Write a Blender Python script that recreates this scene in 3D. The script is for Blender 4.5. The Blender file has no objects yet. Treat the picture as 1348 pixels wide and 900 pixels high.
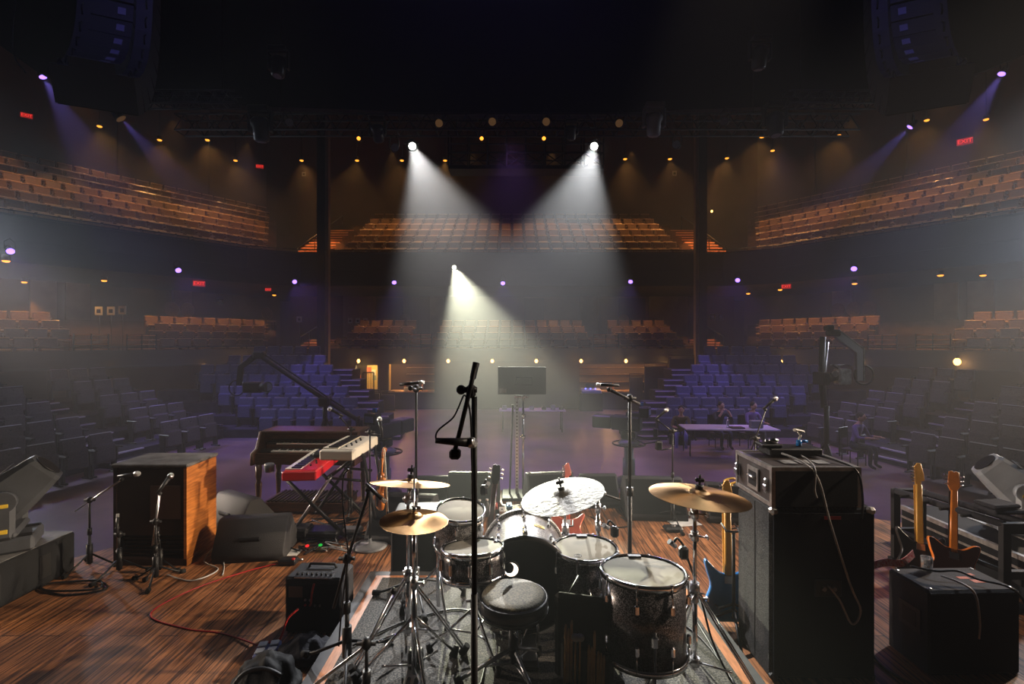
import bpy, math, random
from mathutils import Vector, Matrix, Euler
random.seed(7)
S = bpy.context.scene
COL = S.collection
PI = math.pi
CAM_Z, FPX = 2.02, 640.0           # camera height over the stage floor, focal length in pixels of a 1348 wide frame
HOUSE = -1.07                      # house floor, the stage floor is z = 0
RISER = 0.20                       # top of the drum riser
def at(px, py, d): return Vector(((px-674)/FPX*d, d, CAM_Z-(py-450)/FPX*d))
def onz(px, py, z=0.0):
    d = (CAM_Z-z)*FPX/(py-450); return Vector(((px-674)/FPX*d, d, z))
ORD = 'first second third fourth fifth sixth seventh eighth ninth tenth eleventh twelfth thirteenth fourteenth fifteenth sixteenth seventeenth eighteenth nineteenth twentieth'.split()
ORD += ['twenty-'+o for o in ORD[:9]] + ['thirtieth'] + ['thirty-'+o for o in ORD[:9]]

# ------------------------------------------------------------------ materials
MATS = {}
def mat(name, col, rough=0.5, metal=0.0, emit=None, estr=0.0, noise=0.0, nscale=20.0, bump=0.0, bscale=80.0, coat=0.0, spec=0.5, stretch=None, col2=None):
    m = bpy.data.materials.new(name); m.use_nodes = True
    nt = m.node_tree; b = nt.nodes['Principled BSDF']
    b.inputs['Base Color'].default_value = (*col, 1); b.inputs['Roughness'].default_value = rough
    b.inputs['Metallic'].default_value = metal; b.inputs['Coat Weight'].default_value = coat
    b.inputs['Specular IOR Level'].default_value = spec
    if emit:
        b.inputs['Emission Color'].default_value = (*emit, 1); b.inputs['Emission Strength'].default_value = estr
    if noise or col2 or bump:
        tc = nt.nodes.new('ShaderNodeTexCoord'); mp = nt.nodes.new('ShaderNodeMapping')
        nt.links.new(tc.outputs['Object'], mp.inputs['Vector'])
        if stretch: mp.inputs['Scale'].default_value = stretch
    if noise or col2:
        n = nt.nodes.new('ShaderNodeTexNoise'); n.inputs['Scale'].default_value = nscale; n.inputs['Detail'].default_value = 5
        nt.links.new(mp.outputs[0], n.inputs['Vector'])
        r = nt.nodes.new('ShaderNodeValToRGB'); c2 = col2 or tuple(c*(1-noise) for c in col)
        r.color_ramp.elements[0].position = .35; r.color_ramp.elements[1].position = .68
        r.color_ramp.elements[0].color = (*c2, 1); r.color_ramp.elements[1].color = (*col, 1)
        nt.links.new(n.outputs['Fac'], r.inputs['Fac']); nt.links.new(r.outputs[0], b.inputs['Base Color'])
    if bump:
        n2 = nt.nodes.new('ShaderNodeTexNoise'); n2.inputs['Scale'].default_value = bscale; n2.inputs['Detail'].default_value = 3
        nt.links.new(mp.outputs[0], n2.inputs['Vector'])
        bp = nt.nodes.new('ShaderNodeBump'); bp.inputs['Strength'].default_value = bump; bp.inputs['Distance'].default_value = .01
        nt.links.new(n2.outputs['Fac'], bp.inputs['Height']); nt.links.new(bp.outputs[0], b.inputs['Normal'])
    MATS[name] = m; return m
def emat(name, col, s):
    m = bpy.data.materials.new(name); m.use_nodes = True; nt = m.node_tree; nt.nodes.clear()
    e = nt.nodes.new('ShaderNodeEmission'); o = nt.nodes.new('ShaderNodeOutputMaterial')
    e.inputs[0].default_value = (*col, 1); e.inputs[1].default_value = s; nt.links.new(e.outputs[0], o.inputs[0])
    MATS[name] = m; return m

BLK = mat('black_metal', (.007,.007,.008), .5, .0, spec=.3)
BLKP = mat('black_plastic', (.012,.012,.014), .4, bump=.1, bscale=200)
RUB = mat('black_rubber', (.01,.01,.01), .8)
CHR = mat('chrome', (.82,.82,.86), .13, 1.0)
STEEL = mat('steel', (.5,.5,.53), .3, 1.0)
GREYM = mat('grey_paint', (.16,.17,.19), .45, bump=.05, bscale=120)
TOLEX = mat('black_tolex', (.015,.015,.017), .6, bump=.5, bscale=350)
CARPET = mat('grey_box_carpet', (.065,.063,.063), .95, noise=.75, nscale=160, bump=.5, bscale=260)
GRILL = mat('black_grille_cloth', (.006,.006,.007), .75, bump=.35, bscale=420)
WEDGE = mat('wedge_paint', (.03,.03,.033), .6, bump=.45, bscale=240)
ALU = mat('aluminium_edge', (.62,.6,.57), .35, .9, noise=.35, nscale=25)
LAMI = mat('dark_case_laminate', (.045,.035,.033), .45, noise=.3, nscale=9)
CASE = mat('black_case_board', (.012,.013,.015), .7, noise=.5, nscale=6, bump=.15, bscale=120, spec=.12)
HEADW = mat('coated_drum_head', (.24,.228,.19), .85, spec=.06, noise=.2, nscale=5)
HEADB = mat('black_drum_head', (.008,.008,.009), .38)
BRONZE = mat('bronze_cymbal', (.4,.225,.09), .3, 1.0, noise=.3, nscale=6, bump=.22, bscale=14)
GOLDC = mat('golden_cymbal', (.34,.185,.06), .27, 1.0, noise=.22, nscale=5, bump=.14, bscale=12)
SILVC = mat('hammered_pale_cymbal', (.11,.103,.085), .6, .08, noise=.45, nscale=22, bump=1.0, bscale=30, spec=.3)
STOOLT = mat('grey_speckled_vinyl', (.25,.225,.15), .65, noise=.8, nscale=110, bump=.3, bscale=300)
STOOLS = mat('black_vinyl', (.012,.011,.012), .35, bump=.1, bscale=150)
LESW = mat('orange_walnut', (.48,.17,.035), .42, col2=(.25,.075,.013), nscale=7, stretch=(1,1.2,9), bump=.06, bscale=40)
LESD = mat('dark_walnut_back', (.028,.013,.009), .5, col2=(.018,.009,.007), nscale=6)
LEST = mat('worn_grey_top', (.15,.15,.155), .55, noise=.55, nscale=9, spec=.3)
ORGW = mat('organ_walnut', (.085,.033,.014), .4, col2=(.045,.017,.008), nscale=8, stretch=(1.5,6,6))
IVORY = mat('ivory_key', (.75,.71,.6), .35)
EBONY = mat('ebony_key', (.01,.01,.01), .35)
REDP = mat('red_lacquer', (.55,.012,.018), .35, coat=.3)
WHITEP = mat('cream_metal', (.72,.68,.6), .4)
BLUEP = mat('blue_guitar_paint', (.015,.16,.46), .25, coat=.5)
MAPLE = mat('maple_neck', (.72,.38,.07), .4, noise=.25, nscale=9)
AMBERW = mat('amber_varnish', (.62,.19,.02), .3, noise=.35, nscale=7, coat=.4)
CHERRY = mat('cherry_wood', (.022,.007,.005), .25, coat=.5)
ORGE = mat('orange_edge', (.75,.19,.02), .35)
REDW = mat('red_guitar_paint', (.45,.06,.02), .3, coat=.4)
REDC = mat('red_cable', (.33,.01,.01), .5)
YELC = mat('yellow_cable', (.6,.36,.03), .5)
GREYC = mat('pale_cable', (.3,.3,.3), .5)
PAPER = mat('paper', (.75,.73,.68), .7)
ORTAPE = mat('orange_tape', (.7,.13,.03), .6)
GAFF = mat('grey_tape', (.2,.2,.2), .6)
BAGM = mat('black_nylon', (.009,.009,.01), .65, bump=.5, bscale=30)
CLOTH = mat('dark_cloth', (.03,.03,.036), .9, bump=.5, bscale=60)
NAVY = mat('navy_seat_fabric', (.10,.105,.17), .85, noise=.25, nscale=30, bump=.2, bscale=200)
CHAR = mat('charcoal_seat_fabric', (.105,.092,.10), .85, noise=.25, nscale=30, bump=.2, bscale=200)
SEATP = mat('seat_shell_plastic', (.02,.02,.024), .5)
BROWN = mat('brown_seat_vinyl', (.19,.105,.06), .42, noise=.3, nscale=12)
SEATT = mat('seat_top_trim', (.55,.33,.19), .4)  # painted highlight, pale strips for light on seat tops and front edges
WALLB = mat('brown_wall', (.13,.078,.055), .8, noise=.2, nscale=.9)
WALLD = mat('dark_wall', (.05,.04,.042), .8, noise=.25, nscale=.7)
CEILM = mat('black_ceiling', (.01,.01,.014), .9, noise=.4, nscale=.6)
FASCIA = mat('dark_fascia', (.03,.03,.036), .7, noise=.25, nscale=.5)
TIER = mat('tier_carpet', (.05,.046,.06), .9, noise=.35, nscale=3)
TIERB = mat('balcony_carpet', (.11,.065,.045), .9, noise=.35, nscale=3)
SEATR = mat('navy_seat_piping', (.3,.29,.36), .6)  # painted rim light along the tops of the navy backrests
NOSE = mat('step_nosing', (.42,.38,.5), .5)
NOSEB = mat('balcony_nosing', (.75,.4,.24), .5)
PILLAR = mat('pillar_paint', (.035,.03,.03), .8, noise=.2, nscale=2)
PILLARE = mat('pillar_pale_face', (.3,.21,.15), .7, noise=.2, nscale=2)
BARW = mat('bar_wood', (.33,.17,.07), .45, noise=.35, nscale=5)
PLAST = mat('clear_bottle', (.9,.94,.97), .08, spec=.6); PLAST.node_tree.nodes['Principled BSDF'].inputs['Transmission Weight'].default_value = .85
WATERB = mat('bottle_cap', (.8,.82,.85), .5)
SKIN = mat('skin', (.42,.24,.17), .6)
OLIVE = mat('olive_shirt', (.12,.11,.035), .9)
DSHIRT = mat('dark_shirt', (.02,.022,.035), .9)
VSHIRT = mat('violet_shirt', (.18,.12,.3), .9)
HAIR = mat('dark_hair', (.015,.01,.008), .8)
MOVER = mat('grey_lamp_housing', (.055,.06,.07), .45, spec=.25, noise=.25, nscale=6, bump=.05, bscale=90)
MOVERL = mat('pale_lamp_housing', (.34,.37,.42), .38, noise=.2, nscale=6, bump=.05, bscale=90)
ARRAY = mat('line_array_paint', (.018,.018,.024), .5, bump=.2, bscale=60)
ARRLAB = mat('array_label', (.18,.18,.3), .5)
SCREENB = mat('monitor_back', (.016,.018,.017), .5)
LIGHTST = mat('sticks_wood', (.5,.28,.11), .5, noise=.2, nscale=15)
FELT = mat('grey_felt', (.4,.39,.37), .95)
YLAB = mat('yellow_label', (.55,.38,.03), .5)
MESHS = mat('mic_mesh', (.55,.55,.56), .35, .9, bump=.8, bscale=500)
E_AMB = emat('amber_lamp_glow', (1,.34,.035), 2.4)
E_BULB = emat('warm_bulb_glow', (1,.46,.1), 8)
E_VIO = emat('violet_lamp_glow', (.3,.16,1), 3.4)
E_WHT = emat('white_lamp_glow', (1,.97,.9), 9)
E_GRN = emat('warm_white_lamp_glow', (1,.98,.75), 9)
E_EXIT = emat('exit_sign_glow', (.3,.008,.006), 1.0); E_EXITL = emat('exit_letter_glow', (1,.05,.035), 1.3)
E_RED = emat('red_led', (1,.03,.03), 1.0)
E_GREEN = emat('green_led', (.05,1,.12), .5)
E_BLUE = emat('blue_led', (.15,.18,1), 5)
E_DOOR = emat('lit_room_glow', (1,.62,.2), 1.4)
E_DIM = emat('dim_lens_glow', (1,.5,.2), .07)

for m_, s_ in ((BAGM,.12),(CLOTH,.1),(TOLEX,.2),(WEDGE,.22),(GRILL,.1),(CARPET,.15),(RUB,.2),(BLKP,.3),(LESD,.25),(TIER,.15),(NAVY,.15),(CHAR,.15)): m_.node_tree.nodes['Principled BSDF'].inputs['Specular IOR Level'].default_value = s_
def nodes_of(name):
    m = bpy.data.materials.new(name); m.use_nodes = True; MATS[name] = m
    return m, m.node_tree, m.node_tree.nodes, m.node_tree.links, m.node_tree.nodes['Principled BSDF']
def wood_stage():
    m, nt, N, L, b = nodes_of('stage_planks')
    tc = N.new('ShaderNodeTexCoord'); mp = N.new('ShaderNodeMapping'); mp.inputs['Rotation'].default_value = (0,0,PI/2)
    L.new(tc.outputs['Object'], mp.inputs['Vector'])
    br = N.new('ShaderNodeTexBrick'); br.inputs['Scale'].default_value = 1.0
    br.inputs['Brick Width'].default_value = 2.44; br.inputs['Row Height'].default_value = .135; br.inputs['Mortar Size'].default_value = .0035
    br.offset = .37; br.inputs['Bias'].default_value = 0
    br.inputs['Color1'].default_value = (.50,.215,.085,1); br.inputs['Color2'].default_value = (.30,.125,.05,1); br.inputs['Mortar'].default_value = (.015,.008,.006,1)
    L.new(mp.outputs[0], br.inputs['Vector'])
    m2 = N.new('ShaderNodeMapping'); m2.inputs['Scale'].default_value = (34,1.6,1); L.new(tc.outputs['Object'], m2.inputs['Vector'])
    no = N.new('ShaderNodeTexNoise'); no.inputs['Scale'].default_value = 1.6; no.inputs['Detail'].default_value = 7; no.inputs['Distortion'].default_value = .9
    L.new(m2.outputs[0], no.inputs['Vector'])
    r = N.new('ShaderNodeValToRGB'); r.color_ramp.elements[0].position = .40; r.color_ramp.elements[0].color = (.12,.1,.1,1)
    r.color_ramp.elements[1].position = .58; r.color_ramp.elements[1].color = (1.15,1.1,1.05,1); L.new(no.outputs['Fac'], r.inputs['Fac'])
    mx = N.new('ShaderNodeMix'); mx.data_type = 'RGBA'; mx.blend_type = 'MULTIPLY'; mx.inputs['Factor'].default_value = .85
    L.new(br.outputs['Color'], mx.inputs[6]); L.new(r.outputs[0], mx.inputs[7])
    n3 = N.new('ShaderNodeTexNoise'); n3.inputs['Scale'].default_value = 1.3; n3.inputs['Detail'].default_value = 4; L.new(tc.outputs['Object'], n3.inputs['Vector'])
    r3 = N.new('ShaderNodeValToRGB'); r3.color_ramp.elements[0].color = (.55,.55,.55,1); r3.color_ramp.elements[1].color = (1.1,1.1,1.1,1); L.new(n3.outputs['Fac'], r3.inputs['Fac'])
    m4 = N.new('ShaderNodeMix'); m4.data_type = 'RGBA'; m4.blend_type = 'MULTIPLY'; m4.inputs['Factor'].default_value = 1
    L.new(mx.outputs[2], m4.inputs[6]); L.new(r3.outputs[0], m4.inputs[7]); L.new(m4.outputs[2], b.inputs['Base Color'])
    b.inputs['Roughness'].default_value = .5
    bp = N.new('ShaderNodeBump'); bp.inputs['Strength'].default_value = .35; bp.inputs['Distance'].default_value = .004
    L.new(no.outputs['Fac'], bp.inputs['Height']); L.new(bp.outputs[0], b.inputs['Normal'])
    return m
PLANK = wood_stage()
def sparkle(name, base, tint):
    m, nt, N, L, b = nodes_of(name)
    tc = N.new('ShaderNodeTexCoord'); v = N.new('ShaderNodeTexVoronoi'); v.inputs['Scale'].default_value = 260
    L.new(tc.outputs['Object'], v.inputs['Vector'])
    r = N.new('ShaderNodeValToRGB'); r.color_ramp.elements[0].position = .45; r.color_ramp.elements[0].color = (*base,1)
    r.color_ramp.elements[1].position = .95; r.color_ramp.elements[1].color = (*tint,1)
    sp = N.new('ShaderNodeSeparateColor'); L.new(v.outputs['Color'], sp.inputs[0]); L.new(sp.outputs[0], r.inputs['Fac']); L.new(r.outputs[0], b.inputs['Base Color'])
    b.inputs['Roughness'].default_value = .28; b.inputs['Metallic'].default_value = .35; b.inputs['Coat Weight'].default_value = .4
    return m
SPARK = sparkle('dark_sparkle_wrap', (.008,.007,.008), (.2,.18,.19))
SPARKL = sparkle('silver_sparkle_wrap', (.09,.082,.082), (.5,.47,.46))
def riser_carpet():
    m, nt, N, L, b = nodes_of('riser_carpet')
    tc = N.new('ShaderNodeTexCoord'); n = N.new('ShaderNodeTexNoise'); n.inputs['Scale'].default_value = 95; n.inputs['Detail'].default_value = 3; L.new(tc.outputs['Object'], n.inputs['Vector'])
    r = N.new('ShaderNodeValToRGB'); r.color_ramp.elements[0].position = .42; r.color_ramp.elements[0].color = (.015,.015,.015,1); r.color_ramp.elements[1].position = .62; r.color_ramp.elements[1].color = (.11,.1,.085,1)
    L.new(n.outputs['Fac'], r.inputs['Fac'])
    n2 = N.new('ShaderNodeTexNoise'); n2.inputs['Scale'].default_value = 4; n2.inputs['Detail'].default_value = 4; L.new(tc.outputs['Object'], n2.inputs['Vector'])
    r2 = N.new('ShaderNodeValToRGB'); r2.color_ramp.elements[0].color = (.5,.5,.5,1); r2.color_ramp.elements[1].color = (1.2,1.2,1.2,1); L.new(n2.outputs['Fac'], r2.inputs['Fac'])
    mx = N.new('ShaderNodeMix'); mx.data_type = 'RGBA'; mx.blend_type = 'MULTIPLY'; mx.inputs['Factor'].default_value = 1
    L.new(r.outputs[0], mx.inputs[6]); L.new(r2.outputs[0], mx.inputs[7]); L.new(mx.outputs[2], b.inputs['Base Color']); b.inputs['Roughness'].default_value = .95
    bp = N.new('ShaderNodeBump'); bp.inputs['Strength'].default_value = .6; bp.inputs['Distance'].default_value = .005; L.new(n.outputs['Fac'], bp.inputs['Height']); L.new(bp.outputs[0], b.inputs['Normal'])
    return m
RCARP = riser_carpet()
def house_floor():
    m, nt, N, L, b = nodes_of('house_floor_concrete')
    tc = N.new('ShaderNodeTexCoord'); n = N.new('ShaderNodeTexNoise'); n.inputs['Scale'].default_value = .9; n.inputs['Detail'].default_value = 8; L.new(tc.outputs['Object'], n.inputs['Vector'])
    r = N.new('ShaderNodeValToRGB'); r.color_ramp.elements[0].position = .3; r.color_ramp.elements[0].color = (.10,.068,.075,1); r.color_ramp.elements[1].position = .7; r.color_ramp.elements[1].color = (.23,.16,.175,1)
    L.new(n.outputs['Fac'], r.inputs['Fac']); L.new(r.outputs[0], b.inputs['Base Color'])
    r2 = N.new('ShaderNodeMapRange'); r2.inputs[3].default_value = .28; r2.inputs[4].default_value = .5; L.new(n.outputs['Fac'], r2.inputs[0]); L.new(r2.outputs[0], b.inputs['Roughness'])
    n2 = N.new('ShaderNodeTexNoise'); n2.inputs['Scale'].default_value = 6; L.new(tc.outputs['Object'], n2.inputs['Vector'])
    bp = N.new('ShaderNodeBump'); bp.inputs['Strength'].default_value = .12; bp.inputs['Distance'].default_value = .02; L.new(n2.outputs['Fac'], bp.inputs['Height']); L.new(bp.outputs[0], b.inputs['Normal'])
    return m
HFLOOR = house_floor()

for m_ in (BRONZE, GOLDC):
    nt_ = m_.node_tree; tg_ = nt_.nodes.new('ShaderNodeTangent'); tg_.direction_type = 'RADIAL'; tg_.axis = 'Z'; b_ = nt_.nodes['Principled BSDF']
    nt_.links.new(tg_.outputs[0], b_.inputs['Tangent']); b_.inputs['Anisotropic'].default_value = .8; b_.inputs['Roughness'].default_value = .4
# ------------------------------------------------------------------ mesh builder
def basis(axis):
    a = axis.normalized(); h = Vector((0,0,1)) if abs(a.z) < .93 else Vector((1,0,0))
    u = a.cross(h).normalized(); return u, a.cross(u).normalized()
def rotm(x=0, y=0, z=0): return Euler((math.radians(x), math.radians(y), math.radians(z)), 'XYZ').to_matrix()
class B:
    def __init__(s): s.v, s.f, s.m, s.sm = [], [], [], []
    def face(s, idx, mi=0, sm=False): s.f.append(tuple(idx)); s.m.append(mi); s.sm.append(sm)
    def box(s, c, sz, R=None, mi=0, taper=1.0):
        c = Vector(c); n = len(s.v); hx, hy, hz = sz[0]/2, sz[1]/2, sz[2]/2
        for z in (-1, 1):
            k = taper if z > 0 else 1
            for x, y in ((-1,-1),(1,-1),(1,1),(-1,1)):
                p = Vector((x*hx*k, y*hy*k, z*hz)); s.v.append(c + (R @ p if R else p))
        for q in ((3,2,1,0),(4,5,6,7),(0,1,5,4),(1,2,6,5),(2,3,7,6),(3,0,4,7)): s.face([n+i for i in q], mi)
        return s
    def bx(s, x0, x1, y0, y1, z0, z1, mi=0): return s.box(((x0+x1)/2,(y0+y1)/2,(z0+z1)/2), (abs(x1-x0),abs(y1-y0),abs(z1-z0)), None, mi)
    def bbox(s, c, sz, b=.01, R=None, mi=0):
        """box with chamfered edges on all twelve sides"""
        c = Vector(c); hx, hy, hz = sz[0]/2, sz[1]/2, sz[2]/2; b = min(b, hx*.9, hy*.9, hz*.9); n = len(s.v); V = []
        def add(p): s.v.append(c + (R @ Vector(p) if R else Vector(p))); return len(s.v)-1
        idx = {}
        for sx in (-1,1):
            for sy in (-1,1):
                for sz_ in (-1,1):
                    idx[sx,sy,sz_] = (add((sx*hx, sy*(hy-b), sz_*(hz-b))), add((sx*(hx-b), sy*hy, sz_*(hz-b))), add((sx*(hx-b), sy*(hy-b), sz_*hz)))
        def fix(q, nrm):
            a = s.v[q[0]]; nn = (s.v[q[1]]-a).cross(s.v[q[2]]-a); w = R @ Vector(nrm) if R else Vector(nrm)
            s.face(q if nn.dot(w) > 0 else q[::-1], mi)
        for sg in (-1,1):
            fix([idx[sg,-1,-1][0], idx[sg,1,-1][0], idx[sg,1,1][0], idx[sg,-1,1][0]], (sg,0,0))
            fix([idx[-1,sg,-1][1], idx[1,sg,-1][1], idx[1,sg,1][1], idx[-1,sg,1][1]], (0,sg,0))
            fix([idx[-1,-1,sg][2], idx[1,-1,sg][2], idx[1,1,sg][2], idx[-1,1,sg][2]], (0,0,sg))
        for a in (-1,1):
            for d in (-1,1):
                fix([idx[a,d,-1][0], idx[a,d,1][0], idx[a,d,1][1], idx[a,d,-1][1]], (a,d,0))
                fix([idx[a,-1,d][0], idx[a,1,d][0], idx[a,1,d][2], idx[a,-1,d][2]], (a,0,d))
                fix([idx[-1,a,d][1], idx[1,a,d][1], idx[1,a,d][2], idx[-1,a,d][2]], (0,a,d))
        for k, t in idx.items(): fix(list(t), k)
        return s
    def cyl(s, p0, p1, r0, r1=None, n=12, mi=0, caps=True):
        p0, p1 = Vector(p0), Vector(p1); r1 = r0 if r1 is None else r1
        u, w = basis(p1-p0); k = len(s.v)
        for p, r in ((p0,r0),(p1,r1)):
            for i in range(n):
                a = 2*PI*i/n; s.v.append(p + (u*math.cos(a) + w*math.sin(a))*r)
        for i in range(n):
            j = (i+1) % n; s.face((k+i, k+j, k+n+j, k+n+i), mi, True)
        if caps: s.face([k+i for i in range(n)][::-1], mi); s.face([k+n+i for i in range(n)], mi)
        return s
    def tube(s, pts, r, n=8, mi=0, close=False):
        pts = [Vector(p) for p in pts]; k = len(s.v); u = None; m = len(pts)
        rr = r if isinstance(r, (list, tuple)) else [r]*m
        for i, p in enumerate(pts):
            t = (pts[(i+1) % m if close else min(i+1, m-1)] - pts[(i-1) if (close or i) else 0])
            if t.length < 1e-9: t = Vector((0,0,1))
            t.normalize()
            if u is None: u = basis(t)[0]
            u = (u - t*u.dot(t)); u = u.normalized() if u.length > 1e-6 else basis(t)[0]; w = t.cross(u)
            for j in range(n):
                a = 2*PI*j/n; s.v.append(p + (u*math.cos(a)+w*math.sin(a))*rr[i])
        for i in range(m if close else m-1):
            for j in range(n):
                a, b = k+i*n, k+((i+1) % m)*n; s.face((a+j, a+(j+1)%n, b+(j+1)%n, b+j), mi, True)
        if not close:
            s.face([k+j for j in range(n)][::-1], mi); s.face([k+(m-1)*n+j for j in range(n)], mi)
        return s
    def lathe(s, prof, c=(0,0,0), n=24, R=None, mi=0, sm=True, caps=True):
        """profile of (radius, height) turned about z"""
        c = Vector(c); k = len(s.v); m = len(prof)
        for r, z in prof:
            for i in range(n):
                a = 2*PI*i/n; p = Vector((r*math.cos(a), r*math.sin(a), z)); s.v.append(c + (R @ p if R else p))
        for i in range(m-1):
            for j in range(n):
                a, b = k+i*n, k+(i+1)*n; s.face((a+j, a+(j+1)%n, b+(j+1)%n, b+j), mi, sm)
        if not caps: return s
        if prof[0][0] > 1e-6: s.face([k+j for j in range(n)][::-1], mi)
        if prof[-1][0] > 1e-6: s.face([k+(m-1)*n+j for j in range(n)], mi)
        return s
    def torus(s, c, R0, r, n=32, k=8, R=None, mi=0):
        c = Vector(c); pts = []
        for i in range(n):
            a = 2*PI*i/n; p = Vector((R0*math.cos(a), R0*math.sin(a), 0)); pts.append(c + (R @ p if R else p))
        return s.tube(pts, r, k, mi, True)
    def ell(s, c, r, n=14, m=8, R=None, mi=0):
        r = (r,r,r) if not isinstance(r, (tuple, list)) else r; c = Vector(c); k = len(s.v)
        for i in range(m+1):
            t = PI*i/m
            for j in range(n):
                a = 2*PI*j/n; p = Vector((r[0]*math.sin(t)*math.cos(a), r[1]*math.sin(t)*math.sin(a), -r[2]*math.cos(t))); s.v.append(c + (R @ p if R else p))
        for i in range(m):
            for j in range(n): s.face((k+i*n+j, k+i*n+(j+1)%n, k+(i+1)*n+(j+1)%n, k+(i+1)*n+j), mi, True)
        return s
    def prism(s, poly, M, h, mi=0, mside=None, bev=0.0):
        """polygon in the local xy plane, h along local z, placed by the 4x4 matrix M; bev rounds both rims inwards"""
        k = len(s.v); n = len(poly); mside = mi if mside is None else mside
        if sum(poly[i][0]*poly[(i+1)%n][1]-poly[(i+1)%n][0]*poly[i][1] for i in range(n)) < 0: poly = poly[::-1]
        cx, cy = sum(p[0] for p in poly)/n, sum(p[1] for p in poly)/n
        def ring(z, inset):
            for i in range(n):
                if inset:
                    p0, p, p1 = Vector(poly[i-1]), Vector(poly[i]), Vector(poly[(i+1)%n])
                    t = (p1-p0); t = t.normalized() if t.length else Vector((1,0)); q = p + Vector((-t.y, t.x))*inset
                else: q = poly[i]
                s.v.append(M @ Vector((q[0], q[1], z)))
        lv = [(0,bev),(bev,0),(h-bev,0),(h,bev)] if bev else [(0,0),(h,0)]
        for z, b in lv: ring(z, b)
        s.face([k+i for i in range(n)][::-1], mi); e = k+(len(lv)-1)*n; s.face([e+i for i in range(n)], mi)
        for q in range(len(lv)-1):
            for i in range(n): s.face((k+q*n+i, k+q*n+(i+1)%n, k+(q+1)*n+(i+1)%n, k+(q+1)*n+i), mside, bev > 0)
        return s
    def quad(s, pts, mi=0):
        k = len(s.v); s.v += [Vector(p) for p in pts]; s.face(range(k, k+len(pts)), mi); return s
    def mesh(s, name, mats, inv=None):
        me = bpy.data.meshes.new(name)
        me.from_pydata([tuple(inv @ v) if inv else tuple(v) for v in s.v], [], s.f)
        for m in (mats if isinstance(mats, (list, tuple)) else [mats]): me.materials.append(m)
        me.polygons.foreach_set('material_index', s.m); me.polygons.foreach_set('use_smooth', s.sm); me.update()
        return me
    def build(s, name, mats, parent=None, world=False, loc=None):
        inv = None
        if world and parent is not None: inv = MW[chain(parent)].inverted()
        if loc is not None: inv = Matrix.Translation(-Vector(loc))
        o = bpy.data.objects.new(name, s.mesh(name, mats, inv)); COL.objects.link(o)
        if parent is not None: o.parent = parent
        if loc is not None: o.location = loc
        return o
MW = {}
def chain(o):
    while o.parent is not None: o = o.parent
    return o.name
def thing(name, label, cat, loc=(0,0,0), rz=0.0, group=None):
    o = bpy.data.objects.new(name, None); COL.objects.link(o); o.empty_display_size = .1
    o.location = loc; o.rotation_euler = (0,0,rz); o['label'] = label; o['category'] = cat
    if group: o['group'] = group
    MW[o.name] = Matrix.LocRotScale(Vector(loc), Euler((0,0,rz)), None)
    return o
def tag(o, label, cat, group=None, kind=None):
    o['label'] = label; o['category'] = cat
    if group: o['group'] = group
    if kind: o['kind'] = kind
    return o
def solo(b, name, mats, label, cat, loc, group=None): return tag(b.build(name, mats, None, loc=loc), label, cat, group)
def struct(b, name, mats, parent=None):
    o = b.build(name, mats, parent)
    if parent is None: o['kind'] = 'structure'
    return o
KIDS = {}
def copy_tree(o, loc=None, rz=None, label=None, group=None):
    c = o.copy(); COL.objects.link(c)
    if loc is not None: c.location = loc
    if rz is not None: c.rotation_euler = (0,0,rz)
    if label: c['label'] = label
    if group: c['group'] = group
    for ch in o.children:
        k = ch.copy(); COL.objects.link(k); k.parent = c
        for g in ch.children:
            q = g.copy(); COL.objects.link(q); q.parent = k
    return c
def catenary(a, b, sag, n=10):
    a, b = Vector(a), Vector(b); return [a.lerp(b, i/n) - Vector((0,0,sag*4*(i/n)*(1-i/n))) for i in range(n+1)]
def spline(pts, n=6):
    pts = [Vector(p) for p in pts]; out = []
    for i in range(len(pts)-1):
        p0, p1, p2, p3 = pts[max(i-1,0)], pts[i], pts[i+1], pts[min(i+2, len(pts)-1)]
        for k in range(n):
            t = k/n; out.append(.5*((2*p1)+(p2-p0)*t+(2*p0-5*p1+4*p2-p3)*t*t+(3*p1-p0-3*p2+p3)*t**3))
    return out+[pts[-1]]
def cable(name, pts, r, m, label, n=6, k=6, group=None):
    P = spline(pts, n); return solo(B().tube(P, r, k), name, m, label, 'cable', P[0], group)
def text_mesh(txt, size, M, m, name, parent=None, depth=.002):
    cu = bpy.data.curves.new('tmp_text', 'FONT'); cu.body = txt; cu.size = size; cu.align_x = 'CENTER'; cu.align_y = 'CENTER'; cu.extrude = depth
    to = bpy.data.objects.new('tmp_text', cu); COL.objects.link(to)
    dg = bpy.context.evaluated_depsgraph_get(); me = bpy.data.meshes.new_from_object(to.evaluated_get(dg))
    bpy.data.objects.remove(to); bpy.data.curves.remove(cu)
    me.transform(M); me.materials.clear(); me.materials.append(m); me.name = name
    o = bpy.data.objects.new(name, me); COL.objects.link(o)
    if parent is not None: o.parent = parent
    return o
LIGHTN = [0]
def spot(name, loc, target, power, col, angle, blend=.3, size=.06):
    l = bpy.data.lights.new(name, 'SPOT'); l.energy = power; l.color = col; l.spot_size = math.radians(angle); l.spot_blend = blend; l.shadow_soft_size = size
    o = bpy.data.objects.new(name, l); COL.objects.link(o); o.location = loc
    o.rotation_euler = (Vector(target)-Vector(loc)).to_track_quat('-Z', 'Y').to_euler(); return o
def soften(o, smooth):
    l = o.data; l.use_nodes = True; nt = l.node_tree; f = nt.nodes.new('ShaderNodeLightFalloff'); f.inputs['Strength'].default_value = 1; f.inputs['Smooth'].default_value = smooth
    nt.links.new(f.outputs['Quadratic'], nt.nodes['Emission'].inputs['Strength']); return o
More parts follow.
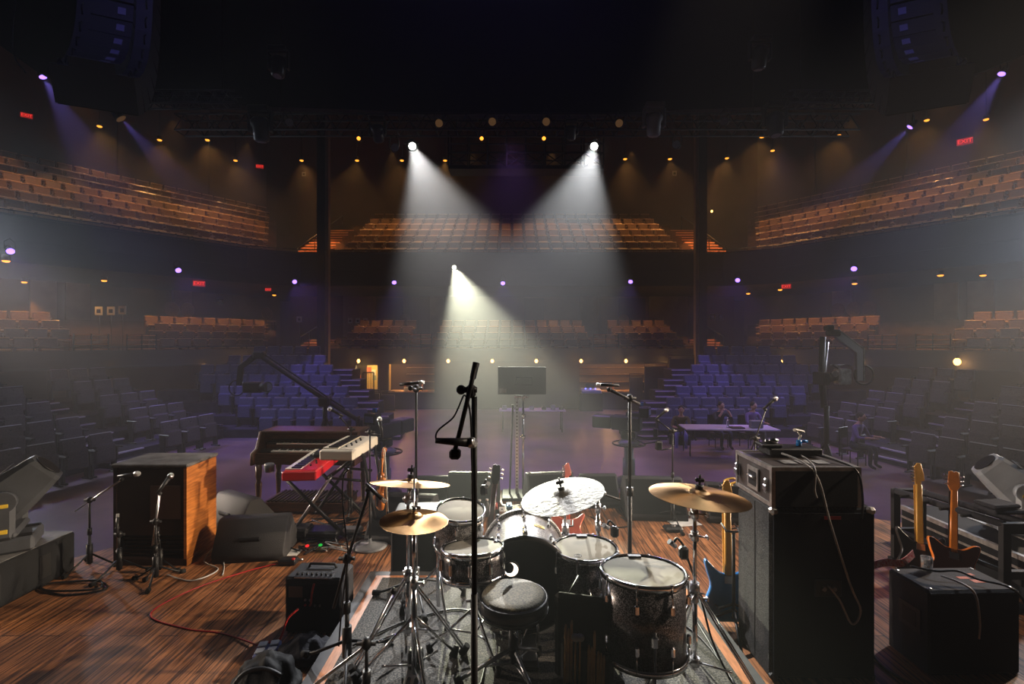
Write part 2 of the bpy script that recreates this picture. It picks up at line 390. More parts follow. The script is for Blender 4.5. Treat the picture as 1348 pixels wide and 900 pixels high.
def point(name, loc, power, col, size=.05):
    l = bpy.data.lights.new(name, 'POINT'); l.energy = power; l.color = col; l.shadow_soft_size = size
    o = bpy.data.objects.new(name, l); COL.objects.link(o); o.location = loc; return o
HAZE, EXPO = 0.0055, 0.0
# ================================================================== the hall
K = 1.0465
CF = 22.5                                   # depth of the straight front of both balconies
U, NO = Vector((-.611,-.791)), Vector((-.791,.611))     # along / outwards from the left side blocks
P0 = Vector((-10.9, CF))
def side_pt(s, t, off):                     # s = -1 left block, +1 right block
    p = P0 + U*t + NO*off; return Vector((p.x if s < 0 else -p.x, p.y))
def slab(b, poly, z0, z1, mi=0):
    return b.prism([(p[0], p[1]) for p in poly], Matrix.Translation((0,0,z0)), z1-z0, mi)
I4 = Matrix.Identity(4)

# stage floor and its black front
edge = [(-6.0,2.6),(-4.35,4.2),(-3.75,5.05),(-3.3,5.75),(-2.6,6.15),(-1.8,6.42),(-.9,6.58),(0,6.63),(.9,6.6),(1.8,6.45),(2.6,6.25),(3.3,5.95),(4.1,5.6),(5.2,4.9),(6.0,4.2)]
sp = [(-6.0,-4.0)] + edge + [(6.0,-4.0)]
struct(slab(B(), sp, -.06, 0), 'floor_stage', PLANK)
b = B()
for i in range(len(edge)-1):
    (x0,y0),(x1,y1) = edge[i], edge[i+1]; b.quad([(x0,y0-.02,HOUSE),(x1,y1-.02,HOUSE),(x1,y1-.02,-.06),(x0,y0-.02,-.06)])
struct(b, 'wall_stage_front', FASCIA)
struct(slab(B(), [(-32,-5),(32,-5),(32,34),(-32,34)], HOUSE-.2, HOUSE), 'floor_house', HFLOOR)
struct(slab(B(), [(-32,-5),(32,-5),(32,34),(-32,34)], 17, 17.2), 'ceiling', CEILM)
struct(B().bx(-32,32,-5,-4.6,HOUSE,17), 'wall_stage', CEILM)
struct(B().bx(-32.3,-32,-5,34,HOUSE,17), 'wall_far_left', CEILM)
struct(B().bx(32,32.3,-5,34,HOUSE,17), 'wall_far_right', CEILM)

# walls behind the balconies
struct(B().bx(-15.4,15.4,30.5,30.9,HOUSE,17), 'wall_back', WALLB)
for s, nm in ((-1,'left'),(1,'right')):
    b = B(); slab(b, [side_pt(s,-3.7,8.5), side_pt(s,17,8.5), side_pt(s,17,8.9), side_pt(s,-3.7,8.9)], HOUSE, 17)
    for t in (-1.0, 3.2, 7.4, 11.6):        # shallow piers along the wall
        slab(b, [side_pt(s,t,8.3), side_pt(s,t+.7,8.3), side_pt(s,t+.7,8.5), side_pt(s,t,8.5)], 8.5, 17)
    struct(b, 'wall_'+nm, WALLB)
# mezzanine back walls
struct(B().bx(-12.6,12.6,27.6,27.9,1.2,4.75), 'wall_mezzanine', WALLB)
for s, nm in ((-1,'left'),(1,'right')):
    b = B(); slab(b, [side_pt(s,-3.2,6.0), side_pt(s,17,6.0), side_pt(s,17,6.3), side_pt(s,-3.2,6.3)], 1.2, 4.75)
    struct(b, 'wall_mezzanine_'+nm, WALLB)
    b = B()
    for t in (1.5, 5.5, 6.6, 10.5): slab(b, [side_pt(s,t,5.7), side_pt(s,t+.8,5.7), side_pt(s,t+.8,6.0), side_pt(s,t,6.0)], 1.2, 4.75)
    struct(b, 'trim_mezzanine_pier_'+nm, PILLARE)
b = B()
for px0, px1 in ((452,494),(566,584),(764,788),(855,905)): b.bx((px0-674)/FPX*27.5,(px1-674)/FPX*27.5,27.45,27.6,1.2,4.75)
struct(b, 'trim_mezzanine_panel', PILLARE)
b = B()
for px0, px1 in ((496,530),(690,716),(815,850)): b.bx((px0-674)/FPX*27.5,(px1-674)/FPX*27.5,27.5,27.6,2.2,4.5)
struct(b, 'door_mezzanine', WALLD)

# balcony and mezzanine slabs, tiers and fronts
def tiers(name, z0, rise, tread, n, mats, under):
    b = B()
    for k in range(n+1):
        d0, d1 = CF-.35+k*tread, CF-.35+(k+1)*tread + (1.4 if k == n else 0)
        b.bx(-9.05,9.05,d0,d1,under,z0+k*rise)
    struct(b, 'floor_'+name+'_centre', mats)
    for s, nm in ((-1,'left'),(1,'right')):
        b = B()
        for k in range(n+2 if name == 'balcony' else n+3):
            o0, o1 = -.35+k*tread, -.35+(k+1)*tread + (1 if k == (n+1 if name == 'balcony' else n+2) else 0)
            t0, t1 = -.47*k+.2, -.47*(k+1)+.2
            slab(b, [side_pt(s,t0,o0), side_pt(s,17,o0), side_pt(s,17,o1), side_pt(s,t0-.2,o1)], under, z0+k*rise)
        struct(b, 'floor_'+name+'_'+nm, mats)
BZ, BR, TR = 5.52, .52, .94
MZ, MR = 1.30, .33
tiers('balcony', BZ, BR, TR, 6, TIERB, 4.75)
tiers('mezzanine', MZ, MR, TR, 3, TIERB, 1.2)
for nm, z0, z1 in (('balcony',4.6,6.02),('mezzanine',1.14,1.66)):
    line = [side_pt(-1,t,-.45) for t in (17,12,8,4,1.5)] + [Vector((-9.6,CF-.42)), Vector((-8.4,CF-.45)), Vector((8.4,CF-.45)), Vector((9.6,CF-.42))] + [side_pt(1,t,-.45) for t in (1.5,4,8,12,17)]
    b = B()
    for i in range(len(line)-1):
        p, q = line[i], line[i+1]; t = (q-p).normalized(); n = Vector((-t.y, t.x))*.12
        for a, c, zz0, zz1, g in ((p,q,z0,z1,0),(p,q,z1,z1+.06,.05),(p,q,z0+.45*(z1-z0),z0+.45*(z1-z0)+.03,.03),(p,q,z0-.05,z0+.03,.04)):
            off = Vector((t.y,-t.x))*g
            slab(b, [a+off, c+off, c+n, a+n], zz0, zz1)
    struct(b, 'wall_'+nm+'_front', FASCIA)
    # slab underside reaching back to the walls
    b = B(); slab(b, [side_pt(-1,17,-.4), side_pt(-1,1,-.4), (-9.6,CF-.4),(9.6,CF-.4), side_pt(1,1,-.4), side_pt(1,17,-.4), side_pt(1,17,8.5), side_pt(1,-3.7,8.5), side_pt(-1,-3.7,8.5), side_pt(-1,17,8.5)], z0, z0+.12)
    struct(b, 'ceiling_under_'+nm, FASCIA)
# handrail pipes on the fronts
for nm, z in (('balcony',6.2),('mezzanine',1.84)):
    line = [side_pt(-1,t,-.4) for t in (17,1.5)] + [Vector((-9.4,CF-.42)), Vector((9.4,CF-.42))] + [side_pt(1,t,-.4) for t in (1.5,17)]
    b = B().tube([(p.x,p.y,z) for p in line], .022, 6)
    for i in range(len(line)-1):
        m = max(2, int((line[i+1]-line[i]).length/2))
        for j in range(m): p = line[i].lerp(line[i+1], j/m); b.cyl((p.x,p.y,z-.18),(p.x,p.y,z),.014,n=6)
    solo(b, nm+'_handrail', BLK, 'dark pipe handrail running along the top of the %s front' % ('upper balcony' if nm == 'balcony' else 'lower mezzanine'), 'handrail', (0,CF-.42,z))

# pillars either side of the centre blocks
for s, nm in ((-1,'left'),(1,'right')):
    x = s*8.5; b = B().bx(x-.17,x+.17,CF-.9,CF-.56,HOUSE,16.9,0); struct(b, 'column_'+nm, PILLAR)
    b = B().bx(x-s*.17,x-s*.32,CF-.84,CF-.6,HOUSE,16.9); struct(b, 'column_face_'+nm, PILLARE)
# stairs that climb through the balcony and the mezzanine
def stair(name, s, x0, x1, d0, z0, n, tread, rise, zu, lab):
    t = thing(name, lab, 'stairs', (s*(x0+x1)/2, d0, z0), 0)
    b, e = B(), B()
    for i in range(n):
        b.bx(s*x0, s*x1, d0+i*tread, d0+(i+1)*tread+.02, zu, z0+(i+1)*rise-.035)
        e.bx(s*x0, s*x1, d0+i*tread-.02, d0+(i+1)*tread, z0+(i+1)*rise-.033, z0+(i+1)*rise)
    b.build('flight', TIERB, t, world=True); e.build('nosing', NOSEB, t, world=True)
    r = B(); xm = s*(x0+x1)/2; top = (xm, d0+n*tread, z0+n*rise)
    r.tube([(xm,d0,z0),(xm,d0,z0+.95),(xm,top[1],top[2]+.95),top], .022, 6)
    for q in (.33,.66): r.cyl((xm,d0+q*n*tread,z0+q*n*rise),(xm,d0+q*n*tread,z0+q*n*rise+.95),.018,n=6)
    r.build('handrail', BLK, t, world=True)
stair('balcony_stairs', -1, 9.15, 10.75, CF+.05, BZ-.1, 13, .46, .235, 4.9, 'orange lit steps climbing beside the left pillar of the upper balcony')
stair('balcony_stairs', 1, 9.15, 10.75, CF+.05, BZ-.1, 13, .46, .235, 4.9, 'orange lit steps climbing beside the right pillar of the upper balcony')
stair('mezzanine_stairs', -1, 9.15, 10.5, CF+.05, MZ, 6, .5, .14, 1.22, 'orange lit steps beside the left pillar on the lower mezzanine')
stair('mezzanine_stairs', 1, 9.15, 10.5, CF+.05, MZ, 6, .5, .14, 1.22, 'orange lit steps beside the right pillar on the lower mezzanine')

# guard rails on the mezzanine front, at the vomitory gaps and above the centre aisles
def guard(s, t0, t1, off, z, lab, rails=5, h=.85):
    a, c = side_pt(s,t0,off), side_pt(s,t1,off)
    t = thing('guard_rail', lab, 'railing', ((a.x+c.x)/2,(a.y+c.y)/2,z))
    b = B(); p = B()
    for i in range(rails): zz = z+h*(i+1)/rails; b.cyl((a.x,a.y,zz),(c.x,c.y,zz),.02,n=6)
    b.build('rail', NOSEB, t, world=True)
    for q in (0,.5,1): w = a.lerp(c,q); B().cyl((w.x,w.y,z),(w.x,w.y,z+h+.04),.026,n=6).build('post', BLK, t, world=True)
guard(-1,6.15,7.1,-.05,1.42,'amber lit guard rail panel at the left stair gap, the one farther from the centre')
guard(-1,4.7,5.6,-.05,1.42,'amber lit guard rail panel at the left stair gap, the one beside the seat block')
guard(1,6.15,7.1,-.05,1.42,'dark guard rail panel at the right stair gap, the one farther from the centre')
guard(1,4.7,5.6,-.05,1.42,'dark guard rail panel at the right stair gap, beside the seat block')
def cguard(x0, x1, z, lab):
    t = thing('guard_rail', lab, 'railing', ((x0+x1)/2,CF-.1,z)); b = B()
    for i in range(5): b.cyl((x0,CF-.1,z+.2*(i+1)),(x1,CF-.1,z+.2*(i+1)),.02,n=6)
    b.build('rail', NOSEB, t, world=True)
    for x in (x0,(x0+x1)/2,x1): B().cyl((x,CF-.1,z),(x,CF-.1,z+1.04),.024,n=6).build('post', BLK, t, world=True)
cguard(-4.7,-3.7,1.35,'orange lit guard rail on the centre mezzanine left of the greenish spotlight beam')
cguard(3.75,4.9,1.35,'orange lit guard rail on the centre mezzanine at its right aisle')

# ------------------------------------------------------------------ below the mezzanine: bar, lit door, side walls
BD = 22.35
b = B()
def wallseg(px0, px1, z0, z1): b.bx((px0-674)/FPX*BD,(px1-674)/FPX*BD,BD,BD+.2,z0,z1)
wallseg(340,468,HOUSE,1.14); wallseg(497,511,HOUSE,1.14); wallseg(511,572,HOUSE,-.3); wallseg(572,763,HOUSE,1.14)
wallseg(763,908,HOUSE,-.3); wallseg(908,1010,HOUSE,1.14); wallseg(511,572,1.0,1.14); wallseg(763,908,1.0,1.14); wallseg(468,497,.95,1.14); wallseg(468,497,HOUSE,-.25)
struct(b, 'wall_bar', WALLD)
b = B().bx(-11.9,-7.45,BD,BD+.2,HOUSE,1.14)
struct(B().bx(-9,12,26.0,26.2,HOUSE,1.14), 'wall_bar_back', WALLB)
for nm, px0, px1 in (('left',511,572),('right',763,908)):
    x0, x1 = (px0-674)/FPX*BD, (px1-674)/FPX*BD
    t = thing('bar_counter', 'warm lit wooden bar counter in the %s opening under the mezzanine' % nm, 'counter', ((x0+x1)/2, BD, -.3))
    B().bx(x0+.03,x1-.03,BD-.12,BD+.75,-.295,-.24).build('counter_top', BARW, t, world=True)
    B().bx(x0+.03,x1-.03,BD+.22,BD+.7,HOUSE,-.3).build('counter_front', BARW, t, world=True)
    t = thing('back_bar_shelf', 'shelf with bottles on the wall behind the %s bar counter' % nm, 'shelf', ((x0+x1)/2, 25.9, 0))
    for z in (-.1,.3,.65): B().bx(x0+.1,x1-.1,25.7,25.98,z,z+.03).build('board', BARW, t, world=True)
def on_bar(name, px, w, h, m, lab, cat):
    x = (px-674)/FPX*(BD+.3); b = B()
    if cat == 'bottle': b.lathe([(w*.5,0),(w*.5,h*.6),(w*.2,h*.78),(w*.2,h)],(x,BD+.3,-.239),10)
    else: b.bbox((x,BD+.3,-.239+h/2),(w,.3,h),.02)
    solo(b, name, m, lab, cat, (x,BD+.3,-.239))
on_bar('cash_register', 850,.5,.4,BLKP,'dark boxy till on the right bar counter','till')
on_bar('napkin_box', 838,.25,.3,PAPER,'pale box beside the till on the right bar counter','box')
on_bar('napkin_box', 862,.35,.22,PAPER,'low pale box right of the till on the right bar counter','box')
on_bar('napkin_box', 541,.6,.16,PAPER,'flat pale tray box on the left bar counter','box')
for px in (800,807,830,533,556): on_bar('bar_bottle', px,.1,.34,AMBERW,'small amber bottle standing on a bar counter under the mezzanine','bottle')
for o in [o for o in COL.objects if o.name.startswith('bar_bottle')]: o['group'] = 'amber bottles on the bar counters'
# the lit room behind the open door
b = B().bx((466-674)/FPX*BD,(499-674)/FPX*BD,24.4,24.5,-.4,1.1); struct(b, 'wall_lit_room', mat('yellow_room_wall', (.8,.55,.2), .7))
t = thing('railing_gate', 'slim dark railing gate standing in front of the bright yellow doorway', 'gate', ((484-674)/FPX*22.4,22.4,-.6))
g = B(); x0, x1 = (478-674)/FPX*22.4, (492-674)/FPX*22.4
for x in (x0,x1): g.cyl((x,22.4,-.25),(x,22.4,.62),.03,n=6)
g.cyl((x0,22.4,.62),(x1,22.4,.62),.03,n=6); g.build('frame', BLK, t, world=True)
g = B()
for i in range(1,6): x = x0+(x1-x0)*i/6; g.cyl((x,22.4,-.25),(x,22.4,.62),.013,n=5)
g.build('bars', BLK, t, world=True)
for i, (px, y, w, h, c) in enumerate(((486,487,.22,.3,(.7,.1,.05)),(492,490,.2,.28,(.75,.72,.66)),(493,497,.18,.22,(.35,.4,.3)),(473,497,.14,.3,(.7,.12,.06)))):
    p = at(px,y,24.35); m = mat('poster_ink_%d' % i, c, .7)
    nm = ('red poster, upper of the two on the yellow wall of the lit doorway','white poster at the right edge of the lit yellow doorway','green grey notice below the white poster in the lit doorway','narrow red poster at the left edge of the lit yellow doorway')[i]
    solo(B().box((p.x,p.y,p.z),(w,.02,h)), 'poster', m, nm, 'poster', p)
# dark gates at both sides of the bar
for s, nm in ((1,'right'),(-1,'left')):
    t = thing('aisle_gate_wall', 'dark stepped side panel closing the %s stairs from the bar' % nm, 'partition', (s*7.2,21.5,HOUSE))
    for i, (x0,x1,h) in enumerate(((5.3,5.9,1.5 if s > 0 else .7),(5.9,6.9,2.0 if s > 0 else .8),(6.9,8.0,2.35 if s > 0 else .9))):
        B().bx(s*x0,s*x1,21.9-.3*i,22.0-.3*i,HOUSE,HOUSE+h).build('panel', WALLD, t, world=True)
        B().tube([(s*x0,21.95-.3*i,HOUSE+h),(s*x0,21.95-.3*i,HOUSE+h+.16),(s*x1,21.95-.3*i,HOUSE+h+.16),(s*x1,21.95-.3*i,HOUSE+h)],.02,6).build('rail', BLK, t, world=True)

# ------------------------------------------------------------------ lamps of the hall
def bulb(px, py, d, lab, e=12, r=.07):
    p = at(px,py,d); t = thing('festoon_bulb', lab, 'lamp', p)
    B().ell(p, (r,r,r*1.25), 10, 7).build('globe', E_BULB, t, world=True)
    B().cyl(p+Vector((0,0,r*1.1)), p+Vector((0,0,r*1.1+.09)), r*.5, n=8).build('socket', BLK, t, world=True)
    B().cyl(p+Vector((0,0,r*1.1+.09)), (p.x,p.y,1.139), .01, n=5).build('cord', BLK, t, world=True) if p.z+r*1.1+.1 < 1.13 else None
    point('bulb_light', p+Vector((0,-.14,-.05)), e, (1,.5,.16), .05)
BULBS = (472,532,590,648,706,765,824,883,943)
for i, px in enumerate(BULBS): bulb(px,475,21.75,'warm globe bulb under the mezzanine front, %s from the left pillar' % ORD[i])
for px, py, d, lb in ((1028,476,20.7,'first warm bulb right of the right pillar, above the navy seats'),(1132,475,18.7,'second warm bulb right of the right pillar, behind the camera crane head'),(1260,476,16.3,'large warm bulb above the right side seats, farthest right of the string'),
                      (330,476,20.6,'warm bulb behind the left crane camera, above the navy seats'),(150,479,17.5,'small warm bulb seen between seats on the far left bank'),(24,479,16,'warm bulb near the red lit gap at the far left'),(225,476,19,'small warm bulb above the left bank, second left of the crane'),(270,477,19.8,'small warm bulb above the left bank, nearest left of the crane')):
    bulb(px,py,d,lb,12,.1 if px == 1260 else .065)
def can(px, py, z, lab, power, kind='mezz', r=.09, tilt=None):
    d = (z-CAM_Z)*FPX/(450-py); p = at(px,py,d)
    if tilt is None: tilt = (0,-1.0) if abs(p.x) < 11 else ((1.1 if p.x < 0 else -1.1),-.8)
    if kind != 'high': tilt = (0,0)
    t = thing('ceiling_downlight', lab, 'lamp', p)
    B().lathe([(r,0),(r*1.12,0),(r*1.12,.16),(.03,.2)], p, 12).build('can', BLK, t, world=True)
    B().ell(p+Vector((0,0,-.01)), (r*1.05,r*1.05,r*.5), 10, 6).build('lens', E_AMB, t, world=True)
    if kind == 'high': B().cyl(p+Vector((0,0,.2)), (p.x,p.y,16.99), .012, n=5).build('stem', BLK, t, world=True)
    spot('downlight', p+Vector((0,0,-.08)), p+Vector((tilt[0],tilt[1],-3)), power, (1,.47,.13), 80, .7, .06)
HI = [(131,166),(210,184),(273,184),(310,211),(397,211),(470,211),(529,211),(586,211),(823,209),(882,209),(957,208),(1017,198),(1003,180),(1104,178),(1220,158),(1257,178),(1226,207),(1298,157)]
HIL = ['amber can light right of the far left exit sign, beside the left speaker array bottom','small amber can light over the left balcony, first right of the blue lamp','amber can light under the left truss end','amber can light left of the middle exit sign, over the left balcony','amber can light right of the middle left exit sign','first amber can light right of the left pillar','amber can light just below the left white spotlight','amber can light right of the left white spotlight','amber can light just right of the right white spotlight','amber can light second right of the right white spotlight','amber can light right beside the right pillar','amber can light below the right moving head lamp','amber can light touching the right moving head lamp','amber can light under the right end of the truss','tiny amber can light under the right speaker array','dim amber can light left of the right upper exit sign','amber can light over the right balcony handrail','amber can light right of the right speaker array']
for (px,py), lb in zip(HI, HIL): can(px,py,12.1,lb,520,'high',.1)
MI = [(137,369,'bright amber ceiling light over the left mezzanine'),(32,371,'amber ceiling light at the far left of the mezzanine'),(84,380,'small amber ceiling light second from the far left of the mezzanine'),(361,388,'amber ceiling light beside the small exit sign on the left mezzanine'),
      (1238,362,'amber ceiling light over the right mezzanine railing gap'),(1294,362,'amber ceiling light at the far right of the mezzanine'),(1125,373,'amber ceiling light over the middle of the right mezzanine'),(1027,381,'amber ceiling light left of the right lower exit sign'),(985,386,'amber ceiling light nearest the right pillar on the mezzanine')]
for px,py,lb in MI: can(px,py,4.45,lb,110)
can(8,343,4.45,'bright amber lamp below the violet lamp at the far left',60)
for s in (-1,1):
    for t_ in (.6,2.6,4.4,6.8,8.8): q = side_pt(s,t_,2.2); spot('mezzanine_light', (q.x,q.y,4.5), (q.x,q.y,1), 105, (1,.47,.13), 120, .6, .06)  # added spots without fixtures, brighten the side mezzanine seats
    for t_ in (.5,3.5,6.5,9.5): q = side_pt(s,t_,1.8); q2 = side_pt(s,t_,3.0); spot('balcony_light', (q.x,q.y,11.6), (q2.x,q2.y,6.5), 420, (1,.47,.13), 78, .6, .06)  # extra spots added without fixtures to light the balcony rows
    for t_ in (9.5,12.5): q = side_pt(s,t_,5.6); spot('balcony_light', (q.x,q.y,12), (q.x,q.y,6), 520, (1,.47,.13), 80, .6, .06)
for x in (-6,-2,2,6): spot('balcony_light', (x,24.3,11.6), (x,25.6,6), 420, (1,.47,.13), 80, .6, .06)  # same added spots over the middle balcony block
for x, lb in ((-6.9,'amber ceiling light over the first seats right of the left pillar'),(-4.0,'amber ceiling light over the centre mezzanine, left aisle'),(-1.0,'amber ceiling light over the middle of the centre mezzanine'),(2.2,'amber ceiling light right of the centre mezzanine middle'),(4.6,'amber ceiling light over the right aisle of the centre mezzanine'),(7.0,'amber ceiling light over the last seats left of the right pillar')):
    spot('cove_light', (x,24.2,4.5), (x,24.4,1), 105, (1,.47,.13), 110, .7, .06)  # unseen spots added to light the centre mezzanine
def par(name, px, py, d, tgt, lab, power, col, ang, lens, r=.1, L=.26, hang=None):
    p = at(px,py,d); tgt = Vector(tgt); ax = (tgt-p).normalized(); t = thing(name, lab, 'stage lamp', p)
    B().cyl(p-ax*L, p-ax*.02, r*.75, r*1.05, 14).build('housing', BLK, t, world=True)
    B().cyl(p-ax*.03, p-ax*.012, r*.98, r*.98, 14).build('lens', lens, t, world=True)
    u, w = basis(ax); q = p-ax*L*.55; top = hang or .34
    u = Vector((-ax.y,ax.x,0)).normalized() if abs(ax.z) < .99 else Vector((1,0,0))
    B().tube([q+u*r*1.1, q+u*r*1.15+Vector((0,0,top*.6)), q+Vector((0,0,top)), q-u*r*1.15+Vector((0,0,top*.6)), q-u*r*1.1], .014, 6).build('yoke', BLK, t, world=True)
    if power: spot(name+'_beam', p+ax*.02, tgt, power, col, ang, .35, .05)
    return p
VIO = (.3,.16,1)
for px,py,d,lb,tg in ((235,356,18.4,'violet lamp under the left balcony front, above the left lower exit sign',(-5,12,HOUSE)),(388,371,21.6,'violet lamp under the balcony front left of the left pillar',(-3,13,HOUSE)),(519,372,21.7,'violet lamp under the balcony front right of the left pillar',(-3,15,HOUSE)),
                   (662,373,21.7,'violet lamp under the middle of the balcony front',(0,15,HOUSE)),(830,371,21.7,'violet lamp under the balcony front left of the right pillar',(3,15,HOUSE)),(971,369,21.4,'violet lamp under the balcony front right of the right pillar',(5,13,HOUSE)),(1124,354,18,'violet lamp under the right balcony front above the right seats',(6,11.5,HOUSE)),(14,331,14.5,'violet lamp at the far left under the balcony front',(-8,10,HOUSE))):
    par('violet_lamp',px,py,d,tg,lb,150,VIO,46,E_VIO,.1)
PURPW = (.42,.2,1)
par('violet_lamp',57,102,15,(-9.5,15.5,1),'bright violet lamp glowing left of the left speaker array',3600,(.3,.22,1),28,E_VIO,.10)
par('violet_lamp',1318,98,15,(9.5,15.5,1),'bright violet lamp glowing right of the right speaker array',3600,(.3,.22,1),28,E_VIO,.10)
par('violet_lamp',1197,168,15.5,(8.5,17.5,4),'violet lamp with a falling beam below the right speaker array',3600,(.3,.22,1),26,E_VIO,.09)
par('violet_lamp',160,157,15.5,(-8.5,17.5,4),'violet lamp with a falling beam below the left speaker array',3600,(.3,.22,1),26,E_DIM,.15)

# warm lamps inside the bar and the lit room, added spots over the orange steps
for px in (520,545,790,835,880): x = (px-674)/FPX*(BD+.35); spot('bar_light', (x,BD+.35,.95), (x,BD+.35,-.3), 60, (1,.5,.15), 120, .5, .05)
for px in (530,800,860): x = (px-674)/FPX*25; point('bar_light', (x,24.6,.85), 45, (1,.5,.16), .08)
point('room_light', ((483-674)/FPX*23.6,23.5,.75), 55, (1,.66,.25), .1)
for s in (-1,1): spot('step_light', (s*9.95,23.5,10.5), (s*9.95,25.2,6.5), 1800, (1,.36,.1), 42, .5, .06); spot('step_light', (s*9.85,22.9,4.5), (s*9.85,24,1.4), 300, (1,.42,.12), 60, .5, .06)
bulb(937,278,22.0,'tiny bright amber lamp beside the orange steps of the right pillar',10,.045)
# exit signs
def exit_sign(px, py, d, w, lab, yaw=0):
    if d == 0:
        c = (px-674)/FPX; a = -abs(c); off = 8.15; tt = (a*(CF+NO.y*off)-(P0.x+NO.x*off))/(U.x-a*U.y); d = side_pt(-1,tt,off).y
    p = at(px,py,d); t = thing('exit_sign', lab, 'exit sign', p, math.radians(yaw))
    B().bbox((0,.03,0),(w,.06,w*.55),.01).build('housing', BLK, t)
    B().box((0,-.004,0),(w*.94,.008,w*.5)).build('lit_face', E_EXIT, t)
    text_mesh('EXIT', w*.42, Matrix.Translation((0,-.012,0)) @ Matrix.Rotation(PI/2,4,'X'), E_EXITL, 'lettering', t, .001)
exit_sign(35,152,0,.42,'red exit sign high on the far left balcony wall',40)
exit_sign(342,219,29,.44,'red exit sign on the left balcony wall between two amber can lights',20)
exit_sign(1270,186,0,.6,'red glowing exit sign high on the right balcony wall',-40)
exit_sign(262,373,20.5,.46,'red exit sign under the balcony left of the small paper notice',35)
exit_sign(353,381,23,.28,'smaller red exit sign on the left mezzanine near the left pillar',20)
exit_sign(1035,377,21.5,.4,'red exit sign on the right mezzanine wall',-30)
# small paper notices on mezzanine posts and walls
for px, py, d, w, lb in ((290,396,22.5,.24,'pale notice on the left mezzanine wall right of the exit sign'),(394,420,22.2,.2,'small pale notice beside the orange steps left of the left pillar'),(130,409,19,.26,'first of three white notices over the left guard rails'),(146,409,19,.26,'middle of three white notices over the left guard rails'),(161,408,19,.26,'third of three white notices over the left guard rails'),
                         (461,422,22.6,.22,'first of three notices above the centre mezzanine seats beside the left pillar'),(471,422,22.6,.22,'middle of three notices above the centre mezzanine seats beside the left pillar'),(481,422,22.6,.22,'third of three notices above the centre mezzanine seats beside the left pillar'),(938,417,22.8,.26,'left of two pale notices above the orange steps by the right pillar'),(949,417,22.8,.22,'right of two pale notices above the orange steps by the right pillar'),(888,228,29.9,.24,'tiny notice on the upper back wall left of the right pillar'),(400,229,29.9,.2,'tiny notice on the upper back wall left of the left pillar')):
    c = (px-674)/FPX; yaw = 0
    if lb.find('left guard rails') > 0 or lb.find('beside the orange steps') > 0:
        p = at(px,py,d); t = thing('paper_notice', lb, 'notice', p); B().cyl((0,.02,-w*.5),(0,.02,MZ+.05-p.z),.012,n=6).build('holder_post', BLK, t)
    else:
        if abs(c) > .52 and d < 28: a = -abs(c); off = 5.93; tt = (a*(CF+NO.y*off)-(P0.x+NO.x*off))/(U.x-a*U.y); q = side_pt(-1 if c < 0 else 1,tt,off); d = q.y; yaw = math.radians(52 if c < 0 else -52)
        elif d < 28: d = 27.42
        else: d = 30.45
        p = at(px,py,d); t = thing('paper_notice', lb, 'notice', p, yaw)
    w = w*1.15; B().box((0,0,0),(w,.015,w*1.1)).build('sheet', PAPER, t); B().box((0,-.011,-.01),(w*.5,.006,w*.5)).build('pictogram', BLK, t)

# ------------------------------------------------------------------ black teaser, trusses and lamps over the stage
HD = 12.9
poly = [((px-674)/FPX*HD, CAM_Z-(py-450)/FPX*HD) for px, py in ((-260,-70),(0,58),(62,102),(150,128),(235,141),(335,146),(470,150),(590,157),(760,157),(905,150),(1015,146),(1110,135),(1195,126),(1290,98),(1348,72),(1610,-60))] + [(19,16.95),(-19,16.95)]
struct(B().prism(poly, Matrix.Translation((0,HD,0)) @ Matrix.Rotation(PI/2,4,'X'), .25), 'ceiling_teaser', CEILM)
def truss(name, a, c, w, lab, bays, r=.025):
    a, c = Vector(a), Vector(c); t = thing(name, lab, 'truss', (a+c)/2); ax = (c-a).normalized()
    sd = ax.cross(Vector((0,0,1))).normalized()*w/2; up = Vector((0,0,w/2))
    b = B(); e = B()
    for s1 in (-1,1):
        for s2 in (-1,1): b.cyl(a+sd*s1+up*s2, c+sd*s1+up*s2, r, n=6)
    for i in range(bays):
        p, q = a.lerp(c,i/bays), a.lerp(c,(i+1)/bays); m = (p+q)/2
        for s1 in (-1,1): e.cyl(p+sd*s1-up, m+sd*s1+up, r*.6, n=5); e.cyl(m+sd*s1+up, q+sd*s1-up, r*.6, n=5)
        for s2 in (-1,1): e.cyl(p-sd+up*s2, p+sd+up*s2, r*.6, n=5)
    b.build('chord', BLK, t, world=True); e.build('bracing', BLK, t, world=True)
    h = B()
    for q in (.15,.85): p = a.lerp(c,q); h.cyl(p+up,(p.x,p.y,16.99),.012,n=5)
    h.build('hoist_chain', BLK, t, world=True); return t
truss('lighting_truss', (-8.2,12,7.37), (8.45,12,7.37), .38, 'long black lighting truss that carries the white spotlights', 34)
truss('lighting_truss', (-8.6,11,7.5), (-6.2,11,7.5), .28, 'short black truss behind the left speaker array', 8)
truss('lighting_truss', (6.2,11,7.5), (8.4,11,7.5), .28, 'short black truss behind the right speaker array', 8)
truss('side_truss', (-15.2,13.2,10.9), (-9.6,13.5,9.3), .4, 'slanting dark truss holding the violet lamp left of the left speaker array', 10)
truss('side_truss', (15.2,13.2,10.9), (9.6,13.5,9.3), .4, 'slanting dark truss holding the violet lamp right of the right speaker array', 10)
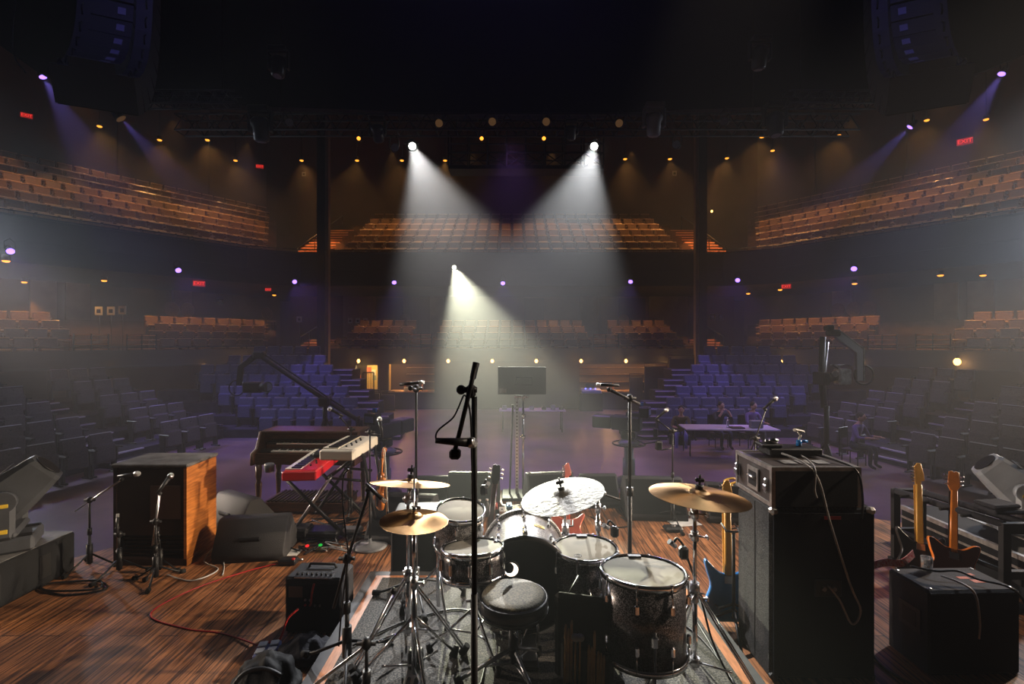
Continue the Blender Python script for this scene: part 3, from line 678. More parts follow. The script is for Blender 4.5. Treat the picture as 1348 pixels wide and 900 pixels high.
# catwalk in the middle
t = thing('catwalk', 'dark central catwalk frame with cross bracing between the white spotlights', 'catwalk', (.2,14,7))
b = B(); x0, x1 = (592-674)/FPX*14, (792-674)/FPX*14; zb, zt = 6.9, 8.05
b.bx(x0,x1,13.7,14.3,zb,zb+.1); b.build('walkway', BLK, t, world=True)
b = B()
for x in [x0+(x1-x0)*i/8 for i in range(9)]:
    for y in (13.7,14.3): b.cyl((x,y,zb+.1),(x,y,zt),.022,n=6)
b.build('upright', BLK, t, world=True)
b = B()
for z in (7.35,7.6,zt): 
    for y in (13.7,14.3): b.cyl((x0,y,z),(x1,y,z),.022,n=6)
b.build('rail', BLK, t, world=True)
b = B()
for i in range(8):
    xa, xb = x0+(x1-x0)*i/8, x0+(x1-x0)*(i+1)/8; b.cyl((xa,13.7,zb+.05),(xb,13.7,7.35),.015,n=5); b.cyl((xb,13.7,zb+.05),(xa,13.7,7.35),.015,n=5)
b.build('cross_brace', BLK, t, world=True)
b = B()
for x in (x0+.2,x1-.2): b.cyl((x,14,zt),(x,14,16.99),.02,n=5)
b.build('hanger', BLK, t, world=True)
# moving head lamps under the truss
def moving_head(px, py, d, h, lab, tilt=0, m=None, hang=True, lens=None):
    """hanging moving head: base, yoke, head; h = overall height"""
    p = at(px,py,d); t = thing('moving_head_lamp', lab, 'stage lamp', p); m = m or BLKP; s = h
    B().bbox((0,0,s*.42),(s*.55,s*.45,s*.16),.02).build('base', m, t)
    y = B(); 
    for q in (-1,1): y.bbox((q*s*.29,0,s*.1),(s*.07,s*.2,s*.55),.015)
    y.bbox((0,0,s*.335),(s*.62,s*.22,s*.06),.015); y.build('yoke', m, t)
    R = rotm(tilt,0,0); hd = B().lathe([(s*.13,-s*.42),(s*.2,-s*.36),(s*.21,-s*.05),(s*.25,.02),(s*.25,s*.14),(s*.17,s*.22),(.02,s*.23)],(0,0,0),16,R); o = hd.build('head', m, t)
    B().cyl(R @ Vector((0,0,-s*.425)), R @ Vector((0,0,-s*.41)), s*.12, n=14).build('lens', lens or GREYM, o)
    b = B()
    for q in (-1,1): b.bbox((q*s*.18,0,s*.54),(s*.06,s*.12,s*.1),.01)
    b.build('clamp', BLK, t)
for px,py,d,h,lb,ti in ((343,166,11.4,.85,'large black moving head lamp under the left part of the truss',10),(1020,160,11.4,.85,'large black moving head lamp under the right part of the truss',-8),(497,172,11.4,.62,'black moving head lamp just left of the left white spotlight',30),(861,160,11.4,.8,'dark blue black moving head lamp right of the right white spotlight',8),(1000,72,9,.62,'faint moving head lamp high in the dark right of centre',12),(367,85,9,.6,'faint moving head lamp high in the dark left of centre',-12),(752,172,11.5,.5,'small black moving head lamp left of the right white spotlight',15)):
    moving_head(px,py,d,h,lb,ti,GREYM if px == 861 else None)
DISC = [(381,161,'unlit lamp with a pale grey lens right of the left moving head'),(578,162,'unlit lamp with an amber disc lens right of the left white spotlight'),(815,162,'unlit lamp with an amber disc lens above the right white spotlight beam'),(648,160,'unlit lamp with a dim half disc lens over the catwalk'),(719,160,'unlit lamp with a dim lens over the right of the catwalk'),(520,194,'black can lamp beside the left white spotlight'),(890,190,'round black can lamp left of the right pillar'),(953,159,'pale lens lamp right of the right pillar'),(472,182,'small amber lamp over the left pillar'),(716,182,'small amber lamp over the catwalk right half'),(634,182,'small amber lamp over the catwalk left half')]
for px,py,lb in DISC:
    am = 'amber' in lb and 'small' in lb
    par('can_lamp',px,py,11.35,(0 if not am else (px-674)/FPX*8,4,5),lb,0,None,0,E_AMB if am else (E_DIM if 'amber' in lb or 'dim' in lb else GREYM),.09 if not am else .045,.3)
# the three white spotlights
KIT = Vector((.15,2.9,.6))
def white_spot(px,py,d,tgt,lab,power,col,ang,e):
    p = at(px,py,d); ax = (Vector(tgt)-p).normalized(); t = thing('white_spotlight', lab, 'stage lamp', p)
    B().cyl(p-ax*.42,p-ax*.05,.09,.13,16).build('housing', BLK, t, world=True)
    B().cyl(p-ax*.05,p+ax*.0,.14,.14,16,caps=False).build('rim', BLK, t, world=True)
    B().cyl(p-ax*.05,p-ax*.035,.09,.09,16).build('lens', e, t, world=True)
    q = p-ax*.25
    B().tube([q+Vector((.16,0,0)),q+Vector((.17,0,.03)),q+Vector((0,0,.05)),q+Vector((-.17,0,.03)),q+Vector((-.16,0,0))],.016,6).build('yoke', BLK, t, world=True)
    spot('white_beam', p+ax*.02, tgt, power, col, ang, .5, .07); soften([o for o in COL.objects if o.type == 'LIGHT'][-1], .35)
    return p
SP1 = white_spot(543,193,12,(.5,2.9,.2),'left bright white spotlight under the truss with a wide hazy beam',9500,(1,.97,.95),16.5,E_WHT)
SP2 = white_spot(782,193,12,(-.35,2.9,.2),'right bright white spotlight under the truss with a wide hazy beam',9500,(.97,.98,1),16.5,E_WHT)
SP3 = white_spot(598,352,21.7,(.45,3.0,.2),'greenish white spotlight on the balcony front beaming down to the stage',58000,(1,1,.74),8,E_GRN)
# line arrays
def line_array(s, lab):
    x, y, z = s*6.42, 8.0, 7.8; t = thing('line_array', lab, 'loudspeaker', (x,y,z), math.radians(-s*24))
    n = 9; hh = .36; p = Vector((0,0,.6)); 
    W = .96
    B().bx(-.35,.35,-.3,.3,.72,.82).build('rigging_frame', BLK, t)
    ch = B()
    for q in (-.3,.3): ch.cyl((q,0,.82),(q,0,9.1),.02,n=6)
    ch.build('hoist_chain', BLK, t)
    for i in range(n):
        th = math.radians((0,2,5,10,17,26,37,49,62)[i]); f = Vector((0,math.cos(th),-math.sin(th))); dn = Vector((0,-math.sin(th),-math.cos(th)))
        c = p + dn*hh/2; R = Matrix((Vector((1,0,0)), f, -dn)).transposed()
        cab = B().box(c,(W,.5,hh*.94),R); cab.box(c-f*.3,(W*.55,.16,hh*.8),R); o = cab.build('cabinet', ARRAY, t)
        B().box(c+f*.256,(W*.96,.012,hh*.86),R).build('grille', GRILL, o)
        B().box(c-f*.386+Vector((s*-.12,0,0)),(.1,.012,.12),R).build('label_plate', ARRLAB, o)
        hd = B()
        for q in (-1,1): hd.tube([c-f*.25+Vector((q*W*.42,0,0))+dn*.1, c-f*.32+Vector((q*W*.42,0,0)), c-f*.25+Vector((q*W*.42,0,0))-dn*.1], .012, 5)
        hd.build('handle', BLK, o)
        p = p + dn*hh
line_array(-1,'black curved line array speaker hanging at the upper left')
line_array(1,'black curved line array speaker hanging at the upper right')
cable('hanging_cable', [(-9.2,9.0,11),(-9.15,9.0,9),(-9.25,9.0,7.5),(-9.0,9,7.0)], .012, BLK, 'thin cable hanging at the far upper left')
# ================================================================== seating
def orch_seat(fab, name_only=True):
    t = bpy.data.objects.new('orchestra_chair', None); COL.objects.link(t); t['category'] = 'seat'; t['label'] = '.'
    R = rotm(-9,0,0)
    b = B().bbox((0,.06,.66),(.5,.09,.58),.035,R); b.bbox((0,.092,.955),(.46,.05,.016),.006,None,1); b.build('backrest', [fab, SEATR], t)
    b = B().bbox((0,.115,.62),(.46,.03,.6),.015,R); b.cyl((0,.02,.86),(0,-.005,.86),.012,n=8); sh = b.build('back_shell', SEATP, t)
    b = B().bbox((0,-.05,.5),(.46,.1,.44),.04,rotm(-4,0,0)); b.build('seat_pan', fab, t)
    for q in (-1,1):
        b = B().bbox((q*.262,-.06,.62),(.045,.36,.04),.012); b.bx(q*.262-.015,q*.262+.015,-.08,.1,.3,.6); b.build('armrest', SEATP, t)
        b = B().bx(q*.24-.02,q*.24+.02,-.06,.08,.03,.5); b.bbox((q*.24,.0,.018),(.06,.3,.034),.008); b.build('leg', SEATP, t)
    return t
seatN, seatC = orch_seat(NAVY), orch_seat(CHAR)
USED = set()
def put_orch(proto, x, y, z, rz, lab, grp):
    if proto.name not in USED:
        USED.add(proto.name); proto.location = (x,y,z); proto.rotation_euler = (0,0,rz); proto['label'] = lab; proto['group'] = grp; return proto
    return copy_tree(proto, (x,y,z), rz, lab, grp)
ZT = [HOUSE,-.8,-.5,-.15,.18,.525,.88]
DT = [15.3+.85*k for k in range(7)]
XR = [-4.5-.585*k for k in range(7)]                       # inner end of the rows
XB = [-8.5,-9.75,-11.0,-12.1,-12.9,-12.1,-11.4]           # where the rows turn
V2, W2 = Vector((-.21,-.977)), Vector((-.977,.21))
def S2(k): return Vector((-8.84-1.32*k, 14.36+.61*k))
def mir(s, p): return (p[0] if s < 0 else -p[0], p[1])
for s, nm in ((-1,'left'),(1,'right')):
    b, e, hs = B(), B(), B()
    for k in range(1,7):
        d0, d1 = DT[k]-.47, DT[k]+.38 + (.25 if k == 6 else 0)
        z = ZT[k]; P = lambda x, y: mir(s,(x,y))
        slab(b, [P(XR[k]+1.45,d0),P(XR[k]+1.45,d1),P(XB[k]-(.8 if k < 5 else .1),d1),P(XB[k]-(.4 if k < 5 else .1),d0)], HOUSE, z)
        slab(e, [P(XR[k]+1.46,d0-.02),P(XR[k]+1.46,d0+.05),P(XR[k]+.15,d0+.05),P(XR[k]+.15,d0-.02)], z-.03, z+.004)
        zh = (ZT[k]+ZT[k-1])/2; dh = d0-.36                # half step in the stairs
        slab(hs, [P(XR[k]+1.55,dh),P(XR[k]+1.55,d0),P(XR[k]+.2,d0),P(XR[k]+.2,dh)], HOUSE, zh)
        slab(e, [P(XR[k]+1.56,dh-.02),P(XR[k]+1.56,dh+.05),P(XR[k]+.19,dh+.05),P(XR[k]+.19,dh-.02)], zh-.03, zh+.004)
        if k > 4: continue
        q0 = S2(k); o0, o1 = -.7, .72
        pt = lambda t, o: mir(s, q0+V2*t+W2*o)
        slab(b, [pt(-1.2,o0),pt(9,o0),pt(9,o1),pt(-1.6,o1)], HOUSE, z)
        slab(e, [pt(1.85,o0-.02),pt(3.05,o0-.02),pt(3.05,o0+.06),pt(1.85,o0+.06)], z-.03, z+.004)
        slab(hs, [pt(1.9,o0-.42),pt(3.0,o0-.42),pt(3.0,o0),pt(1.9,o0)], HOUSE, zh)
        slab(e, [pt(1.88,o0-.44),pt(3.02,o0-.44),pt(3.02,o0-.36),pt(1.88,o0-.36)], zh-.03, zh+.004)
    struct(b, 'floor_seating_tiers_'+nm, TIER); struct(hs, 'floor_aisle_steps_'+nm, TIER); struct(e, 'trim_step_nosing_'+nm, NOSE)
    for k in range(7):
        z = ZT[k]; n = int((XR[k]-XB[k]-.3)/.58); off = XR[k]-.35
        rown = ('lowest','second','third','fourth','fifth','sixth','topmost')[k]
        for i in range(n):
            x, y = mir(s,(off-.58*i, DT[k]+.1))
            put_orch(seatN, x, y, z, 0, 'navy seat, %s straight row of %s floor bank, %s from the stairs' % (rown, nm, ORD[i]), 'navy seats of the floor banks')
        if k > 4: continue
        q = S2(k); rz = math.atan2(V2.y, V2.x)+PI/2        # seats face the stage
        rzz = math.radians(90-12) if s < 0 else -math.radians(90-12)
        for i in range(3):
            x, y = mir(s, q+V2*(.1+.6*i)+W2*.05)
            put_orch(seatC, x, y, z, rzz*(.95), 'charcoal seat, %s corner row of %s floor bank, %s from the bend' % (rown, nm, ORD[i]), 'charcoal seats of the corner rows')
        for i in range((9,8,6,5,3)[k]):
            x, y = mir(s, q+V2*(3.1+.6*i)+W2*.05)
            put_orch(seatC, x, y, z, rzz*(.93), 'charcoal seat, %s outer row of %s floor bank, %s from the aisle' % (rown, nm, ORD[i]), 'charcoal seats of the outer rows')
def bal_seat_geo(b, M=None):
    k = len(b.v)
    R = rotm(-10,0,0)
    b.bbox((0,.1,.62),(.5,.08,.42),.05,R); b.bbox((0,-.12,.42),(.47,.42,.09),.03,rotm(7,0,0))
    for q in (-1,1): b.bbox((q*.253,-.08,.6),(.035,.34,.035),.01); b.bx(q*.253-.012,q*.253+.012,-.02,.1,.05,.59)
    b.bx(-.06,.06,-.05,.1,.02,.4)
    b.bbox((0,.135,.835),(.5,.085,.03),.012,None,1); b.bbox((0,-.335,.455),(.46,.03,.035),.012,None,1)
    if M is not None:
        for i in range(k, len(b.v)): b.v[i] = M @ b.v[i]
    return b
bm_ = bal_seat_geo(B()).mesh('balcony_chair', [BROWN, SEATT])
def put_bal(name, x, y, z, rz, lab, grp):
    o = bpy.data.objects.new(name, bm_); COL.objects.link(o); o.location = (x,y,z); o.rotation_euler = (0,0,rz)
    tag(o, lab, 'seat', grp)
rest = B(); cnt = 0
SW = .58
for s, nm in ((-1,'left'),(1,'right')):
    rz = math.atan2(.611,.791)*0 + (math.radians(52.3) if s < 0 else -math.radians(52.3))
    for k in range(8):
        t0 = -.47*k+.75; tmax = 9.45
        n = int((tmax-t0)/SW)
        for i in range(n):
            p = side_pt(s, t0+SW*i, TR*k+.12)
            put_bal('balcony_chair', p.x, p.y, BZ+BR*k, rz, 'brown seat, %s row of %s balcony block, %s from the orange steps' % (ORD[k], nm, ORD[i]), 'brown seats of the upper balcony'); cnt += 1
    for k in range(4):
        t0 = -.47*k+.75
        n = int((10.3-.3*k-t0)/SW)
        for i in range(n):
            t = t0+SW*i
            if 4.35 < t < 7.15 + (.0 if k else 0): continue        # stair gap with rails
            p = side_pt(s, t, TR*k+.12)
            put_bal('mezzanine_chair', p.x, p.y, MZ+MR*k+(.02), rz, 'brown seat, %s row of %s mezzanine block, %s from the pillar' % (ORD[k], nm, ORD[i]), 'brown seats of the mezzanine')
for k in range(7):
    n = 26
    for i in range(n):
        x = (i-(n-1)/2)*SW*1.07
        if k < 2 and cnt < 300:
            cnt += 1; put_bal('balcony_chair', x, CF+TR*k+.12, BZ+BR*k, 0, 'brown seat, %s row of middle balcony block, %s from left end' % (ORD[k], ORD[i]), 'brown seats of the upper balcony')
        else: bal_seat_geo(rest, Matrix.Translation((x,CF+TR*k+.12,BZ+BR*k)))
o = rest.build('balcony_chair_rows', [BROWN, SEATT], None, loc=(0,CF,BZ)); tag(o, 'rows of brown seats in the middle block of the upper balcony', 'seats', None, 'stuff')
for k in range(4):
    for i in range(26):
        x = (i-12.5)*SW*1.07
        if -4.9 < x < -3.5 or 3.6 < x < 5.1: continue
        put_bal('mezzanine_chair', x, CF+TR*k+.12, MZ+MR*k+.02, 0, 'brown seat, %s row of middle mezzanine block, %s from left end' % (ORD[k], ORD[i]), 'brown seats of the mezzanine')
# round backed loose chairs along the mezzanine back
def loose(px, py, d, lab):
    c = (px-674)/FPX; s = -1 if px < 674 else 1
    if abs(c) < .36: p = Vector((c*26.45,26.45,MZ+3*MR))
    else:
        off = 3.9; a = -abs(c); tt = (a*(CF+NO.y*off)-(P0.x+NO.x*off))/(U.x-a*U.y); q = side_pt(s,tt,off); p = Vector((q.x,q.y,MZ+4*MR))
    t = thing('round_back_chair', lab, 'chair', p, 0 if abs(c) < .36 else math.radians(-s*52))
    B().prism([(.3*math.cos(a),.34*math.sin(a)) for a in [2*PI*i/20 for i in range(20)]], Matrix.Translation((0,.05,.92)) @ Matrix.Rotation(PI/2-.15,4,'X'), .05, bev=.015).build('backrest', BROWN, t)
    B().bbox((0,-.2,.5),(.5,.46,.08),.03).build('seat', BROWN, t)
    for x in (-.2,.2):
        for y in (-.38,-.02): B().cyl((x,y,0),(x,y,.47),.015,n=6).build('leg', BLK, t)
for px,py,d,lb in ((226,419,21.4,'round backed chair behind the left mezzanine seats, left one of the pair'),(247,419,21.8,'round backed chair behind the left mezzanine seats, right one of the pair'),(352,423,24.6,'single round backed chair at the right end of the left mezzanine'),(533,424,26.6,'round backed chair behind the centre mezzanine seats left of the green beam'),(821,424,26.6,'round backed chair behind the centre mezzanine seats right of the beams'),(1102,416,21.6,'round backed chair behind the right mezzanine seats, left one'),(1123,415,21.2,'round backed chair behind the right mezzanine seats, middle one'),(1144,413,20.8,'round backed chair behind the right mezzanine seats, right one')):
    loose(px,py,d,lb)
# ================================================================== gear on and in front of the stage
def mic(tip, dirv, lab, L=.16, r=.024, m=None, slim=False):
    """hand microphone with its ball at tip, handle running against dirv"""
    tip, a = Vector(tip), Vector(dirv).normalized(); t = thing('microphone', lab, 'microphone', tip)
    if slim: B().cyl(tip-a*L,tip-a*.03,.010,.011,12).build('body', m or BLKP, t, world=True); B().cyl(tip-a*.029,tip,.0115,.0115,12).build('capsule', MESHS, t, world=True)
    else:
        B().cyl(tip-a*(L+r),tip-a*r*1.6,.010,.017,12).build('body', m or BLKP, t, world=True)
        b = B().ell(tip-a*r*.8,(r,r,r),14,10); b.build('grille', MESHS, t, world=True)
        B().cyl(tip-a*r*1.55,tip-a*r*.75,r*1.03,r*1.03,14).build('band', STEEL, t, world=True)
    return t
def stand(base, h, arm, lab, kind='tripod', r=.012, m=None, armm=None, foot=.3, rot=0.3, clutch=True, name='microphone_stand', legz=.14):
    """pole with tripod or round base; arm = list of (dx,dy,dz) offsets from the pole top"""
    m = m or BLK; base = Vector(base); t = thing(name, lab, 'stand', base, 0)
    if kind == 'tripod':
        B().cyl((0,0,.05),(0,0,legz+.08),r*2.1,n=10).build('hub', m, t)
        for i in range(3):
            a = rot+2*PI*i/3; e = Vector((foot*math.cos(a),foot*math.sin(a),.018)); l = B().tube([(0,0,legz),e*.75+Vector((0,0,.028)),e],r*.75,6); o = l.build('leg', m, t)
            B().cyl(e*.9+Vector((0,0,.006)),e*1.08+Vector((0,0,.0)),.019,n=8).build('rubber_foot', RUB, o)
    else:
        B().lathe([(foot*.5,.0),(foot*.5,.014),(foot*.42,.026),(r*1.6,.036),(r*1.4,.08)],(0,0,0.001),28).build('round_base', GREYM if kind == 'grey' else m, t)
    B().cyl((0,0,.04),(0,0,h*.52),r,n=10).build('lower_tube', m, t); B().cyl((0,0,h*.52),(0,0,h),r*.75,n=10).build('upper_tube', m, t)
    B().cyl((0,0,h*.5),(0,0,h*.5+.06),r*1.6,n=10).build('height_collar', m, t)
    if arm:
        if clutch:
            b = B().ell((0,0,h+.01),(.026,.026,.03),10,8); b.cyl((-.045,0,h+.01),(.045,0,h+.01),.011,n=8); b.build('boom_clutch', m, t)
        A = B(); A.tube([Vector((0,0,h))+Vector(q) for q in arm],r*.72,8); A.build('boom_arm', armm or m, t)
        e = Vector((0,0,h))+Vector(arm[-1]); B().ell(e,(.017,.017,.017),8,6).build('mic_clip', m, t)
    return t
def wedge(x, y, w, rz, lab, d=.5, h=.4, name='floor_monitor', m=None, z=0):
    t = thing(name, lab, 'loudspeaker', (x,y,z), math.radians(rz))
    prof = [(-d*.5,.06),(-d*.5,0),(d*.45,0),(d*.5,.1*h/.4),(d*.2,h*.97),(d*.13,h),(-.02,h)]
    M = Matrix.Translation((-w/2,0,0)) @ Matrix(((0,0,1,0),(1,0,0,0),(0,1,0,0),(0,0,0,1)))
    B().prism(prof, M, w, 0, bev=.008).build('cabinet', m or WEDGE, t)
    a, c = Vector((0,-d*.5,.06)), Vector((0,-.02,h)); n = (c-a).normalized(); nn = Vector((0,-n.z,n.y)); 
    b = B(); b.quad([a+n*.02+nn*.004+Vector((-w/2+.02,0,0)), a+n*.02+nn*.004+Vector((w/2-.02,0,0)), c-n*.02+nn*.004+Vector((w/2-.02,0,0)), c-n*.02+nn*.004+Vector((-w/2+.02,0,0))])
    b.build('grille', GRILL, t)
    B().bbox((0,d*.37,h*.5),(.2,.03,.09),.012,rotm(-28,0,0)).build('handle', BLKP, t)
    return t
def crate(name, x0, x1, y0, y1, z0, z1, lab, cat, m=None, rz=0, edge=None):
    """road case with aluminium edges, corner balls and latches"""
    t = thing(name, lab, cat, ((x0+x1)/2,(y0+y1)/2,z0), math.radians(rz)); w, d, h = x1-x0, y1-y0, z1-z0; m = m or CASE
    B().bbox((0,0,h/2),(w,d,h),.012).build('body', m, t)
    return t, w, d, h
# ---- left black case with a moving lamp on it
t, w_, d_, h_ = crate('road_case', -4.75,-3.88,2.75,4.32,.0,.34,'long black case at the far left carrying the grey moving lamp','case')
B().bbox((0,0,h_+.004),(w_*.985,d_*.985,.006),.002).build('lid_top', LEST, t)
for y in (-.35,.1,.5): B().bx(w_/2+.0005,w_/2+.006,y-.05,y+.05,h_*.2,h_*.75).build('recessed_plate', BLK, t)
def floor_mover(x, y, z, dirv, lab, m, s=1.0):
    t = thing('moving_lamp', lab, 'stage lamp', (x,y,z)); a = Vector(dirv).normalized(); ax = Vector((-a.y,a.x,0)).normalized(); up = a.cross(ax)
    if up.z < 0: up = -up
    R0 = Matrix((ax, Vector((0,0,1)).cross(ax), Vector((0,0,1)))).transposed(); R = Matrix((ax, up, a)).transposed()
    b = B().bbox((0,0,.07*s),(.44*s,.42*s,.14*s),.02,R0); o = b.build('base', m, t)
    b = B()
    for q in (-1,1): b.bbox(ax*q*.15*s+Vector((0,0,.145*s)),(.05*s,.4*s,.03*s),.01,R0)
    b.build('base_handle', BLK, o)
    c = Vector((0,0,.5*s))
    for q in (-1,1):
        y_ = B().bbox(ax*q*.225*s+Vector((0,0,.34*s)),(.075*s,.17*s,.4*s),.03,R0); y_.cyl(ax*q*.185*s+c,ax*q*.265*s+c,.1*s,n=18); o = y_.build('yoke_arm', m, t)
        l = B().bbox(ax*q*.268*s+Vector((0,0,.47*s)),(.006,.09*s,.035*s),.003,R0); l.bbox(ax*q*.268*s+Vector((0,0,.23*s)),(.006,.08*s,.04*s),.003,R0); l.build('warning_label', YLAB, o)
    B().bbox((0,0,.18*s),(.5*s,.2*s,.07*s),.02,R0).build('yoke_bridge', m, t)
    prof = [(-.15,-.15),(-.15,.15),(-.1,.2),(.1,.2),(.15,.15),(.15,-.15),(.1,-.2),(-.1,-.2)]
    hb = B(); k0 = len(hb.v); n = 8
    for zz, f in ((-.36,.72),(-.3,.95),(-.02,1.05),(.1,1.0),(.34,.82),(.38,.74)):
        for px_, py_ in prof: hb.v.append(c + (R @ Vector((px_*f*s, py_*f*s, zz*s))))
    for i in range(5):
        for j in range(n): hb.face((k0+i*n+j,k0+i*n+(j+1)%n,k0+(i+1)*n+(j+1)%n,k0+(i+1)*n+j))
    hb.face([k0+j for j in range(n)][::-1]); hb.face([k0+5*n+j for j in range(n)]); o = hb.build('head', m, t)
    v = B()
    for q in (-1,1):
        for i in range(6): v.box(c+R @ Vector((q*.158*s,.0,(-.27+.03*i)*s)),(.006,.16*s,.012*s),R)
    v.build('vent', BLK, o)
    B().box(c+R @ Vector((0,.213*s,.12*s)),(.16*s,.004,.2*s),R).build('top_panel', GREYM, o)
    B().cyl(c+a*.381*s,c+a*.392*s,.12*s,n=20).build('lens', BLK, o)
    B().box(c+R @ Vector((0,.214*s,-.12*s)),(.2*s,.004,.05*s),R).build('pale_strip', PAPER, o)
    return t
floor_mover(-4.08,3.95,.352,(.62,.42,.72),'grey moving lamp standing on the long black case at the far left',MOVER,.83)
# ---- rotary speaker cabinet
t = thing('rotary_speaker_cabinet', 'big orange brown wooden rotary speaker cabinet with a dark back', 'loudspeaker', (-3.27,4.61,0), 0)
hw, hd, H = .33, .22, .915
b = B(); b.bx(-hw,hw,-hd,hd,0,.06); b.bx(-hw,-hw+.025,-hd,hd,.06,H-.03); b.bx(-hw,hw,hd-.02,hd,.06,H-.03); b.build('frame', LESD, t)
B().bx(hw-.025,hw+.002,-hd,hd,.06,H-.03).build('side_panel', LESW, t)
B().bx(hw+.0025,hw+.010,-hd-.005,hd+.005,0,.06).build('plinth', LESW, t)
B().bbox((0,0,H-.012),(2*hw+.03,2*hd+.03,.03),.008).build('top', LEST, t)
B().bx(-hw+.03,hw-.03,-hd+.012,-hd+.03,.27,H-.04).build('back_panel', LESD, t)
B().bx(.0,.27,-hd+.004,-hd+.011,.42,.72).build('access_plate', mat('brown_plate', (.06,.028,.018), .5), t)
b = B()
for i in range(5): b.bx(-hw+.05,hw-.05,-hd+.05,-hd+.08,.08+.035*i,.095+.035*i)
b.build('lower_louvre', LESD, t)
B().bx(-hw+.03,hw-.03,-hd+.1,-hd+.11,.06,.27).build('lower_baffle', GRILL, t)
# its microphones
def boom_mic(px_base, py_base, z0, tip_px, tip_py, tip_d, h, slab_, mlab, kind='tripod', dirv=None, back=.25, r=.011, armm=None, slim=False, foot=.28, rot=.3, **kw):
    base = onz(px_base,py_base,z0) if not isinstance(px_base, Vector) else px_base
    tip = at(tip_px,tip_py,tip_d); top = base+Vector((0,0,h)); a = tip-top; n = a.normalized()
    d = Vector(dirv) if dirv is not None else n
    end = tip-d.normalized()*(.15 if not slim else .09)-Vector((0,0,.03))
    b = end-top; bn = b.normalized()
    arm = [tuple(-bn*back), (0,0,0), tuple(b)] if back else [(0,0,0), tuple(b)]
    st = stand(base,h,arm,slab_,kind,r,foot=foot,rot=rot,armm=armm,**kw)
    mic(tip+Vector((0,0,.0)), d, mlab, slim=slim); return st
boom_mic(118,748,0,184,623,4.22,.60,'left tripod boom stand before the rotary speaker cabinet','silver headed microphone pointing right at the cabinet top, left one',dirv=(1,.05,.12),back=.22,armm=STEEL,foot=.2)
boom_mic(205,766,0,227,623,4.15,.50,'right tripod boom stand before the rotary speaker cabinet','round silver headed microphone at the right corner of the cabinet top',dirv=(.35,.45,.75),back=.2,armm=STEEL,rot=.9,foot=.2)
boom_mic(157,756,0,155,676,4.2,.34,'short tripod stand in front of the rotary speaker cabinet','small black microphone on the short stand before the cabinet',dirv=(-.2,.3,.9),back=.0,foot=.22,slim=True)
mic((-3.0-.1,4.24,.175+.08),(.1,-.25,-.8),'silver microphone hanging low before the cabinet bottom',L=.12)
stand((-3.06,4.23,0),.22,[(0,0,0),(-.02,0,.12)],'very short stand holding the low hanging microphone','tripod',.009,foot=.14,clutch=False)
cable('coiled_cable', [(-3.9,3.98,.012),(-3.55,3.86,.012),(-3.3,3.95,.014),(-3.5,4.08,.016),(-3.85,4.02,.02),(-3.72,3.9,.026),(-3.35,3.92,.03),(-3.45,4.06,.03),(-3.7,4.05,.02)], .008, BLK, 'coil of black cable on the planks before the left boom stand')
cable('microphone_cable', [(-2.98,4.2,.01),(-2.7,4.1,.008),(-2.6,4.3,.008),(-2.8,4.42,.03),(-2.75,4.55,.12),(-2.62,4.42,.008),(-2.5,4.2,.008)], .006, GREYC, 'thin pale cable looping beside the orange cabinet side')
# ---- wedges
wedge(-2.45,4.68,.62,188,'black floor monitor turned away beside the orange cabinet',.5,.36)
wedge(-2.95,5.32,.6,150,'grey floor monitor behind the orange cabinet side',.5,.36)
wedge(-1.13,5.15,.64,-8,'large dark floor monitor left of the drum kit below the fiddle',.62,.4)
t = wedge(-1.0,6.0,.55,2,'floor monitor at the stage edge left of centre, half behind the upper cymbal',.42,.36)
wedge(-.47,5.95,.62,-3,'floor monitor at the stage edge directly behind the tall foreground stand',.5,.42)
wedge(.46,5.95,.58,9,'floor monitor at the stage edge just right of the screen stand',.5,.42)
wedge(1.08,6.1,.46,2,'small floor monitor at the stage edge right of the pale cymbal',.4,.36)
wedge(1.66,5.75,.68,-4,'wide floor monitor at the stage edge right of the tall boom stand',.55,.42)
wedge(2.55,5.6,.6,-14,'floor monitor at the stage edge behind the golden right cymbal',.5,.38)
cable('yellow_cable', [(2.44,5.5,.39),(2.38,5.45,.46),(2.46,5.42,.5),(2.52,5.45,.46),(2.47,5.5,.41),(2.5,5.52,.39)], .012, YELC, 'yellow cable coil on top of the right stage edge monitor')
# drum fill box behind the riser
t = thing('drum_monitor', 'upright black speaker box behind the left rear corner of the riser', 'loudspeaker', (-.78,4.12,0), math.radians(4))
B().bbox((0,0,.3),(.42,.4,.6),.012).build('cabinet', WEDGE, t)
B().bx(-.19,.19,-.208,-.2005,.04,.56).build('grille', GRILL, t); B().bx(-.05,.12,-.2015,-.2005,.33,.338).build('handle_slot', GREYM, t)
# ---- organ
t = thing('organ', 'dark wooden two manual organ on turned legs', 'organ', (-2.46,6.0,0), math.radians(-2))
W, D, z0, z1 = 1.18, .56, .56, .93
b = B(); b.bx(-W/2,W/2,-D/2+.05,D/2,z0,z0+.05); b.bx(-W/2,W/2,D/2-.03,D/2,z0+.05,z1-.03); b.bx(-W/2,W/2,-D/2+.26,D/2-.03,z1-.1,z1-.03); b.bx(-W/2,W/2,-D/2+.05,-D/2+.08,z0+.05,z0+.13); b.build('case', ORGW, t)
B().bbox((0,.1,z1-.01),(W+.04,D*.66,.03),.008).build('top', ORGW, t)
side = [(-D/2,z0),(-D/2,z0+.14),(-D/2+.1,z0+.18),(-D/2+.2,z1),(D/2,z1),(D/2,z0)]
for q in (-1,1):
    x = q*(W/2+.018)-.018
    B().prism(side, Matrix.Translation((x,0,0)) @ Matrix(((0,0,1,0),(1,0,0,0),(0,1,0,0),(0,0,0,1))), .036, bev=.006).build('cheek', ORGW, t)
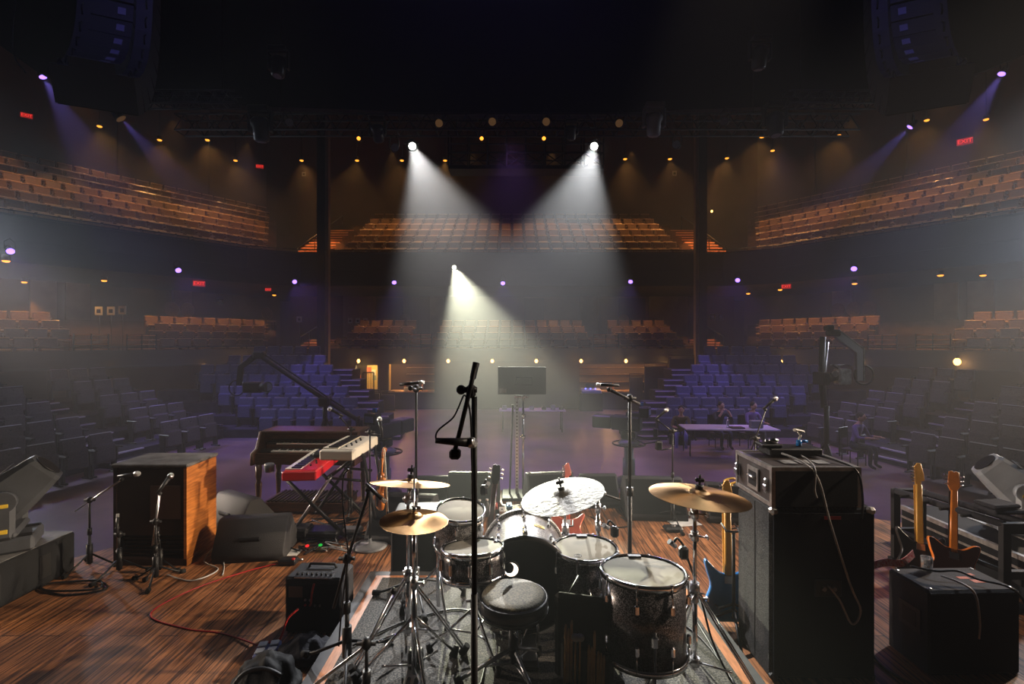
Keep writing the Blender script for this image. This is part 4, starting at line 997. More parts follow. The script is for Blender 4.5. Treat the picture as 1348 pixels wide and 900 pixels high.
def keys(x0, x1, y0, y1, z, n, parent):
    kb = B(); kk = B(); ww = (x1-x0)/n
    for i in range(n):
        kb.bx(x0+ww*i+.0008,x0+ww*(i+1)-.0008,y0,y1,z,z+.016)
        if i % 7 in (0,1,3,4,5) and i < n-1: kk.bx(x0+ww*(i+1)-.006,x0+ww*(i+1)+.006,y0+.05,y1,z+.016,z+.026)
    o = kb.build('white_keys', IVORY, parent); o['kind'] = 'stuff'; o = kk.build('black_keys', EBONY, parent); o['kind'] = 'stuff'
keys(-W/2+.16,W/2-.14,-D/2+.1,-D/2+.22,z0+.135,36,t)
B().bx(-W/2+.04,W/2-.04,-D/2+.225,-D/2+.255,z0+.05,z0+.2).build('manual_rail', ORGW, t)
keys(-W/2+.16,W/2-.14,-D/2+.23,-D/2+.33,z0+.205,36,t)
for k_, (zz, yy) in enumerate(((.14,.1),(.21,.235))):
    b = B(); b.bx(-W/2+.03,-W/2+.155,-D/2+yy,-D/2+yy+.11,z0+zz-.01,z0+zz+.014); b.build('preset_keys', EBONY, t)
B().bx(-W/2+.04,W/2-.04,-D/2+.34,-D/2+.36,z0+.2,z1-.04).build('drawbar_panel', BLK, t)
for i in range(14):
    x = -W/2+.3+.055*i+(.05 if i > 7 else 0); B().bx(x-.012,x+.012,-D/2+.31-.012*(i%3),-D/2+.34,z0+.27,z0+.29).build('drawbar', IVORY, t)
for qx in (-1,1):
    for qy in (-1,1):
        B().lathe([(.03,0),(.022,.03),(.03,.2),(.038,.33),(.024,.37),(.036,.42),(.036,z0)],(qx*(W/2-.04),qy*(D/2-.05),0),12).build('leg', ORGW, t)
b = B().bx(-W/2+.12,W/2-.1,-D/2-.02,D/2-.1,.03,.13); b.build('pedalboard', ORGW, t)
b = B()
for i in range(20): b.bx(-W/2+.17+.048*i,-W/2+.19+.048*i,-D/2-.0,D/2-.12,.132,.15)
o = b.build('pedals', LESD, t); o['kind'] = 'stuff'
B().lathe([(.0,0),(.05,0),(.06,.08),(.05,.1)],(-W/2+.22,-D/2-.04,z0-.06),14).build('headphone_cup', GREYM, t)
# ---- keyboards on an X stand
def keyboard(x, y, z, rz, L, Wd, lab, body, keysl=True, h=.1):
    t = thing('keyboard', lab, 'keyboard', (x,y,z), math.radians(rz))
    B().bbox((0,0,h/2),(Wd,L,h),.012).build('body', body, t)
    kb, kk = B(), B(); n = 36; ww = (L-.12)/n; x0 = -Wd/2+.012; x1 = x0+Wd*.45
    for i in range(n):
        kb.bx(x0,x1,-L/2+.06+ww*i+.0008,-L/2+.06+ww*(i+1)-.0008,h,h+.012)
        if i%7 in (0,1,3,4,5) and i < n-1: kk.bx(x0+.055,x1,-L/2+.06+ww*(i+1)-.006,-L/2+.06+ww*(i+1)+.006,h+.012,h+.024)
    o = kb.build('white_keys', IVORY, t); o['kind'] = 'stuff'; o = kk.build('black_keys', EBONY, t); o['kind'] = 'stuff'
    B().bx(x1+.01,Wd/2-.02,-L/2+.04,L/2-.04,h,h+.004).build('panel', body, t)
    kn = 7
    for i in range(kn): B().cyl((x1+.05+.03*(i%2),-L*.3+L*.6*i/kn,h+.004),(x1+.05+.03*(i%2),-L*.3+L*.6*i/kn,h+.02),.01,n=8).build('knob', BLK, t)
    return t
keyboard(-2.12,5.26,.66,4,1.02,.33,'red keyboard on the crossed stand in front of the organ',REDP,h=.095)
keyboard(-1.70,5.12,.86,-3,.74,.34,'cream white keyboard on the upper tier of the crossed stand',WHITEP,h=.1)
solo(B().bbox((-2.1,5.36,.80),(.12,.24,.05),.02), 'effects_box', BLKP, 'small black box lying on the red keyboard', 'box', (-2.1,5.42,.775))
t = thing('keyboard_stand', 'black crossed keyboard stand under the red and cream keyboards', 'stand', (-1.9,5.2,0))
for y in (4.98,5.62):
    B().cyl((-2.32,y,.62),(-1.72,y+.02,.03),.02,n=8).build('leg', BLK, t, world=True); B().cyl((-1.86,y+.01,.64),(-2.28,y+.03,.03),.018,n=8).build('leg', STEEL if y < 5.3 else BLK, t, world=True)
for x, z in ((-2.3,.635),(-1.87,.645)): B().cyl((x,4.9,z),(x,5.6,z),.018,n=8).build('support_bar', BLK, t, world=True)
for y in (4.98,5.38):
    B().cyl((-1.84,y,.66),(-1.6,y,.85),.016,n=8).build('upper_arm', BLK, t, world=True); B().cyl((-1.82,y,.864),(-1.5,y,.864),.016,n=8).build('upper_bar', BLK, t, world=True)
    B().cyl((-1.52,y,.85),(-1.38,y+.03,.03),.018,n=8).build('rear_leg', BLK, t, world=True); B().cyl((-1.55,y,.6),(-1.86,y+.02,.62),.014,n=8).build('rear_brace', BLK, t, world=True)
# floor clutter under the keyboards
random.seed(3)
def squiggle(c, rx, ry, n, z=.008, seed=0):
    rnd = random.Random(seed); return [(c[0]+rx*(rnd.random()*2-1), c[1]+ry*(rnd.random()*2-1), z+.012*rnd.random()) for _ in range(n)]
for i, lb in enumerate(('tangle of black cable under the keyboards, nearest the silver leg','tangle of black cable under the keyboards, beside the white paper','tangle of black cable under the keyboards, at the back near the organ pedals','tangle of black cable under the cream keyboard')):
    c = ((-1.95,4.75),(-2.2,4.85),(-2.0,5.3),(-1.55,4.9))[i]; cable('cable_tangle', squiggle(c,.28,.2,12,.01+.012*i,i), .008, BLK, lb, 6, 6)
cable('grey_cable', squiggle((-1.65,4.72),.2,.12,9,.02,11), .007, GREYC, 'pale grey cable coil on the planks under the cream keyboard')
for i, (x,y,w,d,h,m,lb) in enumerate(((-1.93,5.02,.34,.22,.07,BLKP,'black pedal unit lying under the red keyboard'),(-1.66,5.06,.2,.14,.06,GREYM,'small grey pedal unit under the cream keyboard'),(-2.22,5.0,.3,.2,.1,CLOTH,'dark folded cloth bag under the red keyboard'))):
    solo(B().bbox((x,y,h/2+.03),(w,d,h),.02), 'pedal_unit', m, lb, 'pedal' if i < 2 else 'bag', (x,y,0.03))
solo(B().bbox((-2.13,4.66,.006),(.2,.16,.004),.001), 'paper_sheet', PAPER, 'white paper sheet on the planks beside the black monitor', 'paper', (-2.13,4.66,.004))
solo(B().ell((-1.86,4.72,.05),(.02,.02,.012),8,6), 'green_indicator', E_GREEN, 'tiny green light in the cable tangle', 'indicator', (-1.86,4.72,.05))
solo(B().ell((-1.98,4.7,.05),(.02,.02,.012),8,6), 'red_indicator', E_RED, 'tiny red light in the cable tangle', 'indicator', (-1.98,4.7,.05))
t = thing('cable_connector', 'small black connector box with a red spot at the end of the red cable', 'connector', (-2.03,4.42,0)); B().bbox((0,0,.03),(.16,.09,.05),.012).build('housing', BLKP, t); B().ell((.05,-.02,.058),(.02,.02,.01),8,6).build('red_button', REDC, t); B().cyl((.08,.02,.03),(.12,.03,.03),.012,n=8).build('plug', STEEL, t)
cable('red_cable', [(-2.11,4.4,.02),(-2.35,4.25,.008),(-2.6,3.95,.008),(-2.68,3.6,.006),(-2.3,3.42,.006),(-2.0,3.36,.006),(-1.66,3.2,.02)], .0055, REDC, 'red cable winding over the planks on the left')
# water bottles
def bottle(x, y, z, lab, grp=None, h=.2):
    t = thing('water_bottle', lab, 'bottle', (x,y,z)); B().lathe([(.03,0),(.032,.01),(.032,h*.62),(.028,h*.7),(.012,h*.86),(.012,h*.9)],(0,0,0),14).build('body', PLAST, t); B().cyl((0,0,h*.9),(0,0,h),.015,n=12).build('cap', WATERB, t)
bottle(-2.88,5.42,0,'clear water bottle by the left organ leg, nearer one'); bottle(-2.84,5.52,0,'clear water bottle by the left organ leg, farther one')
bottle(-.375,5.62,0,'clear water bottle at the stage edge, left one of the pair'); bottle(-.29,5.64,0,'clear water bottle at the stage edge, right one of the pair')
# vocal microphones along the front
boom_mic(487,719,0,499,549,4.72,1.12,'round based microphone stand beside the cream keyboard','silver headed vocal microphone above the fiddle',kind='grey',dirv=(-.2,.1,.9),back=.0,foot=.34)
boom_mic(Vector((-1.86,5.62,0)),0,0,432,537,5.32,1.0,'thin microphone stand rising behind the keyboards','silver headed microphone before the left crane base',dirv=(-.8,-.2,.5),back=0,foot=.1,rot=.5,r=.009)
boom_mic(Vector((1.79,5.42,0)),0,0,879,538,5.4,1.02,'slim tripod microphone stand on the planks right of the tall stand','silver headed vocal microphone right of the pedestal camera',dirv=(.6,-.2,.6),back=.0,foot=.34,rot=.5,r=.010)
t = thing('tablet_arm', 'small dark gadget clamped to the slim stand right of the pedestal camera', 'clamp', (1.66,5.4,.82)); B().cyl((0,0,0),(.11,.0,.02),.008,n=8).build('arm', BLK, t); B().bbox((-.03,0,.05),(.07,.05,.1),.01).build('gadget', BLKP, t)
boom_mic(Vector((2.5,5.0,0)),0,0,1023,523,5.0,1.02,'slim boom stand behind the flight case on the right','silver headed microphone on the slanting boom at right',dirv=(.6,-.1,.55),back=.14,foot=.3,r=.010)
t = thing('foot_pedal', 'black pedal on the planks beside a white sheet near the slim stand', 'pedal', (1.72,5.2,0)); B().bbox((0,0,.03),(.2,.12,.05),.02).build('housing', BLKP, t); B().cyl((0,-.02,.055),(0,-.02,.07),.02,n=10).build('switch', STEEL, t)
solo(B().bbox((1.92,5.42,.006),(.32,.2,.004),.001,rotm(0,0,12)), 'paper_sheet', PAPER, 'white paper sheet on the planks under the golden right cymbal', 'paper', (1.92,5.42,.004))
# pedalboard at the stage edge
t = thing('pedal_board', 'pedal board with small coloured pedals at the stage edge centre', 'pedal board', (.05,5.62,0), math.radians(3))
B().bbox((0,0,.04),(.62,.3,.06),.012,rotm(8,0,0)).build('tray', BLKP, t)
for i in range(7):
    c = ((.5,.08,.06),(.7,.7,.68),(.1,.25,.5),(.6,.3,.1),(.75,.72,.7),(.15,.15,.17),(.6,.1,.1))[i]; m = mat('pedal_paint_%d' % i, c, .4); x, y = -.25+.085*i, (-.05 if i%2 else .06)
    o = B().bbox((x,y,.1+.14*y),(.07,.11,.045),.008,rotm(8,0,0)).build('pedal', m, t); B().cyl((x,y-.03,.118+.14*y),(x,y-.03,.135+.14*y),.012,n=8).build('foot_switch', STEEL, o)
cable('instrument_cable', [(.2,5.45,.01),(.45,5.2,.008),(.42,4.9,.008),(.7,4.7,.008),(.85,4.75,.008),(.75,4.95,.008)], .006, BLK, 'thin black cable winding on the planks under the pale cymbal')
cable('instrument_cable', [(.9,5.6,.01),(1.1,5.3,.008),(1.3,5.35,.008),(1.25,5.6,.01)], .006, BLK, 'thin black cable on the planks left of the tall boom stand')
# ---- screen on its silver stand
t = thing('prompter_screen', 'flat screen seen from behind on the silver stand at centre', 'screen', (.128,6.3,1.52))
B().bbox((0,0,0),(.62,.035,.355),.006).build('back_panel', SCREENB, t)
b = B(); b.bx(-.31,.31,-.021,-.018,.163,.1755); b.bx(-.31,.31,-.021,-.018,-.1755,-.165); b.bx(-.31,-.3,-.021,-.018,-.165,.163); b.bx(.3,.31,-.021,-.018,-.165,.163); b.build('bezel', BLK, t)
B().prism([(-.1,.0),(.13,.0),(.13,.1),(-.07,.1)], Matrix.Translation((0,-.018,-.055)) @ Matrix.Rotation(PI/2,4,'X'), .03, bev=.005).build('mount_plate', BLKP, t)
B().bx(-.29,-.2,-.0195,-.0178,-.155,-.1).build('sticker', GAFF, t)
t = thing('screen_stand', 'silver stand of two poles with clamps under the flat screen', 'stand', (.1,6.36,0))
B().bbox((.02,0,.02),(.5,.4,.04),.008).build('base_plate', BLK, t)
B().bx(-.055,-.015,-.02,.02,.04,1.3).build('slotted_post', STEEL, t); b = B()
for i in range(26): b.bx(-.042,-.028,-.0225,-.0203,.1+.045*i,.115+.045*i)
b.build('slots', BLK, t)
B().cyl((.045,-.01,.04),(.045,-.01,1.36),.014,n=10).build('chrome_pole', CHR, t)
for z in (.78,1.06,1.3): b = B().bbox((.045,-.02,z),(.06,.06,.05),.012); b.cyl((.045,-.05,z),(.06,-.11,z+.03),.009,n=8); b.build('clamp', CHR, t)
b = B().cyl((-.07,-.02,1.31),(.12,-.02,1.31),.02,n=10); b.cyl((.05,-.02,1.31),(.05,-.02,1.335),.02,n=10); b.build('cross_bar', CHR, t)
B().cyl((-.13,0,.04),(-.09,0,1.2),.012,n=8).build('dark_pole', BLK, t)
# ================================================================== guitars
def sm_poly(pts, n=5):
    P = [Vector((*p,0)) for p in pts]; m = len(P); out = []
    for i in range(m):
        p0,p1,p2,p3 = P[i-1],P[i],P[(i+1)%m],P[(i+2)%m]
        for k in range(n):
            t = k/n; q = .5*((2*p1)+(p2-p0)*t+(2*p0-5*p1+4*p2-p3)*t*t+(3*p1-p0-3*p2+p3)*t**3); out.append((q.x,q.y))
    return out
OUT = {'strat': [(0,0),(.1,.01),(.165,.08),(.15,.17),(.125,.23),(.14,.3),(.17,.37),(.15,.39),(.1,.35),(.045,.33),(-.045,.33),(-.1,.37),(-.15,.42),(-.165,.40),(-.145,.32),(-.125,.24),(-.155,.15),(-.165,.07),(-.1,.005)],
       'sg': [(0,0),(.1,.01),(.165,.09),(.15,.18),(.13,.24),(.15,.31),(.165,.39),(.13,.4),(.07,.36),(.04,.35),(-.04,.35),(-.07,.36),(-.13,.4),(-.165,.39),(-.15,.31),(-.13,.24),(-.15,.18),(-.165,.09),(-.1,.01)],
       'lp': [(0,0),(.1,.01),(.16,.08),(.15,.17),(.11,.24),(.12,.32),(.15,.36),(.12,.36),(.08,.32),(.04,.34),(-.04,.36),(-.1,.38),(-.13,.33),(-.115,.25),(-.15,.17),(-.16,.08),(-.1,.01)]}
def guitar(name, loc, rot, kind, body, neck, lab, edge=None, head='six', back=True, parts3=True):
    """electric guitar standing on its lower bout, back towards -y when back is set"""
    t = thing(name, lab, 'guitar', loc); t.rotation_euler = tuple(math.radians(a) for a in rot)
    MW[t.name] = Matrix.LocRotScale(Vector(loc), t.rotation_euler, None)
    q = -1 if back else 1; RX = Matrix.Rotation(PI/2,4,'X')
    B().prism(sm_poly(OUT[kind]), Matrix.Translation((0,.022,0)) @ RX, .044, 0, 1 if edge else 0, bev=.007).build('body', [body, edge] if edge else body, t)
    B().prism([(-.028,.28),(.028,.28),(.022,.80),(-.022,.80)], Matrix.Translation((0,(-.022 if back else .0)+.024,0)) @ RX, .024, bev=.008).build('neck', neck, t)
    y = .026 if back else -.026
    B().box((0,y,.545),(.05,.006,.5)).build('fretboard', EBONY if neck is not MAPLE else MAPLE, t)
    if back: B().bx(-.03,.03,-.0265,-.0225,.265,.315).build('neck_plate', STEEL, t)
    else:
        B().bx(-.035,.035,-.032,-.0225,.2,.235).build('pickup', BLK, t); B().bx(-.035,.035,-.032,-.0225,.12,.15).build('bridge', STEEL, t)
    if head == 'six':
        hp = [(-.022,.80),(.022,.80),(.02,.83),(.045,.84),(.04,.9),(.02,.985),(-.005,.985),(-.025,.95)]
        B().prism(hp, Matrix.Translation((0,.014,0)) @ RX, .016, bev=.003).build('headstock', neck, t)
        for i in range(6): c = Vector((-.03-.0015*i if not back else -.028,.0,.825+.024*i)); B().cyl(c,c+Vector((-.024,0,0)),.006,.009,8).build('tuning_peg', CHR, t)
    else:
        hp = [(-.022,.80),(.022,.80),(.04,.84),(.034,.955),(.012,.965),(0,.955),(-.012,.965),(-.034,.955),(-.04,.84)]
        B().prism(hp, Matrix.Translation((0,.014,0)) @ RX, .016, bev=.003).build('headstock', EBONY if head == 'black' else neck, t)
        for i in range(3):
            for s in (-1,1): c = Vector((s*.042,0,.85+.036*i)); B().cyl(c,c+Vector((s*.022,0,0)),.006,.01,8).build('tuning_peg', WHITEP if head == 'black' else CHR, t)
    return t
def guitar_stand(loc, rz, lab, h=.62, legs=(-140,-40,90)):
    t = thing('guitar_stand', lab, 'stand', loc, math.radians(rz))
    B().cyl((0,-.06,.1),(0,-.06,h),.012,n=8).build('upright', BLK, t)
    for a in legs:
        e = (.26*math.cos(math.radians(a)),-.06+.26*math.sin(math.radians(a)),.015); B().tube([(0,-.06,.16),e],.010,6).build('leg', BLK, t)
    for s in (-1,1): B().tube([(0,-.06,.2),(s*.09,-.045,.16),(s*.1,.045,.14),(s*.1,.055,.17)],.009,6).build('cradle_arm', BLK, t)
    B().tube([(-.045,.045,h+.02),(-.045,-.045,h),(0,-.06,h),(.045,-.045,h),(.045,.045,h+.02)],.008,6).build('neck_yoke', BLK, t)
    return t
guitar('bass_guitar', (1.545,3.47,.03), (-5,1.0,-4), 'strat', BLUEP, MAPLE, 'blue bodied guitar with a yellow maple neck on its stand left of the amplifier stack', head='six')
guitar_stand((1.545,3.44,0), -4, 'black stand holding the blue guitar beside the amplifier stack', .7, (-100,165,60))
guitar('electric_guitar', (-.225,3.98,.03), (-17,7,4), 'lp', CHERRY, CHERRY, 'dark guitar with a black headstock standing upright behind the bass drum', head='black')
guitar_stand((-.225,3.97,0), 0, 'low stand under the upright dark guitar behind the bass drum', .45, (20,160,90))
guitar('electric_guitar', (.52,4.55,.05), (-48,0,-6), 'strat', REDW, REDW, 'red guitar seen between the pale cymbal and the floor tom', head='six')
guitar_stand((.53,4.6,0), -6, 'low stand under the red guitar', .3)
guitar('electric_guitar', (3.36,4.0,.03), (-18,5,-22), 'strat', EBONY, MAPLE, 'black guitar with a yellow maple neck in the rack on the right, left one', head='six')
guitar('electric_guitar', (3.48,3.84,.03), (-18,6,-26), 'sg', CHERRY, AMBERW, 'dark cherry guitar with an orange edge and neck in the rack on the right', edge=ORGE, head='three')
t = thing('guitar_strap', 'pale patterned strap draped on the floor beside the rack guitars', 'strap', (3.05,4.0,0))
P = spline([(2.8,4.05,.12),(2.9,3.95,.2),(3.05,3.97,.22),(3.2,4.0,.2),(3.3,4.0,.28)],6); b = B(); k = len(b.v)
for p in P: b.v += [p+Vector((0,-.02,-.02)), p+Vector((0,.0,.03)), p+Vector((0,.006,.03)), p+Vector((0,-.014,-.02))]
for i in range(len(P)-1):
    for j in range(4): b.face((k+4*i+j,k+4*i+(j+1)%4,k+4*i+4+(j+1)%4,k+4*i+4+j))
b.face((k,k+1,k+2,k+3)); e = k+4*(len(P)-1); b.face((e+3,e+2,e+1,e)); b.build('band', mat('strap_weave', (.45,.35,.36), .9, col2=(.35,.05,.08), nscale=60), t, world=True)
# rack and cases on the right
t = thing('guitar_rack', 'black guitar rack with square end frames standing behind the right bass cabinet', 'rack', (3.63,4.1,0))
for y, x in ((4.5,3.56),(3.66,3.72)):
    f = B(); f.bx(x-.04,x+.02,y-.02,y+.02,0,.62); f.bx(x+.2,x+.26,y-.02,y+.02,0,.62); f.bx(x-.04,x+.26,y-.02,y+.02,.58,.66); f.bx(x-.04,x+.26,y-.02,y+.02,.24,.3); f.bx(x-.06,x+.3,y-.03,y+.03,0,.03); f.build('end_frame', BLK, t, world=True)
for dx in (0,.2):
    B().cyl((3.545+dx,4.5,.645),(3.705+dx,3.66,.645),.028,n=8).build('top_rail', CLOTH, t, world=True)
B().cyl((3.6,4.5,.27),(3.76,3.66,.27),.02,n=8).build('lower_rail', BLK, t, world=True)
for y in (4.35,4.18,4.02,3.86): x = 3.545+(4.5-y)*.19; B().tube([(x-.1,y,.64),(x-.02,y,.645),(x+.02,y+.02,.66)],.012,6).build('neck_rest', RUB, t, world=True)
solo(B().bbox((3.83,3.62+.2,.71),(.26,.2,.03),.012).bbox((3.82,3.83,.745),(.24,.17,.03),.012,rotm(0,0,8)), 'folded_cloth', CLOTH, 'dark folded cloth lying on the right end of the guitar rack', 'cloth', (3.83,3.82,.69))
t, w_, d_, h_ = crate('road_case', 4.0,4.85,2.7,5.0,0,.34,'long dark road case with aluminium edges behind the guitar rack','case')
for x in (-w_/2,): 
    B().bx(x-.006,x+.03,-d_/2,d_/2,h_-.035,h_+.004).build('edge_rail', ALU, t); B().bx(x-.006,x-.0005,-d_/2,d_/2,h_*.66,h_*.72).build('lid_rail', ALU, t)
B().bx(w_/2-.5,w_/2-.46,-d_/2,d_/2,h_+.0005,h_+.006).build('lid_seam', ALU, t)
for y in (-.7,.0,.7): b = B().bbox((-w_/2-.01,y,h_*.45),(.02,.12,.1),.008); b.build('latch', BLK, t)
floor_mover(4.46,4.3,.35,(-.62,.3,.66),'pale grey moving lamp standing on the case at the far right',MOVERL,.76)
# ================================================================== amplifier stack and bass cabinet on the right
t = thing('speaker_cabinet', 'tall grey carpeted speaker cabinet in the amplifier stack at right', 'loudspeaker', (1.855,3.11,0), 0)
W, D, H = .62, .44, 1.03
B().bbox((0,.01,H/2),(W,D-.02,H),.014).build('cabinet', CARPET, t)
B().bx(-W/2+.012,W/2-.012,-D/2+.0,-D/2+.019,.03,H-.03).build('back_board', GRILL, t)
B().bx(-W/2-.0025,-W/2-.0005,-.02,-.012,.02,H-.02).build('seam', BLK, t)
for x in (-1,1):
    for z in (0,1): B().bbox((x*(W/2-.02),-D/2+.02,.022 if z == 0 else H-.02),(.05,.05,.05),.016).build('corner_cap', ALU if z else BLK, t)
B().bbox((.02,-D/2-.004,.56),(.16,.012,.1),.004).build('jack_plate', BLK, t); b = B()
for q in (-.03,.03): b.cyl((.02+q,-D/2-.011,.56),(.02+q,-D/2-.022,.56),.013,n=10)
b.build('jack', GREYM, t)
B().bx(.0,.1,-D/2-.003,-D/2-.0005,.965,.985).build('red_logo_plate', mat('dull_red_plate', (.22,.012,.015), .5), t)
t = thing('rack_case', 'silver edged flight case with black front on top of the speaker cabinet', 'case', (1.815,3.13,1.032), 0)
W2_, D2_, H2_ = .53, .46, .24
B().bbox((0,0,H2_/2),(W2_-.006,D2_-.006,H2_-.006),.006).build('shell', LAMI, t)
b = B()
for x in (-1,1):
    for z in (0,1): b.bx(x*W2_/2-.022*(x>0)-.002*(x<0),x*W2_/2+.022*(x<0)+.002*(x>0),-D2_/2,D2_/2,(H2_-.024) if z else .0,H2_+.001 if z else .024)
for y in (-1,1):
    b.bx(-W2_/2,W2_/2,y*D2_/2-.02*(y>0)-.002*(y<0),y*D2_/2+.02*(y<0)+.002*(y>0),H2_-.022,H2_+.002)
    for x in (-1,1): b.bx(x*W2_/2-.02*(x>0)-.003*(x<0),x*W2_/2+.02*(x<0)+.003*(x>0),y*D2_/2-.02*(y>0)-.003*(y<0),y*D2_/2+.02*(y<0)+.003*(y>0),0,H2_)
b.build('aluminium_edge', ALU, t)
B().bx(-W2_/2+.021,W2_/2-.021,-D2_/2-.005,-D2_/2-.003,.01,H2_-.022).build('rack_face', GRILL, t)
b = B().bx(-W2_/2-.012,-W2_/2-.003,-.085,.05,.05,.19); b.build('handle_dish', ALU, t)
B().bx(-W2_/2-.014,-W2_/2-.0125,-.065,.03,.075,.165).build('handle_recess', BLK, t); B().cyl((-W2_/2-.02,-.06,.13),(-W2_/2-.02,.025,.13),.009,n=8).build('handle', STEEL, t)
for y in (-.19,.19): b = B().bbox((-W2_/2-.014,y,.12),(.022,.03,.09),.008); b.bbox((-W2_/2-.022,y,.11),(.012,.04,.035),.004); b.build('butterfly_latch', STEEL, t)
b = B()
for i in range(3): b.bx(-.14+.1*i,-.06+.1*i,-.15,-.06,H2_+.0022,H2_+.0034)
b.build('paper_tape', GAFF, t)
solo(B().bbox((1.84,3.22,1.305),(.34,.16,.05),.008), 'tuner_unit', BLKP, 'flat black unit lying on the flight case', 'unit', (1.84,3.22,1.278))
t = thing('clip_lamp', 'small blue and white clip lamp on the flight case', 'lamp', (1.9,3.22,1.332)); B().cyl((0,0,0),(0,0,.04),.018,n=10).build('base', BLUEP, t); B().tube([(0,0,.04),(.01,0,.07),(-.005,0,.095)],.007,6).build('arm', WHITEP, t); B().bbox((.0,0,.1),(.07,.03,.018),.006,rotm(0,12,0)).build('head', WHITEP, t); B().cyl((.02,0,.03),(.055,0,.03),.01,n=8).build('clip', BLUEP, t)
t = thing('chrome_dial_box', 'small dark box with shiny dial on the flight case', 'box', (1.69,3.2,1.332)); B().bbox((0,0,.012),(.13,.1,.024),.006).build('housing', BLKP, t); B().ell((.03,0,.038),(.03,.03,.022),12,8).build('dial', CHR, t); B().ell((-.01,.0,.036),(.02,.02,.016),10,6).build('ball', CHR, t)
cable('black_cable', [(1.72,3.1,1.31),(1.76,2.93,1.29),(1.82,2.885,1.2),(1.88,2.87,.95),(1.98,2.845,.6),(2.04,2.845,.45),(1.99,2.845,.37),(1.93,2.865,.5),(1.87,2.875,.58)], .006, GREYC, 'thin pale cable looping down the back of the amplifier stack')
cable('black_cable', [(1.95,3.2,1.29),(2.01,3.0,1.285),(2.05,2.885,1.25),(2.07,2.87,1.1),(2.065,2.87,.98)], .006, BLK, 'black cable hanging over the right end of the flight case')
cable('black_cable', [(1.86,3.13,1.29),(1.83,3.0,1.288),(1.80,2.885,1.26),(1.79,2.875,1.15),(1.8,2.87,1.1)], .005, GREYC, 'short pale cable hanging over the middle of the flight case front')
# bass cabinet at lower right
t = thing('bass_cabinet', 'black carpeted bass cabinet with a side handle at lower right', 'loudspeaker', (2.80,3.10,0), math.radians(2))
W, D, H = .575, .31, .51
B().bbox((0,0,H/2),(W,D,H),.012).build('cabinet', TOLEX, t)
B().bx(-W/2+.015,W/2-.015,-D/2-.003,-D/2-.0005,.02,H-.02).build('back_board', GRILL, t)
B().bx(-W/2+.015,W/2-.015,-D/2+.015,D/2-.015,H+.0005,H+.003).build('top_covering', mat('top_carpet', (.06,.058,.066), .9, noise=.5, nscale=120), t)
b = B().bx(-W/2-.006,-W/2-.0005,-.1,.06,.22,.37); b.build('handle_plate', BLKP, t); B().bx(-W/2-.008,-W/2-.0062,-.07,.03,.25,.34).build('handle_recess', BLK, t)
for x in (-1,1):
    for y in (-1,1): B().ell((x*(W/2-.035),y*(D/2-.035),H+.004),(.014,.014,.006),10,5).build('corner_screw', STEEL, t)
b = B()
b.bx(.1,.17,-.06,-.02,H+.0032,H+.0045); B().bx(.05,.12,-.01,.02,H+.0032,H+.0045).build('orange_tape', ORTAPE, t); B().bx(.14,.19,.03,.06,H+.0032,H+.0045).build('orange_tape', ORTAPE, t); b.build('orange_tape', ORTAPE, t)
cable('black_cable', [(2.62,3.2,.545),(2.7,3.1,.56),(2.82,3.08,.57),(2.9,3.02,.545),(3.0,2.93,.54),(3.07,2.9,.44),(3.11,2.9,.2),(3.1,2.88,.02)], .007, BLK, 'black cable running over the right edge of the bass cabinet')
cable('pale_cable', [(2.7,3.06,.55),(2.75,2.96,.545),(2.78,2.915,.5),(2.79,2.9,.35),(2.785,2.9,.25)], .006, GREYC, 'pale cable hanging down the back of the bass cabinet')
t = thing('drinking_glass', 'clear drinking glass standing on the bass cabinet', 'glass', (2.73,3.2,.516)); B().lathe([(.0,.004),(.026,.004),(.03,.09),(.033,.09),(.029,0),(.0,0)],(0,0,0),18).build('tumbler', PLAST, t)
cable('floor_cable', [(2.1,3.9,.008),(2.25,3.6,.008),(2.35,3.3,.008),(2.3,3.0,.008),(2.4,2.8,.008),(2.5,2.85,.008)], .007, BLK, 'black cable on the planks between the stack and the bass cabinet')
cable('floor_cable', [(1.3,3.75,.21),(1.5,3.9,.01),(1.75,3.8,.008),(1.95,3.75,.008),(2.2,4.1,.008),(2.5,4.3,.008)], .007, BLK, 'black cable lying behind the amplifier stack')
t = thing('cable_plug', 'black plug stand with a pink ring on the planks by the bass cabinet', 'plug', (2.36,2.74,0)); B().cyl((0,0,0),(0,0,.1),.012,n=8).build('body', BLK, t); B().cyl((0,0,.03),(0,0,.045),.016,n=8).build('ring', mat('pink_ring', (.6,.08,.2), .5), t)
# small upright box right of the stack
solo(B().bbox((3.02,4.95,.17),(.26,.3,.34),.01), 'small_speaker', WEDGE, 'small dark speaker box on the planks behind the amplifier stack', 'loudspeaker', (3.02,4.95,0))
# ================================================================== combo amplifier, bag, pedal at lower left
t = thing('combo_amplifier', 'small black combo amplifier with chrome control strip beside the riser', 'amplifier', (-1.375,3.49,0), math.radians(-3))
W, D, H = .40, .24, .385
b = B(); b.bbox((0,0,H/2),(W,D,H),.014); b.build('cabinet', TOLEX, t)
B().bx(-W/2+.012,W/2-.012,-D/2-.004,-D/2-.0005,.015,H-.045).build('back_board', GRILL, t)
B().bx(-W/2+.03,-W/2+.13,-D/2-.0055,-D/2-.0042,H-.135,H-.06).build('rating_plate', mat('brown_label', (.08,.045,.035), .5), t)
B().box((0,-D/2+.028,H+.004),(W*.66,.06,.008),rotm(10,0,0)).build('control_strip', STEEL, t)
for i in range(8): B().cyl((-.12+.034*i,-D/2+.028,H+.008),(-.12+.034*i,-D/2+.026,H+.024),.009,.007,10).build('knob', BLK, t)
B().tube([(-.1,.04,H),(-.09,.035,H+.028),(.09,.035,H+.028),(.1,.04,H)],.01,8).build('handle', RUB, t)
